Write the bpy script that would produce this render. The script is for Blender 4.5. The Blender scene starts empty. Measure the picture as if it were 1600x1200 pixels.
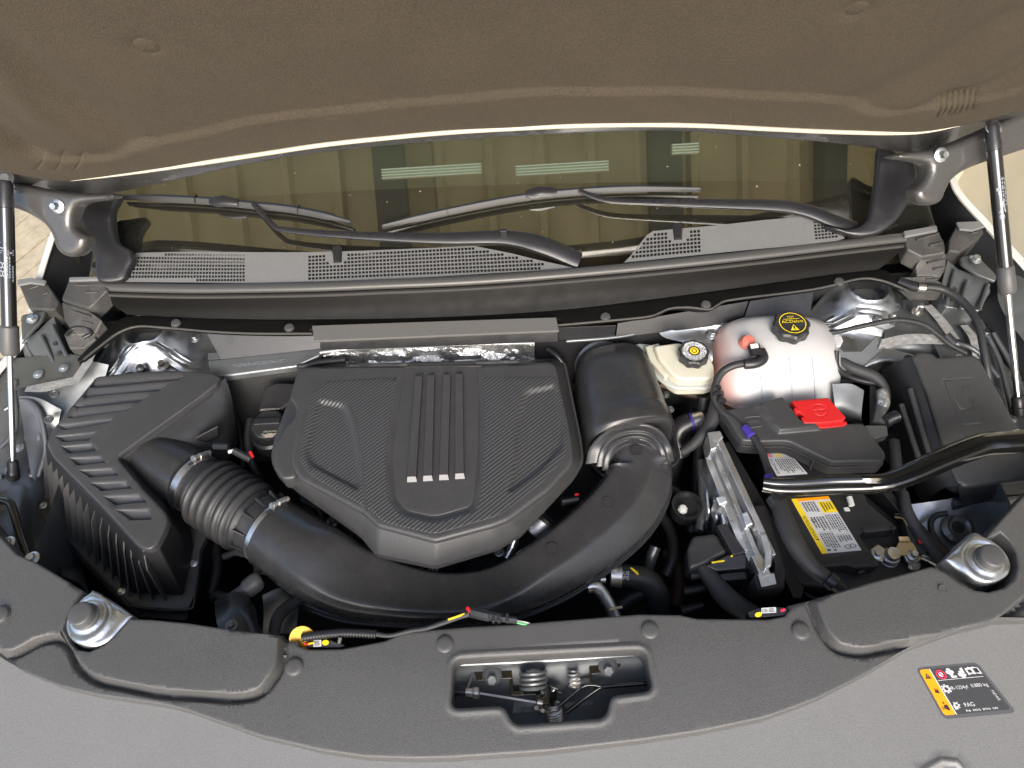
import bpy, bmesh, math, random
import numpy as np
from mathutils import Vector, Matrix, geometry
from math import sin, cos, pi, radians, sqrt, atan2
rng = random.Random(7)
S = bpy.context.scene
COL = S.collection

# ------------------------------------------------------------------ camera
FPX = 1150.0; CAMZ = 1.12; TH = radians(55); RO = radians(3.5)
CAM = Vector((0.0, 0.0, CAMZ))
_F = Vector((0, cos(TH), -sin(TH))); _R0 = Vector((1, 0, 0)); _U0 = Vector((0, sin(TH), cos(TH)))
_R = _R0 * cos(RO) - _U0 * sin(RO); _U = _R0 * sin(RO) + _U0 * cos(RO)
cam = bpy.data.cameras.new('camera'); co = bpy.data.objects.new('camera', cam); COL.objects.link(co)
cam.sensor_width = 36.0; cam.lens = 36.0 * FPX / 1600.0; cam.clip_end = 500; cam.clip_start = 0.02
m = Matrix((_R, _U, -_F)).transposed().to_4x4(); m.translation = CAM; co.matrix_world = m
S.camera = co

# ------------------------------------------------------------------ world, sun, exposure
SUN_EL, SUN_AZ = 33.0, 180.0      # degrees; azimuth clockwise from +y: straight behind the camera
w = bpy.data.worlds.new('World'); S.world = w; w.use_nodes = True
nt = w.node_tree; bg = nt.nodes['Background']
sky = nt.nodes.new('ShaderNodeTexSky'); sky.sky_type = 'NISHITA'; sky.sun_disc = False
sky.sun_elevation = radians(SUN_EL); sky.sun_rotation = radians(SUN_AZ); sky.air_density = 1.0; sky.dust_density = 3.0; sky.ozone_density = 1.0
nt.links.new(sky.outputs[0], bg.inputs[0]); bg.inputs[1].default_value = 0.15
sl = bpy.data.lights.new('sun', 'SUN'); sl.energy = 1.4; sl.angle = radians(34); sl.color = (1.0, 0.975, 0.935)
so = bpy.data.objects.new('sun', sl); COL.objects.link(so)
_az = radians(SUN_AZ); _el = radians(SUN_EL)
_sd = Vector((sin(_az) * cos(_el), cos(_az) * cos(_el), sin(_el)))
so.rotation_euler = _sd.to_track_quat('Z', 'Y').to_euler()
S.view_settings.view_transform = 'Standard'; S.view_settings.look = 'None'
S.view_settings.exposure = 1.12; S.view_settings.gamma = 1.0; S.view_settings.use_curve_mapping = False
S.render.engine = 'CYCLES'

# ------------------------------------------------------------------ pixel -> place
def ray(px, py): return _F + _R * ((px - 800) / FPX) - _U * ((py - 600) / FPX)
def W(px, py, z):
    d = ray(px, py); return CAM + d * ((z - CAMZ) / d.z)
def mpp(P): return (Vector(P) - CAM).dot(_F) / FPX      # metres per photo pixel there
def proj(P):
    v = Vector(P) - CAM; d = v.dot(_F); return (800 + v.dot(_R) / d * FPX, 600 - v.dot(_U) / d * FPX)
class Pl:
    """a plane things are laid out on: pt(u, v, h) is a point h above it"""
    def __init__(s, p0, n=(0, 0, 1), a=(1, 0, 0)):
        s.o = Vector(p0); s.n = Vector(n).normalized()
        s.a = (Vector(a) - s.n * Vector(a).dot(s.n)).normalized(); s.b = s.n.cross(s.a)
    def w(s, px, py, h=0.0):
        d = ray(px, py); o = s.o + s.n * h; return CAM + d * ((o - CAM).dot(s.n) / d.dot(s.n))
    def uv(s, px, py):
        q = s.w(px, py) - s.o; return (q.dot(s.a), q.dot(s.b))
    def uvw(s, P):
        q = Vector(P) - s.o; return (q.dot(s.a), q.dot(s.b))
    def pt(s, u, v, h=0.0): return s.o + s.a * u + s.b * v + s.n * h
def HZ(z): return Pl((0, 0, z))
def PL3(a, b, c):
    """plane through three (px, py, z) points"""
    A, B, C = W(*a), W(*b), W(*c); n = (B - A).cross(C - A).normalized()
    if n.z < 0: n = -n
    return Pl(A, n)

# ------------------------------------------------------------------ objects
def link(o): COL.objects.link(o); return o
def tag(o, label=None, cat=None, group=None, kind=None):
    if label: o['label'] = label
    if cat: o['category'] = cat
    if group: o['group'] = group
    if kind: o['kind'] = kind
    return o
def thing(name, label, cat, loc, group=None, kind=None):
    o = bpy.data.objects.new(name, None); o.empty_display_size = .02; link(o); o.location = loc
    return tag(o, label, cat, group, kind)
def wloc(o):
    p = Vector((0, 0, 0))
    while o is not None: p += o.location; o = o.parent
    return p
def mk(name, vs, fs, mat, parent=None, smooth=True, sharp=40, fix=False, bev=0, seg=2, bang=35, sub=0):
    me = bpy.data.meshes.new(name)
    vs = [Vector(v) for v in vs]
    if parent is None:
        xs = [v.x for v in vs]; ys = [v.y for v in vs]; zs = [v.z for v in vs]
        o0 = Vector(((min(xs) + max(xs)) / 2, (min(ys) + max(ys)) / 2, min(zs)))
    else: o0 = wloc(parent)
    me.from_pydata([v - o0 for v in vs], [], fs)
    if fix:
        b = bmesh.new(); b.from_mesh(me); bmesh.ops.recalc_face_normals(b, faces=b.faces); b.to_mesh(me); b.free()
    me.update()
    if smooth:
        me.polygons.foreach_set('use_smooth', [True] * len(me.polygons))
        if sharp: me.set_sharp_from_angle(angle=radians(sharp))
    if mat: me.materials.append(mat)
    o = bpy.data.objects.new(name, me); link(o)
    if parent is None: o.location = o0
    else: o.parent = parent
    if bev:
        md = o.modifiers.new('bevel', 'BEVEL'); md.width = bev; md.segments = seg; md.limit_method = 'ANGLE'; md.angle_limit = radians(bang)
        md.harden_normals = True; md.use_clamp_overlap = True
    if sub:
        md = o.modifiers.new('sub', 'SUBSURF'); md.levels = sub; md.render_levels = sub
    return o
def copy_tree(o, parent=None):
    c = o.copy(); link(c)
    if parent: c.parent = parent
    for ch in [x for x in COL.objects if x.parent == o]: copy_tree(ch, c)
    return c

# ------------------------------------------------------------------ curves, polygons
def spl(pts, n=8, closed=False):
    P = [np.array(p, float) for p in pts]; N = len(P); out = []
    rg = range(N) if closed else range(N - 1)
    for i in rg:
        if closed: a, b, c, d = P[(i - 1) % N], P[i], P[(i + 1) % N], P[(i + 2) % N]
        else:
            b, c = P[i], P[i + 1]; a = P[i - 1] if i > 0 else 2 * b - c; d = P[i + 2] if i + 2 < N else 2 * c - b
        for k in range(n):
            t = k / n
            out.append(tuple(.5 * ((2 * b) + (c - a) * t + (2 * a - 5 * b + 4 * c - d) * t * t + (3 * b - a - 3 * c + d) * t ** 3)))
    if not closed: out.append(tuple(P[-1]))
    return out
def rnd(pts, r, n=4):
    """round a closed polygon's corners; r in the polygon's units (number or list)"""
    out = []; N = len(pts)
    for i in range(N):
        p = np.array(pts[i], float); a = np.array(pts[i - 1], float); b = np.array(pts[(i + 1) % N], float)
        ri = r[i] if isinstance(r, (list, tuple)) else r
        la = np.linalg.norm(a - p); lb = np.linalg.norm(b - p); k = min(ri, la * .45, lb * .45)
        if k <= 1e-9: out.append(tuple(p)); continue
        pa = p + (a - p) / la * k; pb = p + (b - p) / lb * k
        for j in range(n + 1):
            t = j / n; out.append(tuple((1 - t) ** 2 * pa + 2 * t * (1 - t) * p + t * t * pb))
    return out
def dseg(P, poly, closed=True):
    Q = np.array(poly, float); A = Q if closed else Q[:-1]; B = np.roll(Q, -1, 0) if closed else Q[1:]
    best = np.full(len(P), 1e9)
    for a, b in zip(A, B):
        ab = b - a; L = ab.dot(ab)
        if L < 1e-14: continue
        t = np.clip(((P - a) @ ab) / L, 0, 1); d = np.hypot(*(P - a - t[:, None] * ab).T); best = np.minimum(best, d)
    return best
def inside(P, poly):
    Q = np.array(poly, float); x, y = P[:, 0], P[:, 1]; c = np.zeros(len(P), bool); j = len(Q) - 1
    for i in range(len(Q)):
        xi, yi = Q[i]; xj, yj = Q[j]
        if yi != yj: c ^= ((yi > y) != (yj > y)) & (x < (xj - xi) * (y - yi) / (yj - yi) + xi)
        j = i
    return c
def sdist(P, poly): d = dseg(P, poly); return np.where(inside(P, poly), d, -d)
def ccw(poly):
    a = sum(poly[i - 1][0] * poly[i][1] - poly[i][0] * poly[i - 1][1] for i in range(len(poly)))
    return poly if a > 0 else poly[::-1]
def offs(poly, d, closed=True):
    """offset by d to the inside of a ccw polygon"""
    N = len(poly); out = []
    for i in range(N):
        p = np.array(poly[i]); a = np.array(poly[i - 1] if closed or i > 0 else poly[i]); b = np.array(poly[(i + 1) % N] if closed or i < N - 1 else poly[i])
        t = b - a; L = np.hypot(*t)
        if L < 1e-12: continue
        out.append(tuple(p + np.array((-t[1], t[0])) / L * d))
    return out
def sm(t): t = np.clip(t, 0, 1); return t * t * (3 - 2 * t)
class Pad:
    """raised (or sunk) area with a sloping edge w wide, inside the outline"""
    def __init__(s, poly, h, w): s.p = ccw(list(poly)); s.h = h; s.w = w
    def f(s, P): return s.h * sm(sdist(P, s.p) / s.w)
    def lines(s): return [(offs(s.p, k * s.w), True) for k in (0.0, .35, .65, 1.0)]
class Line:
    """groove (h<0) or bead (h>0) along an open path, half width w"""
    def __init__(s, pts, h, w, closed=False): s.p = list(pts); s.h = h; s.w = w; s.c = closed
    def f(s, P): return s.h * sm(1 - dseg(P, s.p, s.c) / s.w)
    def lines(s): return [(offs(s.p, k * s.w, s.c), s.c) for k in (-1, -.5, 0.0, .5, 1)]
class Step:
    """height h on the left of an open path, nothing on its right; slope w wide"""
    def __init__(s, pts, far, h, w): s.p = list(pts); s.poly = ccw(list(pts) + list(far)); s.h = h; s.w = w
    def f(s, P):
        d = dseg(P, s.p, False); return s.h * sm(np.where(inside(P, s.poly), .5 + d / s.w, .5 - d / s.w))
    def lines(s): return [(offs(s.p, k * s.w, False), False) for k in (-.5, -.2, .2, .5)]
class Dome:
    def __init__(s, c, r, h, pw=2): s.c = c; s.r = r; s.h = h; s.pw = pw
    def f(s, P): d = np.hypot(P[:, 0] - s.c[0], P[:, 1] - s.c[1]); return s.h * sm(1 - d / s.r)
    def lines(s): return [([(s.c[0] + s.r * k * cos(a * pi / 12), s.c[1] + s.r * k * sin(a * pi / 12)) for a in range(24)], True) for k in (.33, .66, 1)]
def sheet(name, pl, outer, mat, parent=None, feats=(), holes=(), sp=.012, skirt=.02, edge=.003, base=None, uvin=False, sharp=50, hole_skirt=None):
    """a moulded sheet on plane pl: outline in photo pixels (or uv), modelled height, rolled edges and real depth"""
    T = (lambda q: [tuple(p) for p in q]) if uvin else (lambda q: [pl.uv(*p[:2]) for p in q])
    out = ccw(T(outer)); hs = [ccw(T(h)) for h in holes]
    loops = [out] + hs
    verts = []; edges = []; faces = []
    def addloop(L, closed=True):
        n0 = len(verts); verts.extend(Vector(p) for p in L); N = len(L)
        edges.extend((n0 + i, n0 + (i + 1) % N) for i in range(N if closed else N - 1))
    for L in loops: addloop(L)
    A = np.array(out); lo = A.min(0); hi = A.max(0)
    def ok(P, tol):
        P = np.array(P); r = inside(P, out) & (dseg(P, out) > tol)
        for h in hs: r &= ~inside(P, h) & (dseg(P, h) > tol)
        return r
    def addfiltered(L, closed, tol):
        if len(L) < 2: return
        k = ok(L, tol); N = len(L); idx = {}
        for i in range(N):
            if k[i]: idx[i] = len(verts); verts.append(Vector(L[i]))
        for i in range(N if closed else N - 1):
            j = (i + 1) % N
            if i in idx and j in idx:
                a = np.array(L[i]); b = np.array(L[j])
                if ok([(a + b) / 2], tol)[0]: edges.append((idx[i], idx[j]))
    if edge:
        for kk in (.12, .42, 1.0):
            addfiltered(offs(out, edge * kk), True, edge * kk * .8)
            for h in hs: addfiltered(offs(h, -edge * kk), True, edge * kk * .8)
    for ft in feats:
        for L, c in ft.lines(): addfiltered(L, c, max(edge, .0008))
    gx = []; j = 0; y = lo[1]
    while y < hi[1]:
        x = lo[0] + (sp / 2 if j % 2 else 0)
        while x < hi[0]: gx.append((x, y)); x += sp
        y += sp * .866; j += 1
    gx = np.array(gx); keep = ok(gx, max(edge, sp * .3))
    for p in gx[keep]: verts.append(Vector(p))
    v2, e2, f2, ov, oe, of = geometry.delaunay_2d_cdt(verts, edges, [list(range(len(out)))], 0 if False else 1, 1e-6)
    P = np.array([(v.x, v.y) for v in v2])
    # drop triangles in holes
    tri = [list(f) for f in f2]; C = np.array([P[f].mean(0) for f in tri])
    kp = inside(C, out)
    for h in hs: kp &= ~inside(C, h)
    tri = [f for f, k in zip(tri, kp) if k]
    up_ = list(range(len(P)))
    def fd(i):
        while up_[i] != i: up_[i] = up_[up_[i]]; i = up_[i]
        return i
    for f in tri:
        for q in f[1:]:
            ra, rb = fd(f[0]), fd(q)
            if ra != rb: up_[ra] = rb
    cn_ = {}
    for f in tri: r_ = fd(f[0]); cn_[r_] = cn_.get(r_, 0) + 1
    big = max(cn_, key=cn_.get); tri = [f for f in tri if fd(f[0]) == big]
    H = np.zeros(len(P))
    if base is not None: H += base(P)
    for ft in feats: H += ft.f(P)
    D = dseg(P, out)
    for h in hs: D = np.minimum(D, dseg(P, h))
    if edge:
        t = np.clip(1 - D / edge, 0, 1); H -= edge * (1 - np.sqrt(np.maximum(0, 1 - t * t)))
    vs = [pl.pt(P[i][0], P[i][1], H[i]) for i in range(len(P))]
    # boundary edges -> skirt
    cnt = {}
    for f in tri:
        for i in range(len(f)):
            a, b = f[i - 1], f[i]; key = (min(a, b), max(a, b)); cnt.setdefault(key, []).append((a, b))
    if skirt:
        mp = {}
        n = pl.n
        for key, l in cnt.items():
            if len(l) == 1:
                a, b = l[0]
                for q in (a, b):
                    if q not in mp: mp[q] = len(vs); vs.append(vs[q] - n * skirt)
                tri.append([b, a, mp[a], mp[b]])
    used = sorted({i for f in tri for i in f}); rm_ = {k: i for i, k in enumerate(used)}
    return mk(name, [vs[i] for i in used], [[rm_[i] for i in f] for f in tri], mat, parent, sharp=sharp)

# ------------------------------------------------------------------ solids
def loft(name, rings, mat, parent=None, caps=(True, True), closed=True, bev=0, seg=2, bang=35, sharp=40, smooth=True, sub=0):
    n = len(rings[0]); vs = [Vector(p) for r in rings for p in r]; fs = []
    for k in range(len(rings) - 1):
        for i in range(n if closed else n - 1):
            j = (i + 1) % n; fs.append([k * n + i, k * n + j, (k + 1) * n + j, (k + 1) * n + i])
    if caps[0]: fs.append(list(range(n))[::-1])
    if caps[1]: fs.append([(len(rings) - 1) * n + i for i in range(n)])
    return mk(name, vs, fs, mat, parent, smooth, sharp, fix=True, bev=bev, seg=seg, bang=bang, sub=sub)
def ring(pts): return [W(*p) for p in pts]
def block(name, top, drop, mat, parent=None, bev=.002, seg=2, spread=0.0, r=0, smooth=True):
    """box-like solid: top outline (px,py,z), sides going down by drop and out by spread"""
    T = ring(top)
    if r:
        q = rnd([tuple(p) for p in T], r); T = [Vector(p) for p in q]
    c = sum(T, Vector((0, 0, 0))) / len(T)
    B = [p + (Vector((p.x - c.x, p.y - c.y, 0)).normalized() * spread if spread else Vector((0, 0, 0))) - Vector((0, 0, drop)) for p in T]
    return loft(name, [T, B], mat, parent, bev=bev, seg=seg)
def frames(C):
    C = [Vector(c) for c in C]; T = []
    for i in range(len(C)):
        a = C[max(i - 1, 0)]; b = C[min(i + 1, len(C) - 1)]; T.append((b - a).normalized())
    up = Vector((0, 0, 1))
    if abs(T[0].dot(up)) > .95: up = Vector((0, 1, 0))
    N = []; n = (up - T[0] * up.dot(T[0])).normalized()
    for t in T: n = (n - t * n.dot(t)).normalized(); N.append(n)
    return C, T, N
def sweep(name, C, sec, mat, parent=None, sc=None, caps=True, up=None, sharp=40, roll=None):
    """sweep a 2-D section [(side, up)...] along world points C; sc: scale per point (number or (sx, sy))"""
    C, T, N = frames(C)
    rings = []
    for i, (c, t, n) in enumerate(zip(C, T, N)):
        if up is not None: n = (Vector(up) - t * Vector(up).dot(t)).normalized()
        s = t.cross(n); k = sc[i] if sc is not None else 1
        kx, ky = k if isinstance(k, (tuple, list)) else (k, k)
        rings.append([c + s * (p[0] * kx) + n * (p[1] * ky) for p in sec])
    return loft(name, rings, mat, parent, caps=(caps, caps), sharp=sharp)
def circ(n=14, pw=1.0, rx=1.0, ry=1.0):
    out = []
    for i in range(n):
        a = 2 * pi * i / n; c, s_ = cos(a), sin(a)
        out.append((rx * math.copysign(abs(c) ** pw, c), ry * math.copysign(abs(s_) ** pw, s_)))
    return out
def tube(name, pts, r, mat, parent=None, n=6, sec=12, caps=True, px=True, wob=None):
    """round tube through (px,py,z[,radius px]) points; r in photo pixels"""
    Q = [tuple(p[:3]) + ((p[3],) if len(p) > 3 else (r,)) for p in pts]
    A = []
    for p in Q:
        P = W(*p[:3]) if px else Vector(p[:3]); A.append((P.x, P.y, P.z, p[3] * (mpp(P) if px else 1)))
    A = spl(A, n) if len(A) > 2 else spl(A, max(2, n // 3))
    C = [a[:3] for a in A]; sc = [a[3] * (wob(i) if wob else 1) for i, a in enumerate(A)]
    return sweep(name, C, circ(sec), mat, parent, sc=sc, caps=caps)
def corr(name, pts, r, mat, parent=None, pitch=.005, amp=.14, sec=14):
    """corrugated hose"""
    Q = [tuple(p[:3]) + ((p[3],) if len(p) > 3 else (r,)) for p in pts]
    A = []
    for p in Q:
        P = W(*p[:3]); A.append((P.x, P.y, P.z, p[3] * mpp(P)))
    A = np.array(spl(A, 30)) if len(A) > 2 else np.array(spl(A, 40))
    L = np.concatenate([[0], np.cumsum(np.linalg.norm(np.diff(A[:, :3], axis=0), axis=1))])
    m_ = max(8, int(L[-1] / pitch) * 4); t = np.linspace(0, L[-1], m_)
    B = np.stack([np.interp(t, L, A[:, k]) for k in range(4)], 1)
    sc = [B[i, 3] * (1 - amp + (amp if i % 4 in (1, 2) else 0)) for i in range(m_)]
    return sweep(name, [tuple(b[:3]) for b in B], circ(sec), mat, parent, sc=sc, sharp=60)
def lathe(name, c, prof, mat, parent=None, axis=(0, 0, 1), n=28, lobes=0, la=0.0, sharp=35, a0=0.0, bev=0):
    """turned solid: prof [(radius, height)...] from c along axis"""
    ax = Vector(axis).normalized(); s = ax.orthogonal().normalized() if abs(ax.z) < .99 else Vector((1, 0, 0))
    s = (s - ax * s.dot(ax)).normalized(); t = ax.cross(s); c = Vector(c); rings = []
    for r, h in prof:
        L = []
        for i in range(n):
            a = a0 + 2 * pi * i / n; k = 1 + (la * cos(lobes * a) if lobes else 0); L.append(c + ax * h + (s * cos(a) + t * sin(a)) * (max(r, 1e-5) * k))
        rings.append(L)
    return loft(name, rings, mat, parent, sharp=sharp, bev=bev)
def join(name, objs, parent=None, mat=None):
    """merge freshly made helper meshes (same parent) into one mesh object"""
    vs = []; fs = []; mats = []; mi = []; base = wloc(parent) if parent else None
    for o in objs:
        p = wloc(o); n0 = len(vs); me = o.data
        vs += [Vector(v.co) + p for v in me.vertices]
        mm = me.materials[0]
        if mm not in mats: mats.append(mm)
        for f in me.polygons: fs.append([n0 + i for i in f.vertices]); mi.append(mats.index(mm))
        bpy.data.objects.remove(o); bpy.data.meshes.remove(me)
    o = mk(name, vs, fs, None, parent)
    for q in mats: o.data.materials.append(q)
    o.data.polygons.foreach_set('material_index', mi)
    return o
def hexbolt(name, P, r, mat, parent, axis=(0, 0, 1), flange=1.6, h=None):
    h = h or r * 1.1
    a = lathe('tmp', P, [(r * flange * .7, 0), (r * flange, .0003), (r * flange, r * .22), (r * flange * .8, r * .4), (r * .5, r * .42)], mat, parent, axis, 20)
    b = lathe('tmp', Vector(P) + Vector(axis).normalized() * r * .3, [(r, 0), (r, h * .85), (r * .86, h), (.1 * r, h * .97)], mat, parent, axis, 6, sharp=20)
    return join(name, [a, b], parent)
def surf(name, rows, mat, parent=None, nu=6, nv=6, thick=0, sharp=50, px=True):
    """smooth patch through a net of (px,py,z) points"""
    R = [[tuple(W(*p)) if px else tuple(p) for p in r] for r in rows]
    R = [spl(r, nu) for r in R]; cols = [spl([r[i] for r in R], nv) for i in range(len(R[0]))]
    n = len(cols[0]); vs = [Vector(p) for c in cols for p in c]; fs = []
    for i in range(len(cols) - 1):
        for j in range(n - 1): fs.append([i * n + j, i * n + j + 1, (i + 1) * n + j + 1, (i + 1) * n + j])
    o = mk(name, vs, fs, mat, parent, sharp=sharp)
    if thick:
        md = o.modifiers.new('solid', 'SOLIDIFY'); md.thickness = thick; md.offset = 0
    return o

# ------------------------------------------------------------------ print
_tc = {}
def text2d(txt):
    if txt in _tc: return _tc[txt]
    c = bpy.data.curves.new('t', 'FONT'); c.body = txt; c.resolution_u = 3; o = bpy.data.objects.new('t', c); link(o)
    dg = bpy.context.evaluated_depsgraph_get(); me = bpy.data.meshes.new_from_object(o.evaluated_get(dg))
    P = np.array([v.co[:2] for v in me.vertices]); F = [list(f.vertices) for f in me.polygons]
    bpy.data.objects.remove(o); bpy.data.curves.remove(c); bpy.data.meshes.remove(me)
    lo, hi = P.min(0), P.max(0); _tc[txt] = ((P - lo) / (hi - lo), F, (hi - lo)[0] / (hi - lo)[1]); return _tc[txt]
def quad(cs, z=None, lift=.0006):
    """uv (0,0 top left; 1,1 bottom right) -> place, from four photo corners tl, tr, br, bl"""
    w4 = [W(*c) if len(c) == 3 else (z.w(*c) if isinstance(z, Pl) else W(c[0], c[1], z)) for c in cs]
    n = (w4[1] - w4[0]).cross(w4[3] - w4[0]).normalized()
    if n.dot(CAM - w4[0]) < 0: n = -n
    def f(u, v, h=0): return (w4[0] * (1 - u) + w4[1] * u) * (1 - v) + (w4[3] * (1 - u) + w4[2] * u) * v + n * (lift + h)
    return f
def prints(name, items, mf, mat, parent, h=.0003):
    """items: ('t', text, u0, v0, u1, v1[, turn]) lettering filling a box; ('p', [(u,v)...]) filled shape; ('r', u0, v0, u1, v1)"""
    vs = []; fs = []
    for it in items:
        n0 = len(vs)
        if it[0] == 't':
            P, F_, asp = text2d(it[1]); u0, v0, u1, v1 = it[2:6]; turn = it[6] if len(it) > 6 else 0
            for x, y in P:
                if turn == 0: a, b = x, 1 - y
                elif turn == 90: a, b = y, x          # reads downwards (top of letters to the right)
                elif turn == -90: a, b = 1 - y, 1 - x
                else: a, b = 1 - x, y
                vs.append(mf(u0 + (u1 - u0) * a, v0 + (v1 - v0) * b, h))
            fs += [[n0 + i for i in f] for f in F_]
        elif it[0] == 'p':
            vs += [mf(u, v, h) for u, v in it[1]]; fs.append(list(range(n0, n0 + len(it[1]))))
        elif it[0] == 'r':
            u0, v0, u1, v1 = it[1:5]; vs += [mf(u0, v0, h), mf(u1, v0, h), mf(u1, v1, h), mf(u0, v1, h)]; fs.append([n0, n0 + 1, n0 + 2, n0 + 3])
        elif it[0] == 'o':                             # ring: u, v, ru, rv, inner fraction
            u, v, ru, rv, k = it[1:6]; N = 28
            for i in range(N):
                a = 2 * pi * i / N
                vs.append(mf(u + ru * cos(a), v + rv * sin(a), h)); vs.append(mf(u + ru * k * cos(a), v + rv * k * sin(a), h))
            fs += [[n0 + 2 * i, n0 + 2 * i + 1, n0 + (2 * i + 3) % (2 * N), n0 + (2 * i + 2) % (2 * N)] for i in range(N)]
    return mk(name, vs, fs, mat, parent, smooth=False)
def dots(u0, v0, u1, v1, rows, seed=1, fill=.8):
    """rows of small print too fine to read: short bars of word length"""
    r = random.Random(seed); out = []; dv = (v1 - v0) / rows
    for i in range(rows):
        u = u0; end = u0 + (u1 - u0) * r.uniform(.75, 1)
        while u < end:
            L = (u1 - u0) * r.uniform(.04, .14)
            out.append(('r', u, v0 + dv * (i + .2), min(u + L, end), v0 + dv * (i + .2 + .5))); u += L + (u1 - u0) * .025
    return out
def coldots(u0, v0, u1, v1, cols, seed=1):
    r = random.Random(seed); out = []; du = (u1 - u0) / cols
    for i in range(cols):
        v = v0; end = v0 + (v1 - v0) * r.uniform(.7, 1)
        while v < end:
            L = (v1 - v0) * r.uniform(.04, .12)
            out.append(('r', u0 + du * (i + .2), v, u0 + du * (i + .75), min(v + L, end))); v += L + (v1 - v0) * .03
    return out

# ------------------------------------------------------------------ materials
def mat(name, col, rough=.5, metal=0.0, bump=0.0, bscale=400.0, speck=0.0, sscale=900.0, coat=0.0, spec=.5, rvar=0.0, emit=None, dirt=0.0, dirtcol=(.25, .2, .15), warp=0.0, wscale=20.0, trans=0.0):
    M = bpy.data.materials.new(name); M.use_nodes = True; t = M.node_tree; b = t.nodes['Principled BSDF']; L = t.links.new
    b.inputs['Base Color'].default_value = (*col, 1); b.inputs['Roughness'].default_value = rough; b.inputs['Metallic'].default_value = metal
    b.inputs['Specular IOR Level'].default_value = spec
    if coat: b.inputs['Coat Weight'].default_value = coat; b.inputs['Coat Roughness'].default_value = .08
    tc = t.nodes.new('ShaderNodeTexCoord')
    def noise(sc, det=3.0):
        n = t.nodes.new('ShaderNodeTexNoise'); n.inputs['Scale'].default_value = sc; n.inputs['Detail'].default_value = det; L(tc.outputs['Object'], n.inputs['Vector']); return n
    def ramp(o, a, b_, lo, hi):
        r = t.nodes.new('ShaderNodeMapRange'); r.inputs[1].default_value = a; r.inputs[2].default_value = b_; r.inputs[3].default_value = lo; r.inputs[4].default_value = hi
        L(o, r.inputs[0]); return r.outputs[0]
    cur = None
    if speck:
        n = noise(sscale, 2); v = ramp(n.outputs[0], .35, .65, 1 - speck, 1 + speck)
        n2 = noise(9, 2); v2 = ramp(n2.outputs[0], .3, .7, 1 - speck * .12, 1 + speck * .12)
        mu = t.nodes.new('ShaderNodeMath'); mu.operation = 'MULTIPLY'; L(v, mu.inputs[0]); L(v2, mu.inputs[1])
        vm = t.nodes.new('ShaderNodeVectorMath'); vm.operation = 'SCALE'; vm.inputs[0].default_value = col; L(mu.outputs[0], vm.inputs['Scale']); cur = vm.outputs[0]; L(cur, b.inputs['Base Color'])
    if dirt:
        n = noise(wscale * .9 + 12, 6); f = ramp(n.outputs[0], .5, .75, 0, dirt); mx = t.nodes.new('ShaderNodeMix'); mx.data_type = 'RGBA'; L(f, mx.inputs[0])
        if cur: L(cur, mx.inputs[6])
        else: mx.inputs[6].default_value = (*col, 1)
        mx.inputs[7].default_value = (*dirtcol, 1); L(mx.outputs[2], b.inputs['Base Color'])
    if rvar:
        n = noise(35, 5); L(ramp(n.outputs[0], .3, .7, max(.03, rough - rvar), rough + rvar), b.inputs['Roughness'])
    last = None
    if warp:
        n = noise(wscale, 2); bp = t.nodes.new('ShaderNodeBump'); bp.inputs['Strength'].default_value = 1; bp.inputs['Distance'].default_value = warp; L(n.outputs[0], bp.inputs['Height']); last = bp
    if bump:
        n = noise(bscale, 2); bp = t.nodes.new('ShaderNodeBump'); bp.inputs['Strength'].default_value = bump; bp.inputs['Distance'].default_value = .0012; L(n.outputs[0], bp.inputs['Height'])
        if last: L(last.outputs[0], bp.inputs['Normal'])
        last = bp
    if last: L(last.outputs[0], b.inputs['Normal'])
    if emit: b.inputs['Emission Color'].default_value = (*emit[:3], 1); b.inputs['Emission Strength'].default_value = emit[3]
    if trans: b.inputs['Transmission Weight'].default_value = trans
    return M
K = {}
K['cover'] = mat('grained grey plastic', (.078, .0775, .0765), .45, bump=.45, bscale=800, speck=.24, sscale=750)
K['fascia'] = mat('front fascia plastic', (.165, .165, .162), .42, bump=.35, bscale=800, speck=.14, sscale=750)
K['plastic'] = mat('black moulded plastic', (.026, .026, .027), .37, bump=.22, bscale=900, speck=.15, rvar=.05, dirt=.14, dirtcol=(.10, .095, .088))
K['duct'] = mat('satin black duct plastic', (.031, .031, .032), .28, bump=.16, bscale=800, speck=.15, rvar=.05, dirt=.14, dirtcol=(.10, .095, .088))
K['smooth'] = mat('smooth black plastic', (.018, .018, .02), .33, rvar=.08)
K['dark'] = mat('dark plastic', (.012, .012, .013), .5, speck=.2)
K['lid'] = mat('airbox plastic', (.047, .047, .048), .36, bump=.3, bscale=800, speck=.25, dirt=.14, dirtcol=(.10, .095, .088))
K['cowl'] = mat('cowl grille plastic', (.165, .166, .164), .4, bump=.4, bscale=700, speck=.2)
K['seal'] = mat('rubber seal', (.066, .064, .060), .34, rvar=.06)
K['rubber'] = mat('rubber', (.022, .022, .023), .5, bump=.15, bscale=300, rvar=.08, dirt=.15, dirtcol=(.09, .085, .08))
K['tape'] = mat('cloth tape', (.03, .03, .032), .6, bump=.6, bscale=500, speck=.2)
K['gloss'] = mat('gloss black paint', (.006, .006, .006), .12, coat=1.0, bump=.05, bscale=60)
K['zinc'] = mat('zinc plated steel', (.6, .62, .63), .38, 1.0, rvar=.12, warp=.002, wscale=14)
K['chrome'] = mat('polished steel', (.7, .7, .7), .14, 1.0, rvar=.05)
K['steel'] = mat('bare bright steel', (.5, .52, .54), .4, 1.0, rvar=.12, warp=.003, wscale=14, dirt=.2, dirtcol=(.3, .3, .3))
K['primer'] = mat('grey metallic body paint', (.15, .16, .165), .36, .55, coat=.3, rvar=.08, warp=.003, wscale=12)
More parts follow.
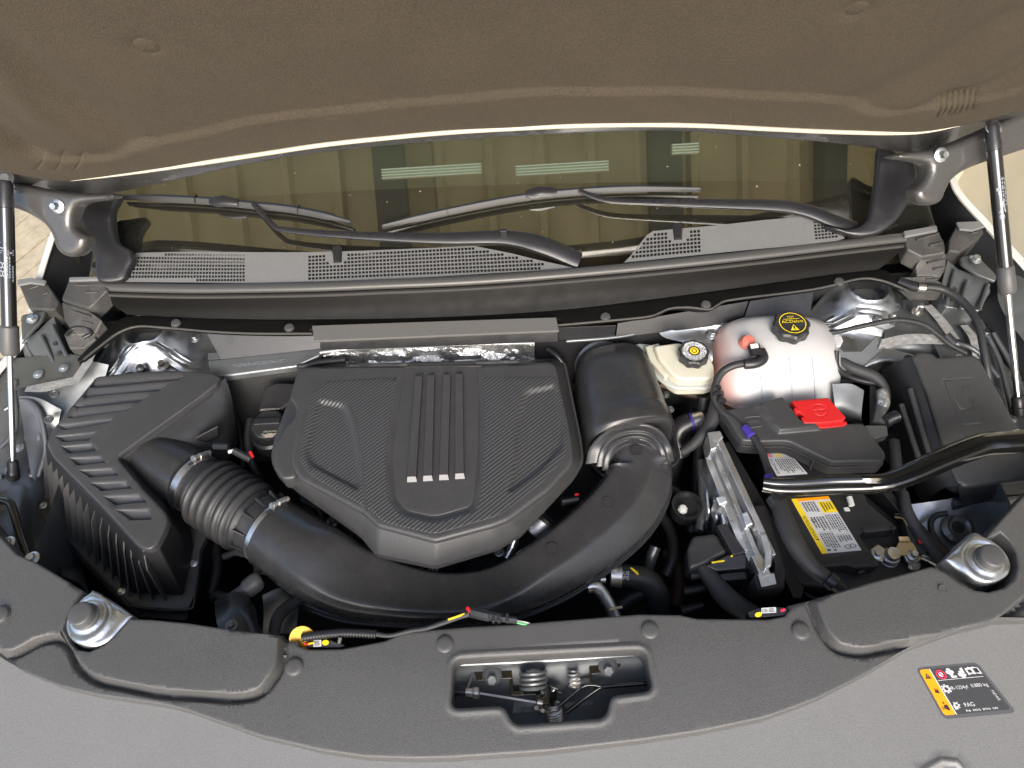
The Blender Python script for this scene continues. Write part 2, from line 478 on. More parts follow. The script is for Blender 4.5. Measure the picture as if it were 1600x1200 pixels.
K['primer2'] = mat('satin grey metallic body', (.16, .17, .17), .36, .65, rvar=.1, warp=.003, wscale=10, dirt=.2, dirtcol=(.12, .11, .1))
K['hoodpaint'] = mat('hood inner grey paint', (.075, .073, .07), .3, .3, coat=.5, rvar=.05, warp=.002, wscale=9)
K['alu'] = mat('cast aluminium', (.72, .73, .74), .38, .95, bump=.3, bscale=250, rvar=.14, dirt=.25, dirtcol=(.35, .35, .36))
K['bead'] = mat('hood edge bead painted highlight', (.5, .46, .36), .4, coat=.2)  # highlight along the hood's rear edge, painted in as a pale colour
K['white'] = mat('white plastic', (.6, .6, .57), .4)
K['foil'] = mat('crinkled foil', (.68, .68, .66), .42, .9, warp=.010, wscale=60, rvar=.1)
K['sealer'] = mat('brushed seam sealer', (.42, .42, .41), .45, .5, warp=.003, wscale=110, dirt=.35, dirtcol=(.3, .26, .22))
K['red'] = mat('red plastic', (.55, .015, .015), .42, bump=.1, bscale=700)
K['yellow'] = mat('yellow print', (.85, .62, .02), .45)
K['orange'] = mat('orange print', (.9, .33, .0), .4)
K['yplast'] = mat('yellow plastic', (.85, .45, .01), .4)
K['lblack'] = mat('label black', (.05, .05, .05), .3)
K['lwhite'] = mat('label white', (.6, .6, .6), .4)
K['lgrey'] = mat('label clear film', (.09, .09, .092), .25)
K['ink'] = mat('black ink', (.02, .02, .02), .45)
K['pred'] = mat('red print', (.75, .03, .08), .4)
K['palep'] = mat('pale print', (.55, .58, .6), .5)
K['purple'] = mat('purple tape', (.05, .03, .28), .5)
K['foam'] = mat('black foam', (.035, .035, .034), .85, bump=.8, bscale=350, speck=.3)
K['ftape'] = mat('grey foam tape', (.10, .097, .09), .7, bump=.3, bscale=700, speck=.15)
K['battery'] = mat('battery case plastic', (.02, .02, .021), .42, bump=.12, bscale=300, rvar=.08, dirt=.12, dirtcol=(.08, .075, .07))
K['copper'] = mat('tarnished brass', (.55, .42, .22), .4, .9, rvar=.15)
K['lead'] = mat('terminal metal', (.6, .58, .54), .35, 1.0, bump=.5, bscale=180, rvar=.12)
K['cylinder'] = mat('strut gloss black', (.012, .011, .01), .18, coat=.7)
K['collar'] = mat('strut grey sleeve', (.075, .075, .075), .45)
K['bodywhite'] = mat('pale body paint', (.6, .59, .56), .25, coat=.6)
K['rust'] = mat('brown engine metal', (.07, .045, .035), .55, .4, dirt=.4, dirtcol=(.03, .03, .03))
K['facep'] = mat('dark cowl plastic', (.006, .0058, .0055), .5, bump=.2, bscale=900, rvar=.06, spec=.14)
K['block'] = mat('worn grey seal foam', (.05, .048, .045), .55, bump=.6, bscale=260, speck=.3, dirt=.4, dirtcol=(.14, .135, .12))
K['wiper'] = mat('satin wiper plastic', (.022, .022, .022), .48)
K['clipm'] = mat('grey clip plastic', (.075, .075, .074), .4, bump=.1, bscale=900)
K['strutp'] = mat('dull strut print', (.22, .25, .28), .5)
K['cream'] = mat('cream print', (.34, .30, .24), .5)

# =================================================================== the place round the car
def special_mats():
    # non-woven hood liner felt
    K['felt'] = mat('brown grey liner felt', (.056, .0435, .028), .95, bump=.8, bscale=700, speck=.34, sscale=650)
    M = bpy.data.materials.new('carbon weave plastic'); M.use_nodes = True; t = M.node_tree; b = t.nodes['Principled BSDF']; L = t.links.new
    tc = t.nodes.new('ShaderNodeTexCoord'); mp = t.nodes.new('ShaderNodeMapping'); mp.inputs['Rotation'].default_value = (0, 0, radians(-38)); L(tc.outputs['Object'], mp.inputs[0])
    wv = t.nodes.new('ShaderNodeTexWave'); wv.wave_type = 'BANDS'; wv.bands_direction = 'Y'; wv.inputs['Scale'].default_value = 52; wv.inputs['Distortion'].default_value = .25; L(mp.outputs[0], wv.inputs['Vector'])
    w2 = t.nodes.new('ShaderNodeTexWave'); w2.wave_type = 'BANDS'; w2.bands_direction = 'X'; w2.inputs['Scale'].default_value = 75; L(mp.outputs[0], w2.inputs['Vector'])
    mx = t.nodes.new('ShaderNodeMath'); mx.operation = 'MULTIPLY_ADD'; L(w2.outputs['Fac'], mx.inputs[0]); mx.inputs[1].default_value = .25; L(wv.outputs['Fac'], mx.inputs[2])
    bp = t.nodes.new('ShaderNodeBump'); bp.inputs['Strength'].default_value = .8; bp.inputs['Distance'].default_value = .0009; L(mx.outputs[0], bp.inputs['Height']); L(bp.outputs[0], b.inputs['Normal'])
    r = t.nodes.new('ShaderNodeMapRange'); L(mx.outputs[0], r.inputs[0]); r.inputs[3].default_value = .024; r.inputs[4].default_value = .062
    cb = t.nodes.new('ShaderNodeCombineColor'); [L(r.outputs[0], cb.inputs[i]) for i in range(3)]; L(cb.outputs[0], b.inputs['Base Color']); b.inputs['Roughness'].default_value = .42
    K['carbon'] = M
    # windscreen glass: clear tinted sheet with a strong reflection of what is above
    M = bpy.data.materials.new('windscreen glass'); M.use_nodes = True; t = M.node_tree; L = t.links.new; t.nodes.remove(t.nodes['Principled BSDF'])
    out = t.nodes['Material Output']; gl = t.nodes.new('ShaderNodeBsdfGlossy'); gl.inputs['Roughness'].default_value = .0; gl.inputs['Color'].default_value = (1, 1, .95, 1)
    tr = t.nodes.new('ShaderNodeBsdfTransparent'); tr.inputs['Color'].default_value = (.76, .82, .70, 1); fr = t.nodes.new('ShaderNodeFresnel'); fr.inputs['IOR'].default_value = 1.52
    ad = t.nodes.new('ShaderNodeMath'); ad.operation = 'MULTIPLY_ADD'; ad.inputs[1].default_value = 2.5; ad.inputs[2].default_value = .22; L(fr.outputs[0], ad.inputs[0])
    mx = t.nodes.new('ShaderNodeMixShader'); L(ad.outputs[0], mx.inputs[0]); L(tr.outputs[0], mx.inputs[1]); L(gl.outputs[0], mx.inputs[2]); 
    tc = t.nodes.new('ShaderNodeTexCoord'); n = t.nodes.new('ShaderNodeTexNoise'); n.inputs['Scale'].default_value = 150; n.inputs['Detail'].default_value = 1; L(tc.outputs['Object'], n.inputs[0])
    r = t.nodes.new('ShaderNodeMapRange'); r.inputs[1].default_value = .76; r.inputs[2].default_value = .80; r.inputs[3].default_value = .025; r.inputs[4].default_value = .7; L(n.outputs[0], r.inputs[0])
    df = t.nodes.new('ShaderNodeBsdfDiffuse'); df.inputs[0].default_value = (.35, .33, .26, 1); m2 = t.nodes.new('ShaderNodeMixShader'); L(r.outputs[0], m2.inputs[0]); L(mx.outputs[0], m2.inputs[1]); L(df.outputs[0], m2.inputs[2]); L(m2.outputs[0], out.inputs[0]); K['glass'] = M
    # translucent tanks
    def tank(name, c, low=None, zlo=0, zhi=.1, r=.32):
        M = bpy.data.materials.new(name); M.use_nodes = True; t = M.node_tree; b = t.nodes['Principled BSDF']; L = t.links.new
        b.inputs['Base Color'].default_value = (*c, 1); b.inputs['Roughness'].default_value = r; b.inputs['Subsurface Weight'].default_value = .6; b.inputs['Subsurface Radius'].default_value = (.03, .02, .018); b.inputs['Subsurface Scale'].default_value = .6
        n = t.nodes.new('ShaderNodeTexNoise'); n.inputs['Scale'].default_value = 14
        if low:
            tc = t.nodes.new('ShaderNodeTexCoord'); dp = t.nodes.new('ShaderNodeVectorMath'); dp.operation = 'DOT_PRODUCT'; L(tc.outputs['Object'], dp.inputs[0]); dp.inputs[1].default_value = low[1]
            L(tc.outputs['Object'], n.inputs[0]); a = t.nodes.new('ShaderNodeMath'); a.operation = 'MULTIPLY_ADD'; a.inputs[1].default_value = .02; L(n.outputs[0], a.inputs[0]); L(dp.outputs['Value'], a.inputs[2])
            r_ = t.nodes.new('ShaderNodeMapRange'); r_.interpolation_type = 'SMOOTHSTEP'; L(a.outputs[0], r_.inputs[0]); r_.inputs[1].default_value = zlo; r_.inputs[2].default_value = zhi
            m_ = t.nodes.new('ShaderNodeMix'); m_.data_type = 'RGBA'; m_.inputs[6].default_value = (*low[0], 1); m_.inputs[7].default_value = (*c, 1); L(r_.outputs[0], m_.inputs[0]); L(m_.outputs[2], b.inputs['Base Color'])
        return M
    K['tankw'] = tank('milky tank plastic', (.47, .468, .462), ((.56, .25, .19), (.8, -.1, .45)), -.085, .0)
    K['tankp'] = tank('tank with pink coolant', (.5, .24, .2)); K['tankc'] = tank('coral nipple plastic', (.75, .2, .14)); K['tankb'] = tank('brake fluid tank plastic', (.56, .54, .44)); K['tankf'] = tank('cloudy tank plate', (.46, .48, .45))
special_mats()
K['concrete'] = mat('pale concrete', (.36, .33, .28), .8, bump=.4, bscale=60, speck=.12, sscale=8)
K['plank'] = mat('beige paving plank', (.5, .42, .29), .6, speck=.12, sscale=30)
K['wall'] = mat('pale cream wall', (.72, .68, .57), .7, speck=.05, sscale=6)
K['roofmetal'] = mat('tan ribbed roof metal', (.62, .54, .32), .5, speck=.08, sscale=4)
K['beam'] = mat('dark roof beam', (.08, .09, .08), .5)
K['dash'] = mat('dashboard', (.05, .038, .024), .9, bump=.3, bscale=300, spec=.1)
K['cabin'] = mat('pale cabin trim', (.16, .175, .135), .7)
K['ribend'] = mat('silver rib end', (.2, .2, .205), .45)
K['lampon'] = mat('lit tube', (.9, .95, .9), .5, emit=(.6, .85, .78, .28))

g = mk('ground', [(-40, -40, -1.05), (40, -40, -1.05), (40, 40, -1.05), (-40, 40, -1.05)], [[0, 1, 2, 3]], K['concrete']); tag(g, kind='structure')
# planked paving seen through the gap beside the left hinge
pav = thing('paving', None, None, (-2, 2, -1.05), kind='structure')
GP = HZ(-1.04)
d0 = (GP.w(47, 346) - GP.w(25, 364)).normalized(); nn = Vector((-d0.y, d0.x, 0)); a0 = GP.w(27, 400); stp = abs((GP.w(27, 428) - GP.w(27, 398)).dot(nn))
for k in range(-7, 8):
    c = a0 + nn * (stp * k); vs = []
    for s_, t_ in ((-1.4, -.47), (1.8, -.47), (1.8, .47), (-1.4, .47)): vs.append(c + d0 * s_ + nn * stp * t_)
    hh = .012 + rng.uniform(0, .004)
    mk('plank', [v + Vector((0, 0, hh)) for v in vs] + [v - Vector((0, 0, .008)) for v in vs], [[0, 1, 2, 3], [0, 4, 5, 1], [1, 5, 6, 2], [2, 6, 7, 3], [3, 7, 4, 0]], K['plank'], pav, smooth=False)
wl = mk('wall', [(1.9, -1, -1.05), (1.9, 7, -1.05), (1.9, 7, 1.7), (1.9, -1, 1.7), (2.0, -1, -1.05), (2.0, 7, -1.05), (2.0, 7, 1.7), (2.0, -1, 1.7)], [[0, 1, 2, 3], [0, 3, 7, 4], [3, 2, 6, 7], [5, 4, 7, 6]], K['wall'], None, smooth=False)
tag(wl, kind='structure')
wl2 = mk('wall', [(1.02, 2.35, -1.05), (1.9, 2.35, -1.05), (1.9, 2.35, 1.7), (1.02, 2.35, 1.7), (1.02, 2.45, -1.05), (1.02, 2.45, 1.7), (1.9, 2.45, 1.7)], [[0, 1, 2, 3], [0, 3, 5, 4], [3, 2, 6, 5]], K['wall'], None, smooth=False)
tag(wl2, kind='structure')
# carport roof of ribbed metal over the windscreen (seen mirrored in the glass)
rf = thing('carport_roof', 'tan ribbed metal carport roof with dark beams mirrored in the windscreen', 'roof', (0, 2.5, 2.0))
ZR = 2.0; vs = []; xs = []
x = -3.0
while x < 3.0: xs += [(x, ZR), (x + .17, ZR), (x + .185, ZR - .035), (x + .215, ZR - .035)]; x += .23
for X, Z in xs: vs += [(X, .42, Z), (X, 3.6, Z)]
mk('ribbed_sheet', vs, [[2 * i, 2 * i + 2, 2 * i + 3, 2 * i + 1] for i in range(len(xs) - 1)], K['roofmetal'], rf, smooth=False)
PLG = Pl(W(800, 395, .055), (0, -sin(radians(22)), cos(radians(22))))
def mirror_at(px, py, z):
    P = PLG.w(px, py); d = ray(px, py).normalized(); r = d - PLG.n * (2 * d.dot(PLG.n)); return P + r * ((z - P.z) / r.z)
for px, wd in ((607, .13), (1040, .13), (1300, .1)):
    c = mirror_at(px, 250, ZR - .1); q = c.x
    mk('beam', [(q + sx * wd / 2, Y, ZR - .02 - dz) for Y in (.42, 3.65) for sx, dz in ((-1, 0), (1, 0), (1, .12), (-1, .12))], [[0, 1, 2, 3], [4, 5, 6, 7], [0, 4, 5, 1], [1, 5, 6, 2], [2, 6, 7, 3], [3, 7, 4, 0]], K['beam'], rf, smooth=False)
def lamp(px0, px1, py, label):
    a = mirror_at(px0, py, ZR - .2); b = mirror_at(px1, py - .06 * (px1 - px0), ZR - .2); c = (a + b) / 2
    t = thing('ceiling_light', label, 'light', c, 'strip lights mirrored in the windscreen'); d = (b - a); L = d.length / 2; d.normalize(); s_ = Vector((-d.y, d.x, 0))
    def bar(nm, w_, h0, h1, off, m_):
        vs = [c + d * (u * L) + s_ * (off + v * w_) + Vector((0, 0, h)) for h in (h0, h1) for u, v in ((-1, -1), (1, -1), (1, 1), (-1, 1))]
        mk(nm, vs, [[3, 2, 1, 0], [4, 5, 6, 7], [0, 1, 5, 4], [1, 2, 6, 5], [2, 3, 7, 6], [3, 0, 4, 7]], m_, t, smooth=False)
    bar('housing', .022, .03, .06, 0, K['roofmetal'])
    for k in (-.018, -.006, .006, .018): bar('tube', .0016, .01, .022, k, K['lampon'])
lamp(595, 752, 271, 'left of the two long strip lights mirrored in the windscreen')
lamp(806, 952, 266, 'right of the two long strip lights mirrored in the windscreen')
lamp(1052, 1094, 232, 'short strip light mirrored near the top right of the windscreen')

# =================================================================== windscreen and cabin
ws = thing('windscreen', 'tinted windscreen glass mirroring a ribbed roof above the dark dashboard', 'windscreen', W(800, 395, .055))
g_ = [PLG.pt(-.86, 0 - .02), PLG.pt(.86, -.02), PLG.pt(.72, .75), PLG.pt(-.72, .75)]
mk('glass', g_, [[0, 1, 2, 3]], K['glass'], ws)
for s_ in (-1, 1):
    mk('black_border', [PLG.pt(s_ * .86, -.02, -.003), PLG.pt(s_ * .76, -.02, -.003), PLG.pt(s_ * .69, .75, -.003), PLG.pt(s_ * .80, .75, -.003)], [[0, 1, 2, 3]], K['ink'], ws)
db = surf('dashboard', [[(-1.0, 1.06, -.03), (0, 1.03, -.03), (1.0, 1.06, -.03)], [(-1.0, 1.2, -.02), (0, 1.17, -.02), (1.0, 1.2, -.02)], [(-1.0, 1.47, -.09), (0, 1.45, -.09), (1.0, 1.38, -.09)], [(-1.0, 1.5, -.2), (0, 1.48, -.2), (1.0, 1.4, -.2)]], K['dash'], None, px=False)
tag(db, 'dark dashboard top dimly seen through the windscreen', 'dashboard')
cab = thing('cabin', 'pale green grey cabin seen through the upper windscreen', 'cabin', (0, 1.8, -.5))
surf('cabin_trim', [[(-.95, 1.45, -.5), (.95, 1.35, -.5)], [(-.95, 1.75, -.42), (.95, 1.75, -.42)], [(-.95, 1.95, -.1), (.95, 1.95, -.1)], [(-.95, 2.05, .4), (.95, 2.05, .4)]], K['cabin'], cab, px=False)
for s_ in (-1, 1):
    mk('door_trim', [(s_ * .95, 1.15, -.5), (s_ * .95, 2.06, -.5), (s_ * .93, 2.06, .4), (s_ * .90, 1.15, .05)], [[0, 1, 2, 3]], K['cabin'], cab)

# =================================================================== hood
HP0 = Vector((0, 1.05, .36)); HA = radians(62)
PLH = Pl(HP0, (0, -sin(HA), -cos(HA)))
hood = thing('hood', 'open car hood with brown grey felt liner and a bright highlight coloured into its curved rear edge', 'car hood', HP0)
bead = [(-160, 225), (0, 262), (50, 273), (110, 278), (200, 267), (300, 252), (400, 237), (500, 222), (600, 211), (700, 202), (800, 196), (900, 191.5), (1000, 190), (1100, 191.5), (1200, 196.5), (1300, 201), (1400, 203), (1450, 201), (1500, 192), (1560, 177), (1600, 165), (1760, 110)]
feltout = spl(bead, 4) + [(1760, -420), (1300, -640), (300, -640), (-160, -420)]
ridge = [(-160, 150), (-60, 195), (60, 240), (120, 246), (180, 240), (215, 225), (300, 208), (400, 185), (600, 162), (750, 148), (850, 141), (1000, 140), (1100, 142), (1200, 148), (1310, 155), (1350, 168), (1385, 173), (1450, 164), (1540, 150), (1620, 125), (1760, 60)]
PLH2 = Pl(HP0 + PLH.n * .012, PLH.n)
uvH = lambda q: [PLH2.uv(*p) for p in q]
rd = spl(uvH(ridge), 4)
fe = [Step(rd, uvH([(1760, 300), (-160, 400)]), .007, .020), Line(rd, .0012, .012),
      Line(spl(uvH([(-60, 10), (40, 95), (110, 150), (205, 215)]), 5), -.007, .040), Line(spl(uvH([(-60, 70), (0, 120), (60, 180), (130, 225)]), 5), .006, .035),
      Line(spl(uvH([(-80, 150), (-10, 195), (50, 235)]), 5), -.009, .028),
      Line(spl(uvH([(1700, -20), (1560, 40), (1440, 110), (1350, 155)]), 5), -.006, .05), Line(spl(uvH([(1700, 20), (1580, 75), (1500, 120), (1420, 160)]), 5), .005, .035),
      Line(spl(uvH([(1700, 60), (1600, 108), (1530, 140), (1480, 150)]), 5), -.009, .028)]
for k in range(7):   # puckers in the corner
    x0 = 1462 + k * 9; fe.append(Line(uvH([(x0, 176 - k * 2), (x0 + 6, 164 - k * 2), (x0 + 9, 152 - k)]), -.0022, .003))
for k in range(3): fe.append(Line(uvH([(58 + k * 30, 257), (66 + k * 30, 246), (70 + k * 30, 236)]), -.0015, .003))
c1 = PLH2.uv(230, 73); c2 = PLH2.uv(1338, 14)
fe += [Dome(c1, .03, -.005), Dome(c2, .03, -.005)]
def wavy(P): return .0016 * np.sin(P[:, 0] * 9 + 1) * np.cos(P[:, 1] * 11) + .0007 * np.sin(P[:, 0] * 31 + P[:, 1] * 23)
lin = sheet('felt_liner', PLH2, feltout, K['felt'], hood, fe, sp=.014, skirt=.02, edge=.006, base=wavy)
for c in (c1, c2):
    lathe('liner_button', PLH2.pt(c[0], c[1], -.0035), [(.0165, 0), (.0165, .0012), (.014, .0028), (.004, .0034), (.0001, .0034)], K['felt'], hood, axis=PLH.n, n=32)
# steel inner panel round the liner, with its flange below the bead
fl_low = [(-160, 262), (0, 296), (60, 303), (130, 307), (170, 304), (240, 291), (340, 268), (400, 256), (480, 243), (600, 230), (700, 222), (800, 215), (900, 210), (1000, 207), (1060, 207), (1150, 213), (1200, 217), (1300, 225), (1400, 238), (1455, 246), (1500, 240), (1560, 225), (1620, 200), (1760, 150)]
st = spl(fl_low, 4) + [(1850, -430), (1350, -660), (250, -660), (-260, -430)]
sheet('steel_inner_panel', PLH, st, K['hoodpaint'], hood, [], sp=.03, skirt=.012, edge=.006)
# rear edge bead; its pale colour stands in for the bright reflection there
bb = spl([p for p in bead if 90 <= p[0] <= 1500], 6); N = len(bb)
sweep('edge_bead_highlight', [PLH.w(p[0], p[1] + 5, .021) for p in bb], circ(10), K['bead'], hood, sc=[.0040 * min(1, (i + 1) / 14, (N - i) / 14) for i in range(N)])
# outer skin, above
sk = [PLH.pt(u, v, -.035) for u, v in uvH([(-300, 250), (1900, 130), (1400, -700), (200, -700)])]
mk('outer_skin', sk, [[0, 1, 2, 3]], K['bodywhite'], hood)
def online(A, B, py):
    lo, hi = 0.0, 1.0; up = proj(A)[1] < proj(B)[1]
    for _ in range(40):
        m_ = (lo + hi) / 2; y = proj(A + (B - A) * m_)[1]
        if (y < py) == up: lo = m_
        else: hi = m_
    return A + (B - A) * lo
# hinge arms: curved steel plates that carry the hood
def arm(outline, p0, label, holes_, side):
    pl = Pl(W(*p0), (0.15 * side, -.75, .65)); t = thing('gooseneck_arm', label, 'hinge', W(*p0))
    sheet('hinge_arm', pl, outline, K['hoodpaint'], t, sp=.012, skirt=.02, edge=.011)
    for (x, y, r) in holes_:
        P = pl.w(x, y, .001)
        hexbolt('hinge_bolt', P, .0068, K['zinc'], t, axis=Vector((0, -.45, -.55)) if False else pl.n, flange=1.9, h=.011)
    return t, pl
tl, pll = arm(spl([(-40, 290), (0, 283), (60, 296), (125, 303), (170, 303), (168, 312), (125, 318), (112, 332), (110, 352), (118, 362), (131, 372), (128, 390), (112, 402), (96, 399), (84, 386), (76, 364), (60, 346), (25, 328), (-40, 310)], 4, True), (90, 350, .24), 'painted steel hood hinge arm hooking down at the left beside the wiper', [(90, 322, 0)], -1)
tr_, plr = arm(spl([(1640, 165), (1600, 176), (1540, 205), (1470, 232), (1420, 238), (1400, 246), (1452, 256), (1449, 280), (1434, 298), (1438, 314), (1457, 321), (1474, 314), (1482, 296), (1494, 278), (1525, 260), (1600, 235), (1650, 215)], 4, True), (1465, 280, .24), 'painted steel hood hinge arm hooking down at the right beside the windscreen', [(1470, 242, 0)], 1)
# upper hood bolts and reinforcement wire near the gas struts
def stud(x, y, z, label):
    t = thing('hood_bolt', label, 'bolt', W(x, y, z)); P = W(x, y, z)
    lathe('washer', P, [(.014, 0), (.015, .001), (.011, .004), (.009, .006)], K['zinc'], t, axis=(0, -.3, .9))
    lathe('nut', P - Vector((0, 0, .016)), [(.007, 0), (.0075, .002), (.0075, .014), (.006, .016)], K['zinc'], t, n=6, sharp=20)
    lathe('stud', P - Vector((0, 0, .026)), [(.0038, 0), (.004, .001), (.004, .011)], K['chrome'], t, n=12)
stud(9, 281, .31, 'zinc nut and stud under the hood at the far left edge')
stud(1552, 199, .31, 'zinc nut and stud under the hood above the right gas strut')

# =================================================================== gas struts
def gas_strut(A, B, rows, rads, label, side):
    t = thing('gas_strut', label, 'gas strut', B, 'gas struts holding the hood'); P = [online(A, B, y) for y in rows]; ax = (B - A).normalized()
    def seg(nm, a, b, prof, m_, n=24):
        L = (b - a).length; lathe(nm, a, [(r * mpp((a + b) / 2), h * L) for r, h in prof], m_, t, axis=b - a, n=n)
    rc, rs, rr = rads
    seg('cylinder', P[0], P[2], [(rc * .6, 0), (rc, .03), (rc, 1)], K['cylinder'])
    seg('sleeve', P[1], P[3], [(rc, 0), (rs, .06), (rs * 1.03, .85), (rs * .8, .97), (rr, 1)], K['collar'])
    seg('rod', P[2], P[4], [(rr, 0), (rr, 1)], K['chrome'], 16)
    seg('lower_socket', P[4] - ax * .004, P[5], [(rr * 1.3, 0), (rr * 1.75, .1), (rr * 1.75, .5), (rr * 2.0, .55), (rr * 2.0, .9), (rr * 1.5, 1)], K['smooth'], 16)
    seg('upper_socket', A - ax * .02, P[0] + ax * .006, [(rc * .7, 0), (rc * .95, .15), (rc * .95, .6), (rc * 1.05, .7), (rc * 1.05, 1)], K['smooth'], 16)
    b = lathe('ball_stud', P[5] - ax * .008 - Vector((side * .02, 0, 0)) * -1, [(.004, 0), (.004, .02), (.009, .022), (.009, .026), (.012, .027), (.012, .03), (.006, .034)], K['zinc'], t, axis=(side, .1, 0))
    return t, A, B
ga, A1, B1 = gas_strut(W(9, 300, .30), W(21, 752, -.085), [318, 508, 520, 556, 722, 750], (10.8, 13, 4.6), 'gas strut at the left edge of the bay with letters on its cylinder', -1)
gb, A2, B2 = gas_strut(W(1551, 212, .30), W(1593, 652, -.085), [228, 416, 425, 460, 622, 650], (10.8, 12.5, 5.2), 'gas strut at the right edge of the bay above the big black fuse box', 1)
def onstrut(A, B, y0, y1, r, x0, x1):
    """uv map on the camera side of the strut: u across in -1..1 of the radius, v along"""
    a = online(A, B, y0); b = online(A, B, y1); ax = (b - a).normalized(); tc = (CAM - (a + b) / 2); tc = (tc - ax * tc.dot(ax)).normalized(); s_ = ax.cross(tc); s_ = s_ if s_.x > 0 else -s_
    R = r * mpp(a) + .0004
    return lambda u, v, h=0: a + (b - a) * v + (s_ * sin(x0 + (x1 - x0) * u) + tc * cos(x0 + (x1 - x0) * u)) * (R + h)
f = onstrut(A1, B1, 378, 450, 10.8, -1.2, .1)
prints('lettering', [('t', 'D', .05, .0, .8, .14, 90), ('t', 'G', .1, .17, .7, .24, 90), ('t', '88', .0, .42, .85, .75, 90)], f, K['strutp'], ga)
f = onstrut(A1, B1, 378, 450, 10.8, -.1, 1.2)
prints('fine_print', [('r', .1, .16, .7, .18), ('r', .1, .26, .7, .28), ('r', .1, .16, .16, .28), ('r', .64, .16, .7, .28), ('r', .25, .2, .55, .24)] + coldots(-.05, .3, .35, .9, 2, 3) + coldots(.4, .5, .7, .9, 1, 5), f, K['strutp'], ga)
f = onstrut(A2, B2, 270, 345, 10.8, -.4, 1.2)
prints('fine_print', [('p', [(.2, .82), (.6, .55), (.75, .82)])] + coldots(.55, .1, .95, .95, 2, 9) + [('o', .4, .9, .2, .07, .6), ('r', .15, .3, .45, .36), ('r', .25, .36, .35, .44)], f, K['strutp'], gb)

# =================================================================== fenders (edges in view) and hinge-side gaps
fl = thing('fender', 'pale fender edge curving behind the left gas strut', 'fender', W(40, 520, .05))
surf('painted_edge', [[(-60, 640, -.01), (5, 560, .0), (35, 520, .01), (55, 440, .04), (80, 362, .07), (95, 330, .09)], [(-60, 655, -.01), (12, 570, .0), (46, 524, .01), (64, 444, .04), (88, 366, .07), (100, 335, .09)]], K['bodywhite'], fl, thick=.003)
surf('inner_flange', [[(-60, 655, -.015), (12, 572, -.005), (46, 526, .005), (64, 446, .035), (88, 368, .065), (100, 337, .085)], [(-20, 700, -.1), (40, 610, -.09), (90, 560, -.08), (140, 500, -.05), (160, 430, -.02), (160, 380, .01)]], K['dark'], fl)
fr = thing('fender', 'pale fender edge running down the right side behind the gas strut', 'fender', W(1580, 420, .05))
surf('painted_edge', [[(1478, 262, .09), (1492, 300, .08), (1535, 350, .06), (1580, 400, .05), (1650, 480, .03)], [(1486, 258, .09), (1502, 298, .08), (1545, 346, .06), (1592, 395, .05), (1660, 474, .03)]], K['bodywhite'], fr, thick=.003)
surf('inner_flange', [[(1478, 264, .085), (1492, 303, .075), (1535, 353, .055), (1580, 404, .045), (1650, 484, .025)], [(1420, 290, -.02), (1430, 360, -.05), (1480, 470, -.08), (1560, 560, -.1), (1650, 640, -.1)]], K['dark'], fr)
surf('upper_flange', [[(1590, 398, .051), (1640, 450, .04), (1700, 500, .03)], [(1578, 402, .03), (1560, 470, .0), (1620, 560, -.02)]], K['primer2'], fr)

# =================================================================== cowl: corner trims, grilles, seal, panel
def side_trim(outline, p0, label, nv):
    pl = Pl(W(*p0), nv); o = sheet('cowl_corner_trim', pl, spl(outline, 4, True), K['smooth'], None, sp=.012, skirt=.014, edge=.006); tag(o, label, 'trim panel', 'cowl corner trims'); return o
side_trim([(128, 306), (150, 302), (186, 303), (176, 330), (180, 372), (190, 383), (202, 390), (207, 405), (200, 420), (190, 438), (152, 438), (146, 400), (132, 370), (124, 335)], (160, 380, .125), 'black moulded cowl corner at the left end of the windscreen', (.1, -.5, .85))
side_trim([(1376, 226), (1400, 236), (1428, 250), (1432, 285), (1415, 325), (1395, 350), (1370, 365), (1335, 368), (1290, 352), (1330, 358), (1356, 345), (1364, 320), (1370, 280)], (1400, 330, .115), 'black moulded cowl corner at the right end of the windscreen', (-.1, -.5, .85))

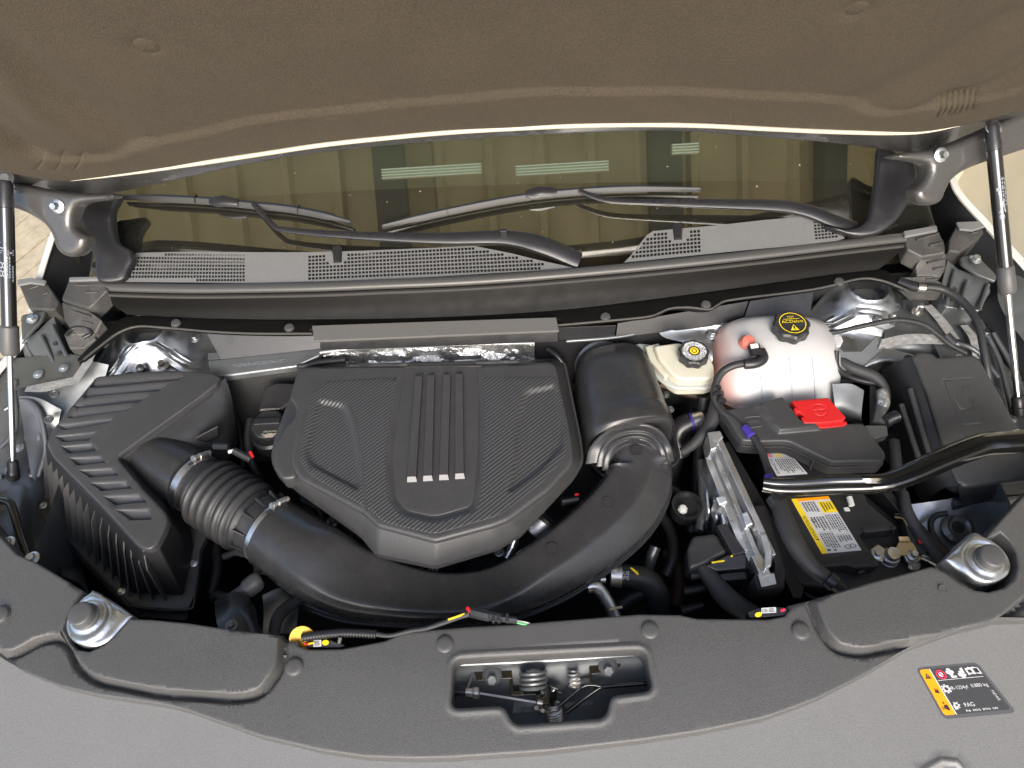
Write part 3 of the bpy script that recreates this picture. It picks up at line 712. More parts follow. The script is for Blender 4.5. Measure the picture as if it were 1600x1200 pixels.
PLC = Pl(W(600, 437, .065), (0, -.2, .98))
def grille(outline, holesrc, label, tabs):
    """cowl grille: a real lattice of square holes over a dark tray"""
    t = thing('cowl_grille', label, 'cowl grille', PLC.w(*outline[0]))
    out = [PLC.uv(*p) for p in outline]
    hs = []
    for (poly, nx, ny) in holesrc:
        # poly: tl, tr, br, bl pixel corners of the perforated field (grid), clipped by the outline
        q = [np.array(PLC.uv(*p)) for p in poly]
        for i in range(nx):
            for j in range(ny):
                u0, u1 = (i + .14) / nx, (i + .86) / nx; v0, v1 = (j + .14) / ny, (j + .86) / ny
                c = [tuple((q[0] * (1 - u) + q[1] * u) * (1 - v) + (q[3] * (1 - u) + q[2] * u) * v) for u, v in ((u0, v0), (u1, v0), (u1, v1), (u0, v1))]
                hs.append(c)
    H = np.array([np.mean(h, 0) for h in hs]); keep = sdist(H, ccw(list(out))) > .0052
    for tb in tabs:
        tc_ = np.array(PLC.uv(*tb)); keep &= np.hypot(*(H - tc_).T) > .022
    hs = [h for h, k in zip(hs, keep) if k]
    verts = [Vector(p) for p in out]; n = len(out); edges = [(i, (i + 1) % n) for i in range(n)]
    for h in hs:
        k = len(verts); verts += [Vector(p) for p in h]; edges += [(k + i, k + (i + 1) % 4) for i in range(4)]
    v2, e2, f2, *_ = geometry.delaunay_2d_cdt(verts, edges, [], 1, 1e-7)
    P = np.array([(v.x, v.y) for v in v2]); C = np.array([P[list(f_)].mean(0) for f_ in f2]); ins = inside(C, out)
    hc = np.array([np.mean(h, 0) for h in hs]); hw = np.array([(np.ptp(np.array(h)[:, 0]) / 2, np.ptp(np.array(h)[:, 1]) / 2) for h in hs])
    inh = np.array([bool(np.any((np.abs(hc - c) < hw * .97).all(1))) for c in C])
    tri = [list(f_) for f_, a, b in zip(f2, ins, inh) if a and not b]
    vs = [PLC.pt(p[0], p[1]) for p in P]; cnt = {}
    for f_ in tri:
        for i in range(3): a, b = f_[i - 1], f_[i]; cnt.setdefault((min(a, b), max(a, b)), []).append((a, b))
    mp_ = {}
    for l in cnt.values():
        if len(l) == 1:
            a, b = l[0]
            for q in (a, b):
                if q not in mp_: mp_[q] = len(vs); vs.append(vs[q] - PLC.n * .0012)
            tri.append([b, a, mp_[a], mp_[b]])
    mk('grille_lattice', vs, tri, K['cowl'], t, smooth=False)
    mk('dark_tray', [PLC.pt(p[0], p[1], -.02) for p in out], [list(range(n))], K['ink'], t)
    for tb in tabs:
        a = PLC.w(tb[0], tb[1] - 14, .004); b = PLC.w(tb[0] + 1, tb[1] + 9, .004); s_ = .0105
        loft('nozzle_tab', [[a + Vector((-s_ * k, 0, -.003)), a + Vector((-s_ * k * .6, 0, .004 * k)), a + Vector((s_ * k * .6, 0, .004 * k)), a + Vector((s_ * k, 0, -.003))] if q == 0 else [b + Vector((-s_ * k, 0, -.003)), b + Vector((-s_ * k * .6, 0, .004 * k)), b + Vector((s_ * k * .6, 0, .004 * k)), b + Vector((s_ * k, 0, -.003))] for q, k in ((0, 1.0), (1, .75), (1, .5))], K['smooth'], t)
    return t
grille([(195, 440), (207, 412), (212, 395), (300, 393), (400, 394), (480, 394), (560, 392), (680, 387), (740, 384), (800, 396), (840, 406), (900, 419), (600, 437), (400, 442)],
       [([(206, 394), (383, 396), (383, 440), (200, 441)], 38, 8), ([(481, 393), (880, 372), (885, 420), (481, 438)], 72, 8)],
       'light grey cowl grille with two square hole fields left of the wiper pivot', [(526, 400)])
grille([(975, 410), (985, 400), (1010, 368), (1020, 361), (1130, 351), (1190, 344), (1250, 339), (1290, 342), (1320, 372), (1300, 378), (1150, 392)],
       [([(975, 361), (1094, 352), (1096, 400), (975, 412)], 21, 8), ([(1270, 345), (1330, 341), (1330, 374), (1274, 380)], 11, 7)],
       'light grey cowl grille with square holes in the right corner of the windscreen base', [(1059, 364)])

def clip(P, r, parent, n=(0, 0, 1), m_=None, name='push_clip'):
    return lathe(name, Vector(P), [(r * 1.12, -.0015), (r * 1.12, .0), (r, .0004), (r, .0022), (r * .93, .0034), (r * .5, .0041), (.0001, .0042)], m_ or K['clipm'], parent, axis=n, n=28, sharp=50)
cp = thing('cowl_cover', 'long black cowl panel with grey rubber seal and push clips behind the engine', 'cowl panel', W(800, 480, .02))
sealp = [(160, 447), (205, 449), (300, 451), (400, 450), (500, 448), (600, 444), (700, 440), (800, 434), (900, 426), (1000, 417), (1100, 407), (1200, 396), (1300, 384), (1413, 371)]
sec = [(-.5, -.6), (.6, -.6), (.75, 0), (.62, .55), (.1, .85), (-.5, .75), (-.75, .2)]
C = [W(x, y, .063) for x, y in spl(sealp, 4)]
sweep('rubber_seal', C, [(p[1] * .011, p[0] * .011) for p in []] or [(sin(a * pi / 7) * .011, cos(a * pi / 7) * .008) for a in range(14)], K['seal'], cp, up=(0, 0, 1))
low = [(x, y + 14, .052) for x, y in sealp]
surf('seal_lip', [[(x, y + 9, .056) for x, y in sealp], [(x, y + 13, .058) for x, y in sealp], [(x, y + 16, .052) for x, y in sealp]], K['seal'], cp, nu=3, nv=3)
bot = [(200, 492, .012), (205, 492, .012), (300, 496, .012), (400, 499, .012), (500, 499, .012), (600, 498, .012), (700, 495, .012), (800, 490, .012), (900, 482, .012), (1000, 470, .012), (1100, 457, .012), (1200, 443, .012), (1300, 429, .012), (1372, 421, .012)]
surf('front_face', [[(x, y + 15, .053) for x, y in sealp], [((a[0] + b[0]) / 2, (a[1] + 15 + b[1]) / 2 + 2, .028) for a, b in zip(sealp, bot)], bot], K['facep'], cp, nu=3, nv=5)
fla = spl([(120, 560), (150, 532), (170, 512), (200, 493)] + [(b[0], b[1]) for b in bot[2:]] + [(1385, 422), (1410, 440), (1422, 452), (1400, 446), (1370, 437), (1340, 436), (1305, 444), (1270, 452), (1200, 461), (1140, 468), (1122, 476), (1108, 483), (1090, 484), (1065, 481), (1045, 482), (1030, 490), (1010, 495), (950, 501), (900, 506), (872, 508), (870, 500), (700, 508), (490, 514), (488, 521), (400, 521), (330, 518), (260, 512), (215, 510), (185, 520), (160, 538), (130, 562)], 2, True)
PF = HZ(.012)
sheet('lower_flange', PF, fla, K['facep'], cp, sp=.02, skirt=.006, edge=.002)
eb = [(130, 562), (160, 538), (185, 520), (215, 510), (260, 512), (330, 518), (400, 521), (488, 521)]
tube('flange_rim', [(x, y, .012) for x, y in eb], 1.8, K['seal'], cp, sec=8)
tube('flange_rim', [(x, y, .012) for x, y in [(872, 508), (950, 501), (1010, 495), (1030, 489), (1047, 482), (1075, 480), (1108, 483), (1122, 476), (1145, 468), (1270, 452), (1340, 436), (1372, 437), (1400, 446), (1420, 455)]], 1.8, K['seal'], cp, sec=8)
for x, y in ((275, 505), (452, 512), (946, 495), (1103, 476), (1311, 440)): clip(PF.w(x, y, .001), .0088, cp)
o = block('foam_strip', [(487, 508, .022), (869, 495, .022), (874, 517, .016), (491, 533, .016)], .006, K['ftape'], cp, bev=.002)
# lower dark panels under the flange down to the firewall lip
for q in ([(322, 520, .0), (498, 520, .0), (502, 545, -.03), (345, 562, -.03)], [(872, 512, .0), (963, 508, .0), (960, 526, -.03), (872, 532, -.03)], [(965, 505, .002), (1170, 470, .002), (1158, 505, -.03), (962, 528, -.03)], [(1172, 470, .002), (1272, 454, .002), (1262, 520, -.035), (1160, 505, -.03)], [(500, 525, -.002), (872, 514, -.002), (872, 534, -.03), (500, 548, -.03)]):
    loft('lower_panel', [ring(q), [p - Vector((0, -.004, .004)) for p in ring(q)]], K['smooth'], cp, bev=.001)
# cut foam-like end blocks of the cowl at both hinges
def endblock(label, parts, x0):
    t = thing('cowl_end_block', label, 'seal block', W(*x0))
    for nm, top, dr, mt in parts:
        block(nm, top, dr, K[mt], t, bev=.004, seg=3)
        if mt == 'block':   # moulded laps along the cut foam
            n_ = len(top); A_ = top[0]; B_ = top[n_ // 2]; C_ = top[1]
            for k in (.3, .62): tube('foam_lap', [(A_[0] + (B_[0] - A_[0]) * k, A_[1] + (B_[1] - A_[1]) * k, A_[2] + (B_[2] - A_[2]) * k + .001), (C_[0] + (B_[0] - C_[0]) * k, C_[1] + (B_[1] - C_[1]) * k, C_[2] + (B_[2] - C_[2]) * k + .001)], 1.6, K['block'], t, sec=6)
    return t
t = endblock('layered grey end block of the cowl seal beside the left gas strut', [
    ('upper_block', [(107, 436, .07), (158, 434, .07), (168, 452, .07), (150, 470, .06), (138, 482, .05), (95, 468, .05)], .04, 'block'),
    ('lower_block', [(95, 470, .045), (138, 484, .045), (160, 500, .035), (150, 520, .02), (118, 524, .02), (100, 500, .03)], .05, 'block'),
    ('cut_edge', [(108, 432, .078), (160, 431, .078), (159, 437, .076), (106, 439, .076)], .006, 'cowl'),
    ('loop_lug', [(98, 520, .02), (145, 510, .02), (150, 530, .01), (130, 545, .0), (108, 545, .0)], .03, 'block')], (130, 480, .0))
tube('lug_ring', [(103, 524, .022), (115, 513, .024), (135, 512, .024), (143, 520, .022), (130, 528, .02)], 3, K['smooth'], t)
t = endblock('layered grey end block of the outer cowl seal at the far left', [
    ('upper_block', [(28, 443, .05), (48, 436, .055), (72, 440, .055), (92, 470, .045), (85, 484, .04), (45, 482, .04)], .05, 'block'),
    ('cut_edge', [(26, 436, .058), (48, 433, .06), (72, 437, .06), (70, 445, .058), (46, 442, .058), (26, 446, .056)], .006, 'cowl')], (60, 470, .0))
t = endblock('layered grey end block of the cowl seal at the right by the black cable', [
    ('upper_block', [(1412, 366, .07), (1462, 352, .07), (1476, 378, .065), (1478, 395, .06), (1440, 402, .05), (1418, 390, .06)], .04, 'block'),
    ('lower_block', [(1440, 402, .048), (1480, 394, .048), (1478, 420, .03), (1470, 432, .02), (1432, 432, .02), (1430, 415, .03)], .05, 'block'),
    ('cut_edge', [(1412, 360, .078), (1464, 351, .078), (1466, 360, .076), (1414, 370, .076)], .006, 'cowl'),
    ('loop_lug', [(1405, 432, .02), (1450, 430, .02), (1472, 440, .01), (1475, 455, .0), (1430, 455, .0)], .03, 'block')], (1440, 400, .0))
t = endblock('layered grey end block of the outer cowl seal at the far right', [
    ('upper_block', [(1495, 352, .055), (1522, 348, .055), (1544, 356, .05), (1530, 372, .045), (1500, 394, .04), (1482, 392, .04), (1484, 375, .05)], .05, 'block'),
    ('cut_edge', [(1494, 346, .062), (1540, 344, .062), (1545, 352, .06), (1520, 360, .058), (1500, 358, .06)], .006, 'cowl')], (1510, 370, .0))

# =================================================================== wipers
def wiper(label, blade, armpts, armr, joint, name, post=None):
    t = thing('wiper', label, 'wiper', PLG.w(*armpts[-1][:2]), 'windscreen wipers')
    B = spl(blade, 6); h = .022
    C = [PLG.w(x, y, h) for x, y in B]; N = len(C)
    sec = [(-.9, -.3), (-.55, .35), (0, .6), (.5, .35), (1, -.15), (.7, -.5), (-.6, -.5)]
    sweep('blade_spoiler', C, [(a * .0095, b * .0095) for a, b in sec], K['wiper'], t, up=PLG.n, sc=[max(.35, min(1, (i + 2) / 7, (N + 1 - i) / 7)) for i in range(N)])
    sweep('rubber_edge', [PLG.w(x, y + 5, .008) for x, y in B], [(-.0016, 0), (.0016, 0), (.0016, .012), (-.0016, .012)], K['ink'], t, up=PLG.n)
    jx, jy, jl = joint
    a = PLG.w(jx - jl, jy + .5, .026); b = PLG.w(jx + jl, jy + (blade[-1][1] - blade[0][1]) / (blade[-1][0] - blade[0][0]) * 2 * jl * .6, .026)
    sweep('blade_holder', [a, (a * 3 + b) / 4, (a + b) / 2 + PLG.n * .004, b], [(x * .0105, y * .009) for x, y in circ(10, .6)], K['smooth'], t, up=PLG.n, sc=[.6, 1, 1, .7])
    A_ = spl([(p[0], p[1], p[2], r) for p, r in zip(armpts, armr)], 6)
    Q = [PLG.w(p[0], p[1], p[2]) for p in A_]
    sweep('wiper_arm', Q, [(x, y * .55) for x, y in circ(12, .7)], K['smooth'], t, up=PLG.n, sc=[p[3] * mpp(q) for p, q in zip(A_, Q)])
    for (sx, sy) in blade[2:-2:2]:
        pass
    for k in (.28, .72):
        i = int(N * k); lathe('spoiler_joint', C[i], [(.0002, -.0005), (.0098, -.0004), (.0098, .0004), (.0002, .0005)], K['ink'], t, axis=C[i + 1] - C[i - 1], n=12)
    if post:
        P = PLG.w(*post); loft('nozzle', [[P + Vector((sx * .007, 0, 0)) + PLG.n * h_ + Vector((0, sy * .004, 0)) for sx, sy in ((-1, -1), (1, -1), (1, 1), (-1, 1))] for h_ in (-.01, .026)], K['smooth'], t, bev=.0015)
    return t
wiper('left wiper with its blade angled down to the right over the windscreen', [(192, 306), (260, 309), (330, 313), (400, 320), (450, 325), (500, 334), (548, 346)],
      [(395, 318, .03), (425, 350, .03), (445, 359, .032), (520, 366, .035), (620, 371, .036), (700, 373, .036), (790, 372, .036), (850, 385, .034), (905, 408, .02)], [3.5, 4, 4.5, 6, 8, 10, 12, 15, 14], (350, 314, 22), 'l', (787, 368, .04))
wiper('right wiper with blade angled up to the right and thick arm', [(598, 352), (660, 338), (720, 325), (800, 310), (880, 300), (980, 294), (1094, 294)],
      [(905, 298, .03), (930, 308, .03), (960, 314, .032), (1010, 316, .034), (1120, 319, .035), (1215, 322, .036), (1262, 330, .034), (1300, 345, .03), (1338, 355, .02)], [3.5, 4, 4.5, 5, 8, 10, 11, 11, 8], (845, 303, 24), 'r')

# =================================================================== engine bay shell
PU = HZ(-.42)
ut = mk('undertray', [(-.95, .1, -.42), (.95, .1, -.42), (.95, 1.15, -.42), (-.95, 1.15, -.42)], [[0, 1, 2, 3]], K['dark']); tag(ut, 'dark floor of the engine bay deep under the parts', 'undertray')
fw = thing('firewall', 'grey firewall lip and silver heat foil behind the engine cover', 'firewall', W(700, 560, -.4))
surf('bulkhead', [[(-.9, 1.0, .0), (0, 1.0, .0), (.9, 1.0, .0)], [(-.9, 1.0, -.42), (0, 1.0, -.42), (.9, 1.0, -.42)]], K['dark'], fw, px=False, nu=2, nv=2)
lipf = W(200, 575, -.035)
t = thing('crossmember', 'grey steel crossmember lip stamped with a serial number at the left', 'crossmember', W(350, 580, -.06))
loft('steel_lip', [ring([(325, 562, -.035), (345, 560, -.035), (495, 541, -.035), (506, 543, -.035), (500, 556, -.042), (462, 573, -.045), (330, 590, -.045)]), ring([(325, 575, -.06), (345, 573, -.06), (495, 553, -.06), (506, 553, -.06), (500, 566, -.06), (462, 582, -.06), (330, 600, -.06)])], K['primer'], t, bev=.004, seg=3)
surf('upper_return', [[(325, 552, -.03), (420, 545, -.03), (480, 534, -.028), (520, 536, -.028)], [(325, 563, -.033), (420, 553, -.033), (490, 543, -.033), (520, 540, -.033)]], K['primer'], t)
prints('stamped_number', [('t', '*1GNERGKS2RJ106210*', 0, 0, 1, 1)], quad([(364, 569), (446, 560.5), (445, 567.5), (363, 576.5)], HZ(-.036), lift=.001), K['strutp'], t)
rows = []
for r_ in range(5):
    rows.append([(505 + i * 33, 541 + (3, 8, 16, 24, 36)[r_] + rng.uniform(-2.5, 2.5) - i * .5, -.035 - .012 * r_ + rng.uniform(-.006, .006)) for i in range(11)])
surf('heat_foil', rows, K['foil'], fw, nu=4, nv=4, sharp=25)
tube('foil_hem', [(500, 551, -.032), (560, 544, -.032), (640, 541, -.032), (740, 538, -.032), (835, 536, -.032)], 2.6, K['bead'] if False else K['sealer'], fw)
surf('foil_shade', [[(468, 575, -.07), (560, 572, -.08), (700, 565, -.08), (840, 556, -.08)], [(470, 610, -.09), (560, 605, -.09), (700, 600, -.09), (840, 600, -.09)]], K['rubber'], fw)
surf('acoustic_mat', [[(345, 590, -.06), (480, 575, -.065), (520, 575, -.065)], [(345, 640, -.16), (440, 630, -.16), (520, 630, -.16)], [(345, 720, -.26), (440, 720, -.26), (520, 700, -.26)]], K['foam'], fw)
surf('acoustic_mat', [[(835, 535, -.035), (960, 526, -.035), (1120, 512, -.035)], [(835, 570, -.1), (960, 565, -.1), (1130, 560, -.1)], [(850, 640, -.2), (960, 640, -.2), (1140, 640, -.2)]], K['dark'], fw)

mk('cowl_backing', [(-.98, .93, -.09), (.98, .93, -.09), (.98, 1.2, -.055), (-.98, 1.2, -.055)], [[0, 1, 2, 3]], K['ink'], fw)
# left and right inner fenders
il = thing('inner_fender', 'grey metallic inner fender behind the left gas strut with sealed seams', 'inner fender', W(40, 760, -.2))
surf('apron', [[(-60, 600, -.02), (0, 590, -.02), (60, 560, -.02), (120, 560, -.03), (170, 570, -.05)], [(-60, 700, -.06), (0, 690, -.06), (50, 660, -.07), (95, 660, -.09), (140, 680, -.13)], [(-60, 790, -.10), (0, 780, -.10), (50, 770, -.12), (95, 770, -.16), (140, 780, -.22)], [(-60, 880, -.16), (0, 880, -.16), (40, 890, -.2), (90, 900, -.26), (140, 930, -.32)]], K['primer'], il)
surf('ledge', [[(0, 560, -.005), (45, 558, -.005), (90, 552, -.01), (128, 556, -.02)], [(-10, 610, -.015), (35, 605, -.015), (80, 600, -.02), (118, 600, -.025)]], K['primer2'], il)
surf('stamped_plate', [[(28, 618, -.022), (60, 622, -.03), (96, 640, -.05)], [(40, 690, -.06), (66, 690, -.075), (84, 690, -.09)], [(48, 740, -.09), (56, 752, -.1), (66, 742, -.105)]], K['primer'], il)
for x, y, r in ((51, 683, .012), (52, 735, .012)):
    P = W(x, y, -.066 - (y - 683) * .0007); lathe('rivet_hole', P, [(r * 1.3, -.002), (r * 1.1, .002), (r * .7, .003), (r * .45, -.002)], K['primer'], il, axis=(.3, -.4, .8))
    lathe('rivet_hole', P + Vector((0, 0, .001)), [(.0045, 0), (.0045, .0012), (.0001, .0013)], K['ink'], il, axis=(.3, -.4, .8), n=12)
surf('seam_sealer', [[(42, 604, -.012), (70, 598, -.012), (100, 592, -.016), (118, 588, -.02)], [(38, 612, -.012), (70, 612, -.014), (100, 604, -.018), (120, 600, -.022)]], K['sealer'], il, nu=10, nv=3)
surf('seam_sealer', [[(136, 552, -.012), (128, 568, -.016), (112, 592, -.02)], [(152, 548, -.012), (140, 572, -.016), (122, 598, -.02)]], K['sealer'], il, nu=4, nv=8)
surf('grey_apron_front', [[(0, 770, -.09), (26, 758, -.09), (50, 765, -.11)], [(-10, 840, -.11), (30, 830, -.13), (52, 840, -.16)], [(-10, 880, -.14), (34, 880, -.17), (70, 900, -.22)]], K['primer2'], il)
ir = thing('inner_fender', 'grey metallic inner fender behind the big fuse box at the right', 'inner fender', W(1560, 560, -.2))
surf('apron', [[(1380, 470, -.05), (1450, 470, -.05), (1520, 500, -.08), (1600, 540, -.09), (1700, 600, -.09)], [(1380, 540, -.07), (1450, 545, -.07), (1530, 570, -.1), (1600, 610, -.12), (1700, 650, -.12)], [(1360, 600, -.15), (1440, 640, -.2), (1540, 680, -.16), (1620, 690, -.12), (1700, 700, -.1)], [(1360, 700, -.3), (1440, 760, -.35), (1540, 780, -.3), (1620, 780, -.2), (1700, 780, -.15)]], K['primer'], ir)
surf('seam_sealer', [[(1378, 530, -.022), (1420, 522, -.02), (1470, 524, -.02), (1492, 530, -.02)], [(1372, 545, -.026), (1420, 538, -.024), (1470, 538, -.024), (1500, 540, -.024)]], K['sealer'], ir, nu=10, nv=3)
surf('seam_sealer', [[(1442, 478, -.04), (1462, 500, -.045), (1482, 528, -.05)], [(1456, 476, -.04), (1480, 502, -.045), (1500, 530, -.05)]], K['sealer'], ir, nu=4, nv=8)
surf('seam_sealer', [[(1500, 508, -.06), (1515, 530, -.065), (1520, 560, -.08)], [(1512, 508, -.06), (1530, 530, -.065), (1536, 560, -.08)]], K['sealer'], ir, nu=4, nv=8)
surf('front_apron', [[(1410, 790, -.14), (1480, 780, -.12), (1600, 760, -.1)], [(1440, 830, -.15), (1500, 830, -.15), (1580, 810, -.14)], [(1480, 880, -.17), (1530, 870, -.17), (1580, 850, -.16)]], K['steel'], ir)
for P, r in ((W(1497, 824, -.143), .026),):
    lathe('drain_cup', P, [(r * 1.15, 0), (r, .002), (r * .8, .004), (r * .6, .0005), (r * .45, -.006)], K['primer'], ir, axis=(0, -.2, 1))
    lathe('drain_hole', P, [(r * .42, -.004), (r * .42, .0012), (.0001, .0014)], K['ink'], ir, axis=(0, -.2, 1))
surf('upper_ledge', [[(1478, 440, -.06), (1540, 480, -.08), (1600, 560, -.11), (1660, 640, -.12)], [(1440, 470, -.06), (1490, 510, -.08), (1545, 590, -.12), (1590, 680, -.13)]], K['primer'], ir)

for (par, L_) in ((il, [(20, 640, -.03, 0), (30, 700, -.06, 1), (76, 655, -.04, 0), (15, 735, -.08, 1), (85, 615, -.02, 0), (60, 585, -.01, 1), (100, 575, -.012, 1), (20, 600, -.01, 0)]), (ir, [(1470, 480, -.04, 0), (1500, 560, -.07, 1), (1555, 610, -.09, 0), (1580, 655, -.1, 1), (1540, 520, -.065, 1), (1400, 478, -.04, 0), (1455, 560, -.06, 1), (1588, 590, -.09, 0), (1420, 560, -.06, 0)])):
    for x, y, z, k in L_:
        if k: hexbolt('panel_bolt', W(x, y, z), .006, K['zinc'], par, h=.004)
        else: lathe('panel_hole', W(x, y, z), [(.009, -.002), (.0085, .0016), (.006, .0018), (.0052, .0002), (.0001, .0001)], K['primer'], par, n=20)
for (par, pts) in ((il, [(8, 640, -.035), (36, 625, -.03), (60, 640, -.035), (72, 700, -.07), (60, 745, -.09)]), (il, [(0, 700, -.05), (24, 670, -.045), (22, 610, -.015)]), (ir, [(1530, 500, -.06), (1560, 560, -.085), (1576, 620, -.1), (1590, 680, -.11)]), (ir, [(1552, 520, -.07), (1580, 570, -.09), (1610, 640, -.1)]), (ir, [(1460, 530, -.05), (1520, 545, -.07), (1560, 590, -.09)])):
    tube('pressed_bead', pts, 4, K['primer'], par, sec=10)
# hinge base brackets (channels with bolts)
def hinge_base(label, chan, plate, boltxy, hs, x0, under):
    t = thing('hinge_base', label, 'bracket', W(*x0))
    block('channel', chan, .05, K['primer2'], t, bev=.002)
    for a, b in under: tube('channel_rib', [a, b], 3.2, K['primer2'], t, sec=8)
    pl = PL3(*plate[:3]); sheet('hinge_plate', pl, rnd([p[:2] for p in plate], 6), K['primer2'], t, sp=.01, skirt=.004, edge=.002, feats=[])
    hexbolt('plate_bolt', W(*boltxy), .0075, K['zinc'], t, flange=1.5, h=.007)
    for h in hs: lathe('punched_hole', W(*h), [(.0042, 0), (.0042, .0012), (.0001, .0012)], K['ink'], t, n=12, axis=(0, -.5, .85))
hinge_base('bolted grey hinge base channel by the left gas strut', [(33, 535, .01), (60, 515, .012), (84, 492, .02), (104, 560, -.02), (98, 574, -.02), (42, 578, -.03)], [(32, 492, .034), (72, 485, .034), (66, 500, .03), (34, 534, .028)], (51, 499, .034), [(86, 537, -.0), (92, 552, -.008), (48, 532, .005), (58, 562, -.02)], (60, 540, -.03), [((40, 536, .006), (56, 572, -.02)), ((82, 508, .016), (104, 556, -.01)), ((64, 524, .012), (88, 574, -.02))])
hinge_base('bolted grey hinge base channel by the right gas strut', [(1480, 405, .02), (1498, 420, .015), (1545, 438, .012), (1548, 455, .0), (1530, 486, -.02), (1478, 480, -.02), (1470, 450, .0)], [(1500, 402, .034), (1524, 396, .036), (1558, 430, .03), (1556, 440, .028), (1525, 428, .028), (1502, 412, .032)], (1524, 406, .038), [(1492, 452, 0), (1486, 468, -.01), (1532, 440, .006), (1524, 470, -.012)], (1510, 450, -.03), [((1492, 422, .016), (1478, 478, -.012)), ((1512, 438, .012), (1498, 484, -.012)), ((1544, 444, .01), (1530, 484, -.01))])

# strut towers
def tower(label, outline, z, hole, extra, base_z, nm='strut_tower'):
    pl = HZ(z); t = thing(nm, label, 'strut tower', W(hole[0], hole[1], z - .05))
    c = pl.uv(*hole[:2]); R = hole[2]
    def base(P):
        d = np.hypot(P[:, 0] - c[0], P[:, 1] - c[1]); h = .045 * sm(1 - (d - R) / (R * 1.6)); h = np.where(d < R * .93, .045 - .03 * sm((R * .93 - d) / (R * .15)), h)
        return h - .10 * sm((d - R * 2.2) / (R * 4)) * .35
    fe = [Dome(c, R * 2.6, 0.0001), Dome(c, R * 1.05, 0.0001)] + [Line([pl.uv(*p) for p in q], h, w_) for q, h, w_ in extra]
    fe += [Line([(c[0] + R * k * cos(a * pi / 16), c[1] + R * k * sin(a * pi / 16)) for a in range(32)], hh, R * .1, True) for k, hh in ((1.0, .004), (.62, .002))]
    sheet('tower_shell', pl, spl(outline, 4, True), K['steel'], t, fe, sp=.007, skirt=.04, edge=.004, base=base)
    lathe('bearing_cap', pl.pt(c[0], c[1], .018), [(R * .55, 0), (R * .55, .006), (R * .4, .009), (.0001, .01)], K['primer2'], t)
    return t, pl
t, pl = tower('bright steel strut tower under the left end of the cowl', [(125, 600), (150, 560), (185, 520), (225, 505), (300, 508), (335, 520), (345, 545), (342, 600), (240, 612), (150, 622)], -.07, (241, 536, .042), [([(300, 580), (240, 560), (160, 600)], .006, .02)], -.1)
lathe('rubber_plug', W(222, 576, -.045), [(.0095, 0), (.0098, .012), (.008, .018), (.0001, .02)], K['smooth'], t, axis=(.25, -.5, .8), n=8, sharp=30)
hexbolt('tower_nut', W(255, 572, -.045), .007, K['lead'], t, h=.012); hexbolt('tower_nut', W(306, 529, -.04), .0065, K['zinc'], t)
t, pl = tower('bright steel strut tower at the right behind the coolant tank', [(1265, 560), (1250, 520), (1270, 480), (1310, 455), (1380, 448), (1420, 455), (1450, 485), (1480, 530), (1440, 560), (1380, 560), (1330, 575)], -.07, (1344, 470, .042), [([(1270, 520), (1330, 510), (1420, 520)], .006, .02)], -.1)
lathe('tower_stud', W(1433, 488, -.035), [(.011, 0), (.011, .003), (.0065, .004), (.0065, .022), (.005, .024)], K['lead'], t, n=16)
lathe('tower_stud', W(1394, 497, -.03), [(.009, 0), (.009, .003), (.0055, .004), (.0055, .012), (.004, .014)], K['lead'], t, n=16)
hexbolt('tower_nut', W(1371, 500, -.03), .007, K['zinc'], t)
# silver bracket between brake and coolant tanks
br = thing('tower_brace', 'bright pressed steel brace behind the brake fluid tank', 'bracket', W(1110, 540, -.06))
surf('pressed_panel', [[(1030, 520, -.028), (1070, 512, -.028), (1110, 508, -.028), (1190, 508, -.028), (1290, 512, -.03)], [(1040, 528, -.034), (1080, 518, -.034), (1125, 520, -.036), (1190, 520, -.036), (1290, 525, -.038)], [(1085, 545, -.05), (1098, 548, -.05), (1110, 560, -.05), (1150, 560, -.05), (1200, 560, -.05)], [(1100, 600, -.1), (1110, 590, -.1), (1120, 600, -.1), (1150, 600, -.1), (1200, 600, -.1)]], K['steel'], br)
hexbolt('brace_bolt', W(1112, 523, -.034), .0075, K['zinc'], br)
tube('lip_edge', [(885, 533, -.03), (960, 527, -.03), (1010, 518, -.03), (1060, 510, -.03), (1150, 505, -.03), (1300, 505, -.03)], 3, K['primer'], br)

# =================================================================== bay side walls (close the bay round the engine)
bw = thing('bay_wall', 'dark lower side walls of the engine bay beneath the parts', 'bay wall', (0, .7, -.42))
for s_ in (-1, 1):
    mk('side_panel', [(s_ * .86, .1, -.42), (s_ * .86, 1.12, -.42), (s_ * .84, 1.12, -.06), (s_ * .84, .1, -.06)], [[0, 1, 2, 3]], K['primer'], bw)

# =================================================================== engine cover
ZC = -.01
PE = HZ(ZC)
uvE = lambda q: [PE.uv(*p[:2]) for p in q]
ec = thing('engine_cover', 'black engine cover with carbon weave surface and four raised ribs', 'engine cover', W(680, 720, -.1))
plateau = rnd(uvE([(478, 572), (868, 563), (893, 680), (897, 722), (858, 765), (795, 812), (770, 822), (680, 846), (590, 822), (566, 800), (468, 748), (452, 724), (458, 690), (474, 610)]), [.02, .02, .02, .015, .01, .006, .006, .006, .006, .008, .008, .02, .02, .02], 5)
top_c = uvE([(488, 578), (862, 570), (884, 680), (886, 712), (852, 748), (786, 800), (768, 806), (680, 834), (598, 816), (576, 796), (480, 742), (466, 722), (470, 690), (482, 612)])
rec = rnd(uvE([(626, 560), (752, 556), (757, 640), (756, 700), (750, 780), (742, 800), (680, 818), (627, 806), (608, 780), (603, 720), (612, 650)]), .012, 4)
fin_l = rnd(uvE([(496, 622), (540, 630), (551, 655), (560, 700), (566, 755), (560, 770), (482, 728), (474, 708), (486, 660)]), .012, 4)
fin_r = rnd(uvE([(818, 610), (868, 598), (884, 668), (882, 700), (845, 738), (800, 772), (790, 768), (800, 720), (806, 650)]), .012, 4)
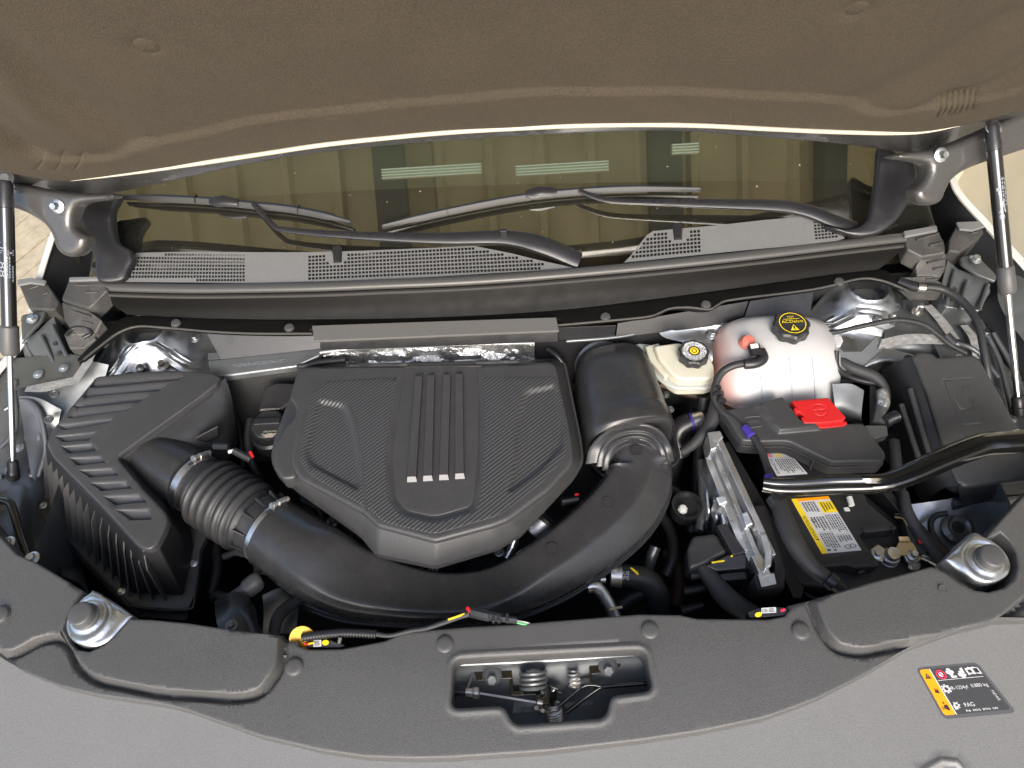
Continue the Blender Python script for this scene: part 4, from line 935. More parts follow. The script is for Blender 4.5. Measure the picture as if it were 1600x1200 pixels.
rec_in = rnd(uvE([(634, 566), (745, 562), (749, 640), (748, 700), (742, 772), (736, 790), (680, 806), (634, 797), (617, 776), (612, 720), (620, 650)]), .012, 4)
feats = [Pad(rec, -.006, .010), Pad(fin_l, -.0065, .010), Pad(fin_r, -.0065, .010),
         Line(uvE([(545, 632), (556, 660), (566, 720), (572, 800)]), .0015, .006)]
cen = np.array(PE.uv(680, 700))
def ebase(P): return .006 * (1 - np.clip(np.hypot(P[:, 0] - cen[0], P[:, 1] - cen[1]) / .32, 0, 1) ** 2) - .003
inlay = rnd(uvE([(508, 596), (618, 591), (866, 588), (874, 606), (887, 690), (884, 712), (852, 750), (795, 795), (782, 804), (770, 809), (680, 835), (600, 817), (578, 797), (482, 741), (468, 721), (472, 690), (488, 612)]), .012, 5)
sheet('carbon_inlay', PE, inlay, K['carbon'], ec, feats[:3], holes=[offs(ccw(list(rec)), -.001)], sp=.008, skirt=.0008, edge=.0006, base=lambda P: ebase(P) + .0009, uvin=True)
shell = sheet('cover_top', PE, plateau, K['lid'], ec, feats, sp=.009, skirt=.004, edge=.006, base=ebase, uvin=True)
cp2 = sheet('centre_panel', HZ(ZC - .0075), rec_in, K['lid'], ec, sp=.012, skirt=.006, edge=.0015, base=lambda P: ebase(P) + .0035, uvin=True)
# sloping side skirt with a flange lip, asymmetric like the photograph
T_ = [PE.pt(u, v, -.010) for u, v in rnd(uvE([(478, 572), (868, 563), (893, 680), (897, 722), (858, 765), (795, 812), (770, 822), (680, 846), (590, 822), (566, 800), (468, 748), (452, 724), (458, 690), (474, 610)]), [.02, .02, .02, .015, .01, .006, .006, .006, .006, .008, .008, .02, .02, .02], 5)]
zl = -.055
Bp = rnd([tuple(W(x, y, zl))[:2] for x, y in [(470, 572), (880, 562), (906, 690), (909, 722), (893, 748), (812, 834), (775, 856), (680, 884), (590, 866), (566, 836), (440, 748), (426, 722), (430, 690), (456, 620)]], [.02, .02, .02, .015, .01, .006, .006, .006, .006, .008, .01, .02, .02, .02], 5)
Bp = [Vector((x, y, zl)) for x, y in Bp]
c0 = sum(Bp, Vector()) / len(Bp)
mid = [a * .45 + b * .55 + (b - c0).normalized() * .003 for a, b in zip(T_, Bp)]
F1 = [b + (b - c0).normalized() * .004 for b in Bp]; F2 = [b - Vector((0, 0, .006)) for b in F1]
loft('side_skirt', [T_, mid, Bp, F1, F2], K['lid'], ec, caps=(False, False), sharp=50)
# plain left shoulder of the cover beside the weave
sheet('left_shoulder', HZ(-.012), rnd([PE.uv(*p) for p in [(466, 572), (500, 571), (486, 612), (470, 690), (462, 745), (440, 748), (427, 728), (428, 700), (442, 668), (456, 655), (462, 640), (458, 628), (452, 622), (460, 590)]], .008, 3), K['lid'], ec, sp=.012, skirt=.03, edge=.005, uvin=True)
for (xb, yb, xt, yt) in ((643, 745, 654, 586), (668, 743.5, 673, 585), (693, 742, 698, 584), (718, 740, 717, 583)):
    # ribs: bars with a chamfered bright front end
    a = PE.w(xb, yb, .007); b = PE.w(xt, yt, .007); d = (b - a).normalized(); s_ = Vector((d.y, -d.x, 0)); wa, wb = .0076, .0070
    def q(p, w_, h): return [p - s_ * w_ * 1.12 + Vector((0, 0, -.014)), p - s_ * w_ + Vector((0, 0, h)), p + s_ * w_ + Vector((0, 0, h)), p + s_ * w_ * 1.12 + Vector((0, 0, -.014))]
    rib = loft('rib', [q(a, wa, .0), q(b, wb, -.001)], K['lid'], ec, bev=.0012)
    e0 = [a - s_ * wa * .95 + Vector((0, 0, .0006)), a + s_ * wa * .95 + Vector((0, 0, .0006)), a + s_ * wa * 1.15 - d * .007 + Vector((0, 0, -.010)), a - s_ * wa * 1.15 - d * .007 + Vector((0, 0, -.010))]
    mk('rib_end', e0 + [p - Vector((0, 0, .003)) + d * .003 for p in e0], [[0, 1, 2, 3], [0, 4, 5, 1], [1, 5, 6, 2], [2, 6, 7, 3], [3, 7, 4, 0]], K['ribend'], rib, smooth=False)
# =================================================================== air filter housing
ZA = -.02; PA = HZ(ZA); uvA = lambda q: [PA.uv(*p[:2]) for p in q]
ab = thing('air_filter_housing', 'black ribbed air filter housing at the left front of the bay', 'air filter box', W(200, 800, -.25))
lid = [(150, 588), (205, 581), (262, 578), (330, 581), (345, 588), (338, 602), (322, 614), (190, 708), (184, 716), (194, 728), (225, 765), (258, 800), (262, 812), (256, 828), (246, 848), (236, 858), (222, 858), (212, 850), (165, 798), (115, 748), (82, 714), (72, 694), (80, 672), (110, 636)]
slots = [[(131, 596.5), (287, 587), (276, 594.5), (141, 605)], [(120, 611), (261, 601), (250, 609.5), (130, 621)], [(109, 628), (234, 617), (222, 626), (119, 637.5)], [(99, 645), (206, 635), (196, 642), (110, 654)], [(89, 663), (177, 654), (170, 661), (100, 672)], [(84, 681), (150, 674), (140, 688), (99, 691)],
         [(94, 697), (144, 692), (151, 704), (107, 708.5)], [(107, 715), (157, 712), (166, 723), (121, 727.5)], [(121, 734), (175, 730.5), (186, 742.5), (141, 746.5)], [(139, 754), (197, 751), (207, 763), (159, 767.5)], [(159, 775), (219, 772), (230, 784.5), (179, 789)], [(181, 796), (233, 794.5), (237, 812), (204, 813)]]
class Slot(Pad):
    """louvre: its floor falls from the rear edge to a deep front edge"""
    def __init__(s, q): s.q = [np.array(x) for x in q]; s.w = .0026; s.h = 1; s.p = ccw(rnd(q, .002, 2))
    def f(s, P):
        a, b_, c_, d_ = s.q; n_ = np.array([-(b_ - a)[1], (b_ - a)[0]]); n_ = n_ / np.hypot(*n_); D = abs(((c_ + d_) / 2 - (a + b_) / 2) @ n_)
        t = np.clip(np.abs((P - a) @ n_) / D, 0, 1); return -(.0025 + .0075 * t) * sm(sdist(P, s.p) / s.w)
fe = [Slot(uvA(s_)) for s_ in slots]
fe.append(Line(uvA([(345, 592), (322, 614), (190, 708)]), .002, .006))
# depth slopes: each slot is deeper at its left end
sheet('ribbed_lid', PA, rnd(uvA(lid), .006, 3), K['lid'], ab, fe, sp=.010, skirt=.012, edge=.004, uvin=True, sharp=60)
# lower right face of the lid and side walls
T_ = ring([(70, 694, ZA - .008), (115, 752, ZA - .008), (165, 801, ZA - .008), (222, 862, ZA - .008), (246, 852, ZA - .008), (264, 812, ZA - .008), (190, 716, ZA - .008), (330, 612, ZA - .008), (347, 588, ZA - .008), (200, 580, ZA - .008), (112, 634, ZA - .008)])
B_ = ring([(76, 772, -.135), (112, 824, -.135), (152, 870, -.135), (208, 926, -.135), (286, 930, -.135), (302, 855, -.135), (288, 780, -.135), (372, 690, -.14), (362, 620, -.12), (205, 590, -.1), (118, 640, -.1)])
M_ = [a * .5 + b * .5 for a, b in zip(T_, B_)]
loft('box_walls', [T_, M_, B_], K['dark'], ab, caps=(True, False), bev=.004)
# fins along the left and front walls
T0 = T_[:5]; B0 = B_[:5]
def along(P, t):
    L = [(P[i + 1] - P[i]).length for i in range(len(P) - 1)]; s_ = t * sum(L)
    for i, l in enumerate(L):
        if s_ <= l or i == len(L) - 1: return P[i] + (P[i + 1] - P[i]) * (s_ / l)
        s_ -= l
cc = sum(T_, Vector()) / len(T_)
for k in range(16):
    t_ = .03 + k / 16 * .95; a = along(T0, t_); b = along(B0, t_); o_ = Vector((a.x - cc.x, a.y - cc.y, 0)).normalized() if k < 13 else Vector((.1, -1, 0)).normalized()
    tn = Vector((-o_.y, o_.x, 0)) * .0011; a = a + Vector((0, 0, -.012)); m1 = a * .82 + b * .18 + o_ * .016; m2 = b + o_ * .012
    ins = -o_ * .004
    poly = [a + ins, a + o_ * .003, m1, m2, b + ins]
    mk('fin', [p + tn for p in poly] + [p - tn for p in poly], [[0, 1, 2, 3, 4], [9, 8, 7, 6, 5]] + [[i, i + 5, (i + 1) % 5 + 5, (i + 1) % 5] for i in range(5)], K['lid'], ab, smooth=False)
for (x0, y0, x1, y1) in ((98, 712, 112, 727), (118, 737, 133, 753), (143, 763, 160, 780), (170, 791, 186, 806), (197, 820, 213, 835)):
    tabp = [W(x0, y0 + 6, ZA - .006), W(x1, y1 + 6, ZA - .006), W(x1 + 2, y1 + 15, ZA - .022), W(x0 + 2, y0 + 15, ZA - .022)]
    o_ = Vector((-.75, -.6, 0)) * .004; mk('clip_tab', [p + o_ for p in tabp] + tabp, [[0, 1, 2, 3], [0, 4, 5, 1], [1, 5, 6, 2], [2, 6, 7, 3], [3, 7, 4, 0]], K['lid'], ab, smooth=False)
FL = [(50, 762), (62, 772), (66, 800), (80, 812), (110, 845), (150, 892), (188, 930), (206, 946), (292, 952), (304, 930), (312, 860), (340, 800), (300, 770)]
PF2 = HZ(-.138)
sheet('lower_flange', PF2, FL + [(250, 640), (80, 690)], K['lid'], ab, sp=.03, skirt=.012, edge=.002)
sheet('lower_box', HZ(-.160), [(60, 795), (100, 850), (190, 945), (210, 962), (290, 968), (312, 870), (345, 800), (250, 650), (80, 700)], K['dark'], ab, sp=.04, skirt=.16, edge=.004)
tube('flange_edge', [(56, 774, -.138), (66, 803, -.138), (110, 846, -.138), (190, 932, -.138), (207, 947, -.138), (292, 953, -.138), (304, 930, -.138), (311, 862, -.138)], 1.8, K['lid'], ab, sec=8, n=3)
for x, y in ((68, 790), (190, 924), (303, 880), (276, 792)): hexbolt('lid_screw', W(x, y, -.137), .0045, K['zinc'], ab, h=.004)
block('corner_lug', [(55, 780, -.136), (66, 783, -.136), (80, 802, -.136), (78, 812, -.136), (66, 808, -.136)], .012, K['plastic'], ab)
# sloping face with the outlet mouth, behind the ridge
surf('outlet_face', [[(352, 590, -.03), (332, 608, -.03), (260, 658, -.03), (190, 712, -.03)], [(362, 622, -.06), (345, 645, -.06), (290, 700, -.06), (215, 745, -.06)], [(370, 680, -.13), (355, 720, -.13), (310, 770, -.13), (262, 812, -.12)]], K['plastic'], ab)
AX = [(205, 700, -.095), (245, 722, -.09), (302, 752, -.085)]
tube('outlet_pipe', [(200, 698, -.098, 50), (235, 717, -.093, 51), (270, 736, -.089, 51), (302, 752, -.085, 50)], 51, K['duct'], ab, sec=32)
tube('pipe_shoulder', [(205, 700, -.097, 58), (220, 708, -.095, 60), (232, 714, -.093, 51)], 51, K['plastic'], ab, sec=32)
surf('gusset', [[(306, 684, -.04), (322, 675, -.04), (341, 665, -.04)], [(310, 690, -.075), (325, 690, -.075), (342, 682, -.075)]], K['plastic'], ab, thick=.002)

# =================================================================== bellows hose, clamps
bl = thing('air_bellows', 'black accordion rubber hose joining filter housing and intake duct', 'bellows hose', W(365, 795, -.16))
path = [(300, 751, -.085), (330, 770, -.084), (365, 793, -.083), (400, 815, -.082), (432, 836, -.081)]
P3 = [np.array(W(*p)) for p in path]; Q3 = spl(P3, 16); Q3 = np.array(Q3); Ls = np.concatenate([[0], np.cumsum(np.linalg.norm(np.diff(Q3, axis=0), axis=1))])
nb = 8; Mn = 132; tt = np.linspace(0, 1, Mn); Cc = np.stack([np.interp(tt * Ls[-1], Ls, Q3[:, k]) for k in range(3)], 1); sc = []
for t_ in tt:
    if t_ < .12: r = .052 + .002 * (t_ > .05)
    elif t_ < .80:
        u = (t_ - .12) / .68; en = sm(np.array([u * 5]))[0] * sm(np.array([(1 - u) * 5]))[0]; ph = (u * nb) % 1
        r = .054 + .012 * en * (.55 + .45 * (1 - abs(2 * ph - 1) ** 2.2)) + .002
        r = .0535 + en * (.0050 + .0085 * (1 - abs(2 * ph - 1) ** 2.0))
    elif t_ < .9: r = .059 - (t_ - .8) * .02
    else: r = .057
    sc.append(r)
sweep('bellows', [tuple(c) for c in Cc], circ(40), K['rubber'], bl, sc=sc, sharp=80)
ax2 = (Vector(Cc[-1]) - Vector(Cc[-14])).normalized()
# ribs on the cuff
e1, e2 = ax2.orthogonal().normalized(), None; e2 = ax2.cross(e1)
cpos = Vector(Cc[int(Mn * .85)])
for k in range(12):
    a = 2 * pi * k / 12; dr = e1 * cos(a) + e2 * sin(a); tn = ax2.cross(dr) * .0012; p0 = cpos + dr * .056 - ax2 * .014; p1 = cpos + dr * .056 + ax2 * .010; p2 = p1 + dr * .003; p3 = p0 + dr * .010
    mk('cuff_rib', [p + tn for p in (p0, p1, p2, p3)] + [p - tn for p in (p0, p1, p2, p3)], [[0, 1, 2, 3], [7, 6, 5, 4], [0, 4, 5, 1], [1, 5, 6, 2], [2, 6, 7, 3], [3, 7, 4, 0]], K['rubber'], bl, smooth=False)
def clamp(c, ax, r, label, scr, wd=.015):
    c = Vector(c); ax = Vector(ax).normalized(); t = thing('hose_clamp', label, 'hose clamp', c - Vector((0, 0, r)), 'worm drive hose clamps on the air intake')
    lathe('band', c - ax * wd / 2, [(r, 0), (r + .0014, .0004), (r + .0018, wd * .5), (r + .0014, wd - .0004), (r, wd)], K['chrome'] if False else K['zinc'], t, axis=ax, n=56, sharp=60)
    # screw housing on the band, at direction scr
    sd = (Vector(scr) - ax * Vector(scr).dot(ax)).normalized(); tg = ax.cross(sd).normalized(); b = c + sd * (r + .005)
    if tg.x < 0: tg = -tg
    lathe('screw', b - tg * .018, [(.0062, 0), (.0068, .001), (.0068, .007), (.0045, .008), (.0045, .032), (.0058, .033), (.0058, .038), (.003, .039)], K['lead'], t, axis=tg, n=10, sharp=25)
    loft('screw_housing', [[b + tg * (.004 * 0 + s_) + ax * u + sd * v for u, v in ((-.006, -.005), (.006, -.005), (.006, .003), (.003, .006), (-.003, .006), (-.006, .003))] for s_ in (-.004, .014)], K['lead'], t, bev=.0008)
    for k in range(9):
        a = -.1 - .045 * k; dr = sd * cos(a) - (ax.cross(sd) if True else 0) * sin(a) * (1 if tg.dot(ax.cross(sd)) < 0 else -1)
        p = c + dr * (r + .0019); tn = ax.cross(dr)
        mk('band_notch', [p + ax * u + tn * v + dr * h for h in (0, .0006) for u, v in ((-.0035, -.0006), (.0035, -.0006), (.0035, .0006), (-.0035, .0006))], [[0, 1, 2, 3], [4, 5, 6, 7], [0, 1, 5, 4], [1, 2, 6, 5], [2, 3, 7, 6], [3, 0, 4, 7]], K['ink'], t, smooth=False)
    return t
dA = Vector(Cc[10]) - Vector(Cc[0])
clamp(Vector(Cc[8]), dA, .0545, 'steel hose clamp at the filter housing end of the accordion hose', (.35, .6, .9))
clamp(Vector(Cc[-6]), ax2, .0585, 'steel hose clamp at the intake duct end of the accordion hose', (.35, .6, .9))

# =================================================================== intake duct and resonator
du = thing('intake_duct', 'big black air intake duct curving round the front of the engine cover', 'intake duct', W(720, 930, -.14))
mid_ = [(428, 834, -.082, 55, 1, 1), (462, 856, -.082, 57, 1, 1), (498, 880, -.083, 60, 1, .92), (550, 908, -.087, 54, 1, .7), (620, 926, -.092, 44, 1, .62), (700, 935, -.094, 38, 1, .62), (780, 926, -.094, 40, 1, .6), (852, 892, -.090, 46, 1, .6), (918, 846, -.087, 50, 1, .56), (972, 796, -.082, 52, 1, .54), (999, 748, -.076, 50, 1, .55), (996, 712, -.07, 50, 1, .6), (988, 690, -.066, 46, 1, .7)]
rows = []
for x, y, z, r, a, b in mid_:
    P = W(x, y, z); rows.append((P.x, P.y, P.z, r * mpp(P) * a, r * mpp(P) * b))
Q = spl(rows, 8)
N = len(Q)
sweep('duct_body', [q[:3] for q in Q[:9]], circ(40, 1.0), K['duct'], du, sc=[(q[3], q[4]) for q in Q[:9]], up=(0, 0, 1), caps=False)
def polysec(k):
    # k: where the flat top ends and the chamfer starts on the outer side
    P_ = rnd([(-1, -1), (-1, .55), (-.82, .98), (k, 1.0), (min(.95, k + .48), .36 + .3 * (k > .6)), (1, .0), (1, -1)], .07, 3); out = []
    for i in range(80):
        a = 2 * pi * i / 80 + 1e-4; dx, dy = cos(a), sin(a); best = 1
        for (x1, y1), (x2, y2) in zip(P_, P_[1:] + P_[:1]):
            den = dx * (y2 - y1) - dy * (x2 - x1)
            if abs(den) < 1e-12: continue
            t = (x1 * (y2 - y1) - y1 * (x2 - x1)) / den; u = (x1 * dy - y1 * dx) / den
            if t > 0 and -1e-9 <= u <= 1 + 1e-9: best = t
        out.append((dx * best, dy * best))
    return out
def blendsec(k):  # from round to soft box section
    pw = 1.0 - .42 * sm(np.array([k]))[0]; return circ(40, pw)
C, T, NN = frames([q[:3] for q in Q]); rings = []
for i, (c, t_) in enumerate(zip(C, T)):
    n_ = (Vector((0, 0, 1)) - t_ * t_.z).normalized(); s_ = t_.cross(n_); kk = float(sm(np.array([(i - 10) / 18]))[0]); ch = .78 - .5 * float(sm(np.array([(i - 40) / 18]))[0]); side = 1 if s_.y < 0 else -1
    cs = circ(80); ps = polysec(ch)
    if side < 0: ps = [(-ps[(40 - j) % 80][0], ps[(40 - j) % 80][1]) for j in range(80)]
    sec = [(p[0] * (1 - kk) + q[0] * kk, p[1] * (1 - kk) + q[1] * kk) for p, q in zip(cs, ps)]; rings.append([c + s_ * (p[0] * Q[i][3]) + n_ * (p[1] * Q[i][4]) for p in sec])
loft('duct_elbow', rings, K['duct'], du, caps=(False, True), sharp=60)
# parting flange round the outer foot of the duct
for off_, rr, hh in ((1.03, .0035, -.55), (1.10, .003, -.75)):
    pts = []
    for i in range(14, N - 4, 2):
        n_ = (Vector((0, 0, 1)) - T[i] * T[i].z).normalized(); s_ = T[i].cross(n_); side = 1 if (s_.y < 0) else -1
        pts.append(tuple(C[i] + s_ * side * Q[i][3] * (off_ - .06) * .97 + n_ * Q[i][4] * hh))
    sweep('parting_flange', pts, [(a * 2.2, b) for a, b in circ(8)], K['smooth'], du, sc=[rr * .7] * len(pts), up=(0, 0, 1))
# moulded hollow at the round to flat change
lathe('cuff_ring', Vector(Q[3][:3]), [(.0585, 0), (.0605, .001), (.0605, .004), (.0585, .005)], K['duct'], du, axis=T[3], n=48)
block('duct_latch', [(405, 888, -.10), (420, 880, -.095), (448, 900, -.095), (432, 912, -.10)], .02, K['plastic'], du, bev=.0015)
for q_ in ([(404, 894, -.09), (412, 874, -.088)], [(412, 874, -.088), (416, 890, -.088)], [(406, 896, -.09), (430, 898, -.088)]): tube('latch_rib', q_, 2.2, K['smooth'], du, sec=6)
for (x, y, z) in ((862, 857, -.056), (994, 704, -.03), (950, 785, -.05)):
    P = W(x, y, z); lathe('ejector_mark', P, [(.010, -.002), (.0102, .0004), (.0096, .0004), (.0094, -.0002), (.0001, -.0002)], K['duct'], du, n=24)
rs = thing('resonator_box', 'black half round resonator box beside the engine cover with stepped front arch', 'resonator', W(975, 640, -.12))
rr = []
for x, y, z, r, h in [(950, 566, -.085, 42, .6), (953, 572, -.08, 54, .9), (958, 590, -.078, 60, 1.0), (965, 620, -.074, 64, 1.0), (975, 660, -.070, 68, 1.0), (981, 676, -.067, 70, 1.0), (984, 687, -.067, 70, .98), (985, 690, -.067, 67, .9)]:
    P = W(x, y, z); rr.append((P.x, P.y, P.z, r * mpp(P), r * mpp(P) * h * .92))
Q_ = spl(rr, 5)
sweep('resonator_shell', [q[:3] for q in Q_], circ(40, .72), K['duct'], rs, sc=[(q[3], q[4]) for q in Q_], up=(0, 0, 1), sharp=50)
# stepped arches over the duct mouth
AR = [[(916, 722), (921, 700), (938, 680), (960, 667), (986, 662), (1014, 663), (1036, 676), (1050, 700), (1053, 718)],
      [(932, 726), (937, 705), (950, 688), (968, 678), (989, 674), (1011, 676), (1029, 688), (1040, 705), (1044, 722)],
      [(941, 732), (945, 712), (956, 697), (972, 687), (990, 683), (1008, 685), (1023, 695), (1032, 710), (1036, 728)],
      [(950, 738), (953, 720), (962, 706), (975, 697), (990, 694), (1006, 696), (1018, 704), (1025, 718), (1028, 736)]]
rws = []
for k, z in enumerate((-.008, -.017, -.025, -.034)):
    dz = .0; e = [.03, .012, .003, 0, 0, 0, .003, .012, .03]
    if k: rws.append([(x, y - 3, z - ee * 1.0 + .0012) for (x, y), ee in zip(AR[k], e)])
    rws.append([(x, y, z - ee * 1.0) for (x, y), ee in zip(AR[k], e)])
    rws.append([(x, y + 3, z - .0065 - ee * 1.0) for (x, y), ee in zip(AR[k], e)])
surf('stepped_arch', rws, K['duct'], rs, nu=5, nv=3, sharp=80)
tube('side_rail', [(898, 600, -.12), (915, 700, -.12), (935, 735, -.12), (948, 745, -.12)], 4, K['smooth'], rs)
tube('side_rail', [(1012, 580, -.10), (1040, 650, -.10), (1060, 712, -.10), (1044, 732, -.10)], 3, K['smooth'], rs)
th = thing('throttle_flange', 'round dark metal collar behind the resonator box', 'collar', W(940, 565, -.12))
tax = Vector(Q_[4][:3]) - Vector(Q_[0][:3])
pc = W(943, 576, -.088)
lathe('collar_ring', pc - tax.normalized() * .022, [(.048, -.01), (.055, 0), (.056, .004), (.052, .008), (.051, .016), (.054, .018), (.054, .026), (.049, .028)], K['primer'], th, axis=tax, n=48)
lathe('collar_ring', pc - tax.normalized() * .036, [(.04, -.008), (.0495, 0), (.0495, .008), (.045, .012)], K['smooth'], th, axis=tax, n=48)
block('warning_plate', [(942, 569, -.028), (955, 567, -.028), (957, 574, -.03), (944, 576, -.03)], .002, K['ink'], th, bev=.0003)

# =================================================================== oil filler
oc = thing('oil_filler_cap', 'black oil filler cap with cream oil can mark left of the engine cover', 'oil cap', W(430, 680, -.12))
lathe('filler_neck', W(428, 690, -.13), [(.036, 0), (.036, .03), (.031, .034), (.031, .05), (.029, .055)], K['smooth'], oc, n=36)
pcap = W(422, 668, -.075)
lathe('cap_body', pcap, [(.030, 0), (.0315, .004), (.0315, .012), (.0285, .015), (.0001, .0155)], K['plastic'], oc, n=36, lobes=6, la=.03)
loft('cap_grip', [[pcap + Vector((sx * a, b, h)) for sx, b in ((-1, -.006), (1, -.006), (1, .008), (-1, .008))] for a, h in ((.029, .012), (.026, .021), (.024, .023))], K['smooth'], oc, bev=.003, seg=3)
block('neck_guard', [(412, 603, -.07), (432, 597, -.07), (466, 598, -.07), (460, 622, -.07), (440, 640, -.075), (402, 642, -.075)], .05, K['plastic'], oc, bev=.006, seg=3)
pz = HZ(pcap.z + .0162)
f = quad([(408, 673), (434, 671), (433, 684), (406, 686)], pz)
prints('oil_can_mark', [('t', 'dexos', .15, .0, .95, .3), ('p', [(.2, .5), (.35, .5), (.42, .42), (.7, .42), (.72, .52), (.95, .42), (.97, .5), (.78, .68), (.7, .9), (.3, .9), (.28, .7), (.12, .62)]), ('r', .05, .4, .18, .5)], f, K['cream'], oc)
f = quad([(405, 639), (441, 636), (440, 640), (403, 643.5)], HZ(pcap.z + .0235))
prints('cap_wordmark', [('t', 'ACDelco', 0.1, .1, .9, .9)], f, K['cream'], oc)
# hoses and dark clutter left of the cover
for q_, r_, l_ in (([(392, 655, -.12), (388, 690, -.13), (396, 730, -.15), (410, 750, -.18)], 7, 'thin black hose beside the oil filler neck'),
                   ([(355, 610, -.16), (368, 650, -.17), (376, 690, -.18), (380, 730, -.2)], 5, 'thin black cable dropping between filter housing and engine')):
    tag(tube('rubber_hose', q_, r_, K['rubber']), l_, 'hose')
cn = thing('sensor_plug', 'small grey and black sensor plug with a red tab above the accordion hose', 'electrical plug', W(370, 700, -.05))
for a, b, r_, m_ in (((334, 697, -.03), (357, 698, -.03), 5, 'smooth'), ((357, 706, -.028), (366, 704, -.028), 3, 'white'), ((365, 704, -.03), (392, 718, -.04), 6, 'dark')): tube('plug_body', [a, b], r_, K[m_], cn, sec=8)
tube('red_tab', [(391, 706, -.034), (395, 714, -.036)], 2.6, K['red'], cn, sec=6)

# parts visible through gaps under the engine cover
eb_ = thing('engine_block', 'dark engine block and bright pipes glimpsed around the engine cover', 'engine', W(700, 800, -.42))
block('block_body', [(420, 640, -.16), (900, 600, -.16), (1030, 780, -.18), (800, 900, -.18), (500, 900, -.18)], .2, K['dark'], eb_, bev=.01)
tube('heat_pipe', [(800, 856, -.11), (806, 836, -.1), (812, 815, -.1)], 6, K['alu'], eb_)
lathe('cat_shell', W(835, 832, -.14), [(.03, 0), (.034, .01), (.034, .03), (.028, .036)], K['steel'], eb_, axis=(.6, .5, .4))
tube('bright_pipe', [(792, 872, -.13), (802, 850, -.12), (806, 838, -.11)], 7, K['alu'], eb_)
block('sensor_block', [(875, 778, -.11), (905, 774, -.11), (907, 784, -.11), (877, 790, -.11)], .02, K['smooth'], eb_)
for x, y in ((520, 815), (543, 845)): hexbolt('engine_bolt', W(x, y, -.12), .007, K['primer2'], eb_)
for x, y in ((604, 876), (640, 884), (780, 862)): hexbolt('engine_bolt', W(x, y, -.12), .006, K['primer'], eb_)
tube('loom', [(505, 790, -.12), (515, 800, -.13), (560, 840, -.15), (620, 885, -.15)], 6, K['tape'], eb_)
ff = thing('black_filler_canister', 'black canister top with white lettering below the engine cover', 'canister', W(688, 884, -.15))
lathe('canister_top', W(688, 880, -.132), [(.042, 0), (.042, .03), (.038, .036), (.0001, .038)], K['gloss'], ff, n=36)
f = quad([(658, 886), (684, 886), (684, 893), (658, 893)], HZ(-.0935)); prints('lettering', [('t', 'ICAO', 0, 0, 1, 1)], f, K['lwhite'], ff)

# =================================================================== brake fluid reservoir
bk = thing('brake_fluid_reservoir', 'cream brake fluid reservoir with black ribbed cap and yellow centre', 'brake fluid tank', W(1070, 580, -.1))
block('base_plate', [(981, 540, -.05), (1000, 536, -.05), (1035, 540, -.05), (1112, 603, -.05), (1106, 607, -.05), (1060, 607, -.05), (1042, 602, -.05), (1000, 568, -.05), (984, 552, -.05)], .008, K['tankf'], bk, bev=.003, seg=3)
block('tank', [(1022, 540, -.022), (1060, 535, -.02), (1105, 548, -.02), (1116, 572, -.022), (1116, 588, -.03), (1105, 592, -.03), (1062, 592, -.03), (1050, 584, -.028), (1030, 560, -.024)], .05, K['tankb'], bk, bev=.006, seg=4, spread=.004, r=.006)
block('neck_step', [(1008, 540, -.034), (1030, 535, -.034), (1050, 580, -.038), (1040, 590, -.038), (1015, 562, -.036)], .03, K['tankb'], bk, bev=.004, seg=3)
pk = W(1082, 558, -.018)
cap = lathe('screw_cap', pk, [(.026, 0), (.0285, .002), (.0285, .016), (.0265, .019), (.0001, .0195)], K['plastic'], bk, n=72, lobes=9, la=.045, sharp=30)
kz = pk.z + .0197
def disc(nm, c, r0, r1, z, m_, par, n=40):
    vs = []
    for i in range(n):
        a = 2 * pi * i / n; vs += [(c.x + r0 * cos(a), c.y + r0 * sin(a), z), (c.x + r1 * cos(a), c.y + r1 * sin(a), z)]
    return mk(nm, vs, [[2 * i, 2 * i + 1, (2 * i + 3) % (2 * n), (2 * i + 2) % (2 * n)] for i in range(n)], m_, par, smooth=False)
disc('white_print_ring', pk, .0115, .0228, kz + .0003, K['lwhite'], cap); disc('black_ring', pk, .0085, .0114, kz + .0004, K['ink'], cap); disc('yellow_disc', pk, .0001, .0084, kz + .0004, K['yellow'], cap)
disc('fluid_mark', pk, .0038, .0052, kz + .0007, K['ink'], cap)
vs = []; fs = []
r_ = random.Random(4)
for rad in (.0135, .0165, .0195, .0218):
    a = 0
    while a < 6.1:
        L_ = r_.uniform(.12, .4)
        if r_.random() < .75:
            n0 = len(vs)
            for q_ in (0, 1, 2):
                for rr_ in (rad - .0006, rad + .0006): vs.append((pk.x + rr_ * cos(a + L_ * q_ / 2), pk.y + rr_ * sin(a + L_ * q_ / 2), kz + .0006))
            fs += [[n0, n0 + 1, n0 + 3, n0 + 2], [n0 + 2, n0 + 3, n0 + 5, n0 + 4]]
        a += L_ + .08
mk('cap_fine_print', vs, fs, K['ink'], cap, smooth=False)

# =================================================================== coolant tank
ct = thing('coolant_tank', 'milky white coolant tank holding pink coolant under a black cap', 'coolant tank', W(1215, 610, -.16))
def ell(cx, cy, z, rx, ry, pw=.85, n=40, rot=0.0):
    P = W(cx, cy, z); out = []
    for a, b in circ(n, pw): out.append(Vector((P.x + a * rx * cos(rot) - b * ry * sin(rot), P.y + a * rx * sin(rot) + b * ry * cos(rot), z)))
    return out
rot_ = -.06
RG = [ell(1228, 512, .010, .034, .022, .8, rot=rot_), ell(1225, 517, .006, .064, .036, .7, rot=rot_), ell(1220, 527, -.006, .098, .055, .62, rot=rot_), ell(1216, 540, -.022, .113, .068, .56, rot=rot_), ell(1212, 558, -.042, .119, .076, .55, rot=rot_), ell(1210, 574, -.058, .120, .079, .55, rot=rot_), ell(1209, 586, -.070, .119, .079, .55, rot=rot_)]
loft('tank_upper', RG, K['tankw'], ct, sharp=70)
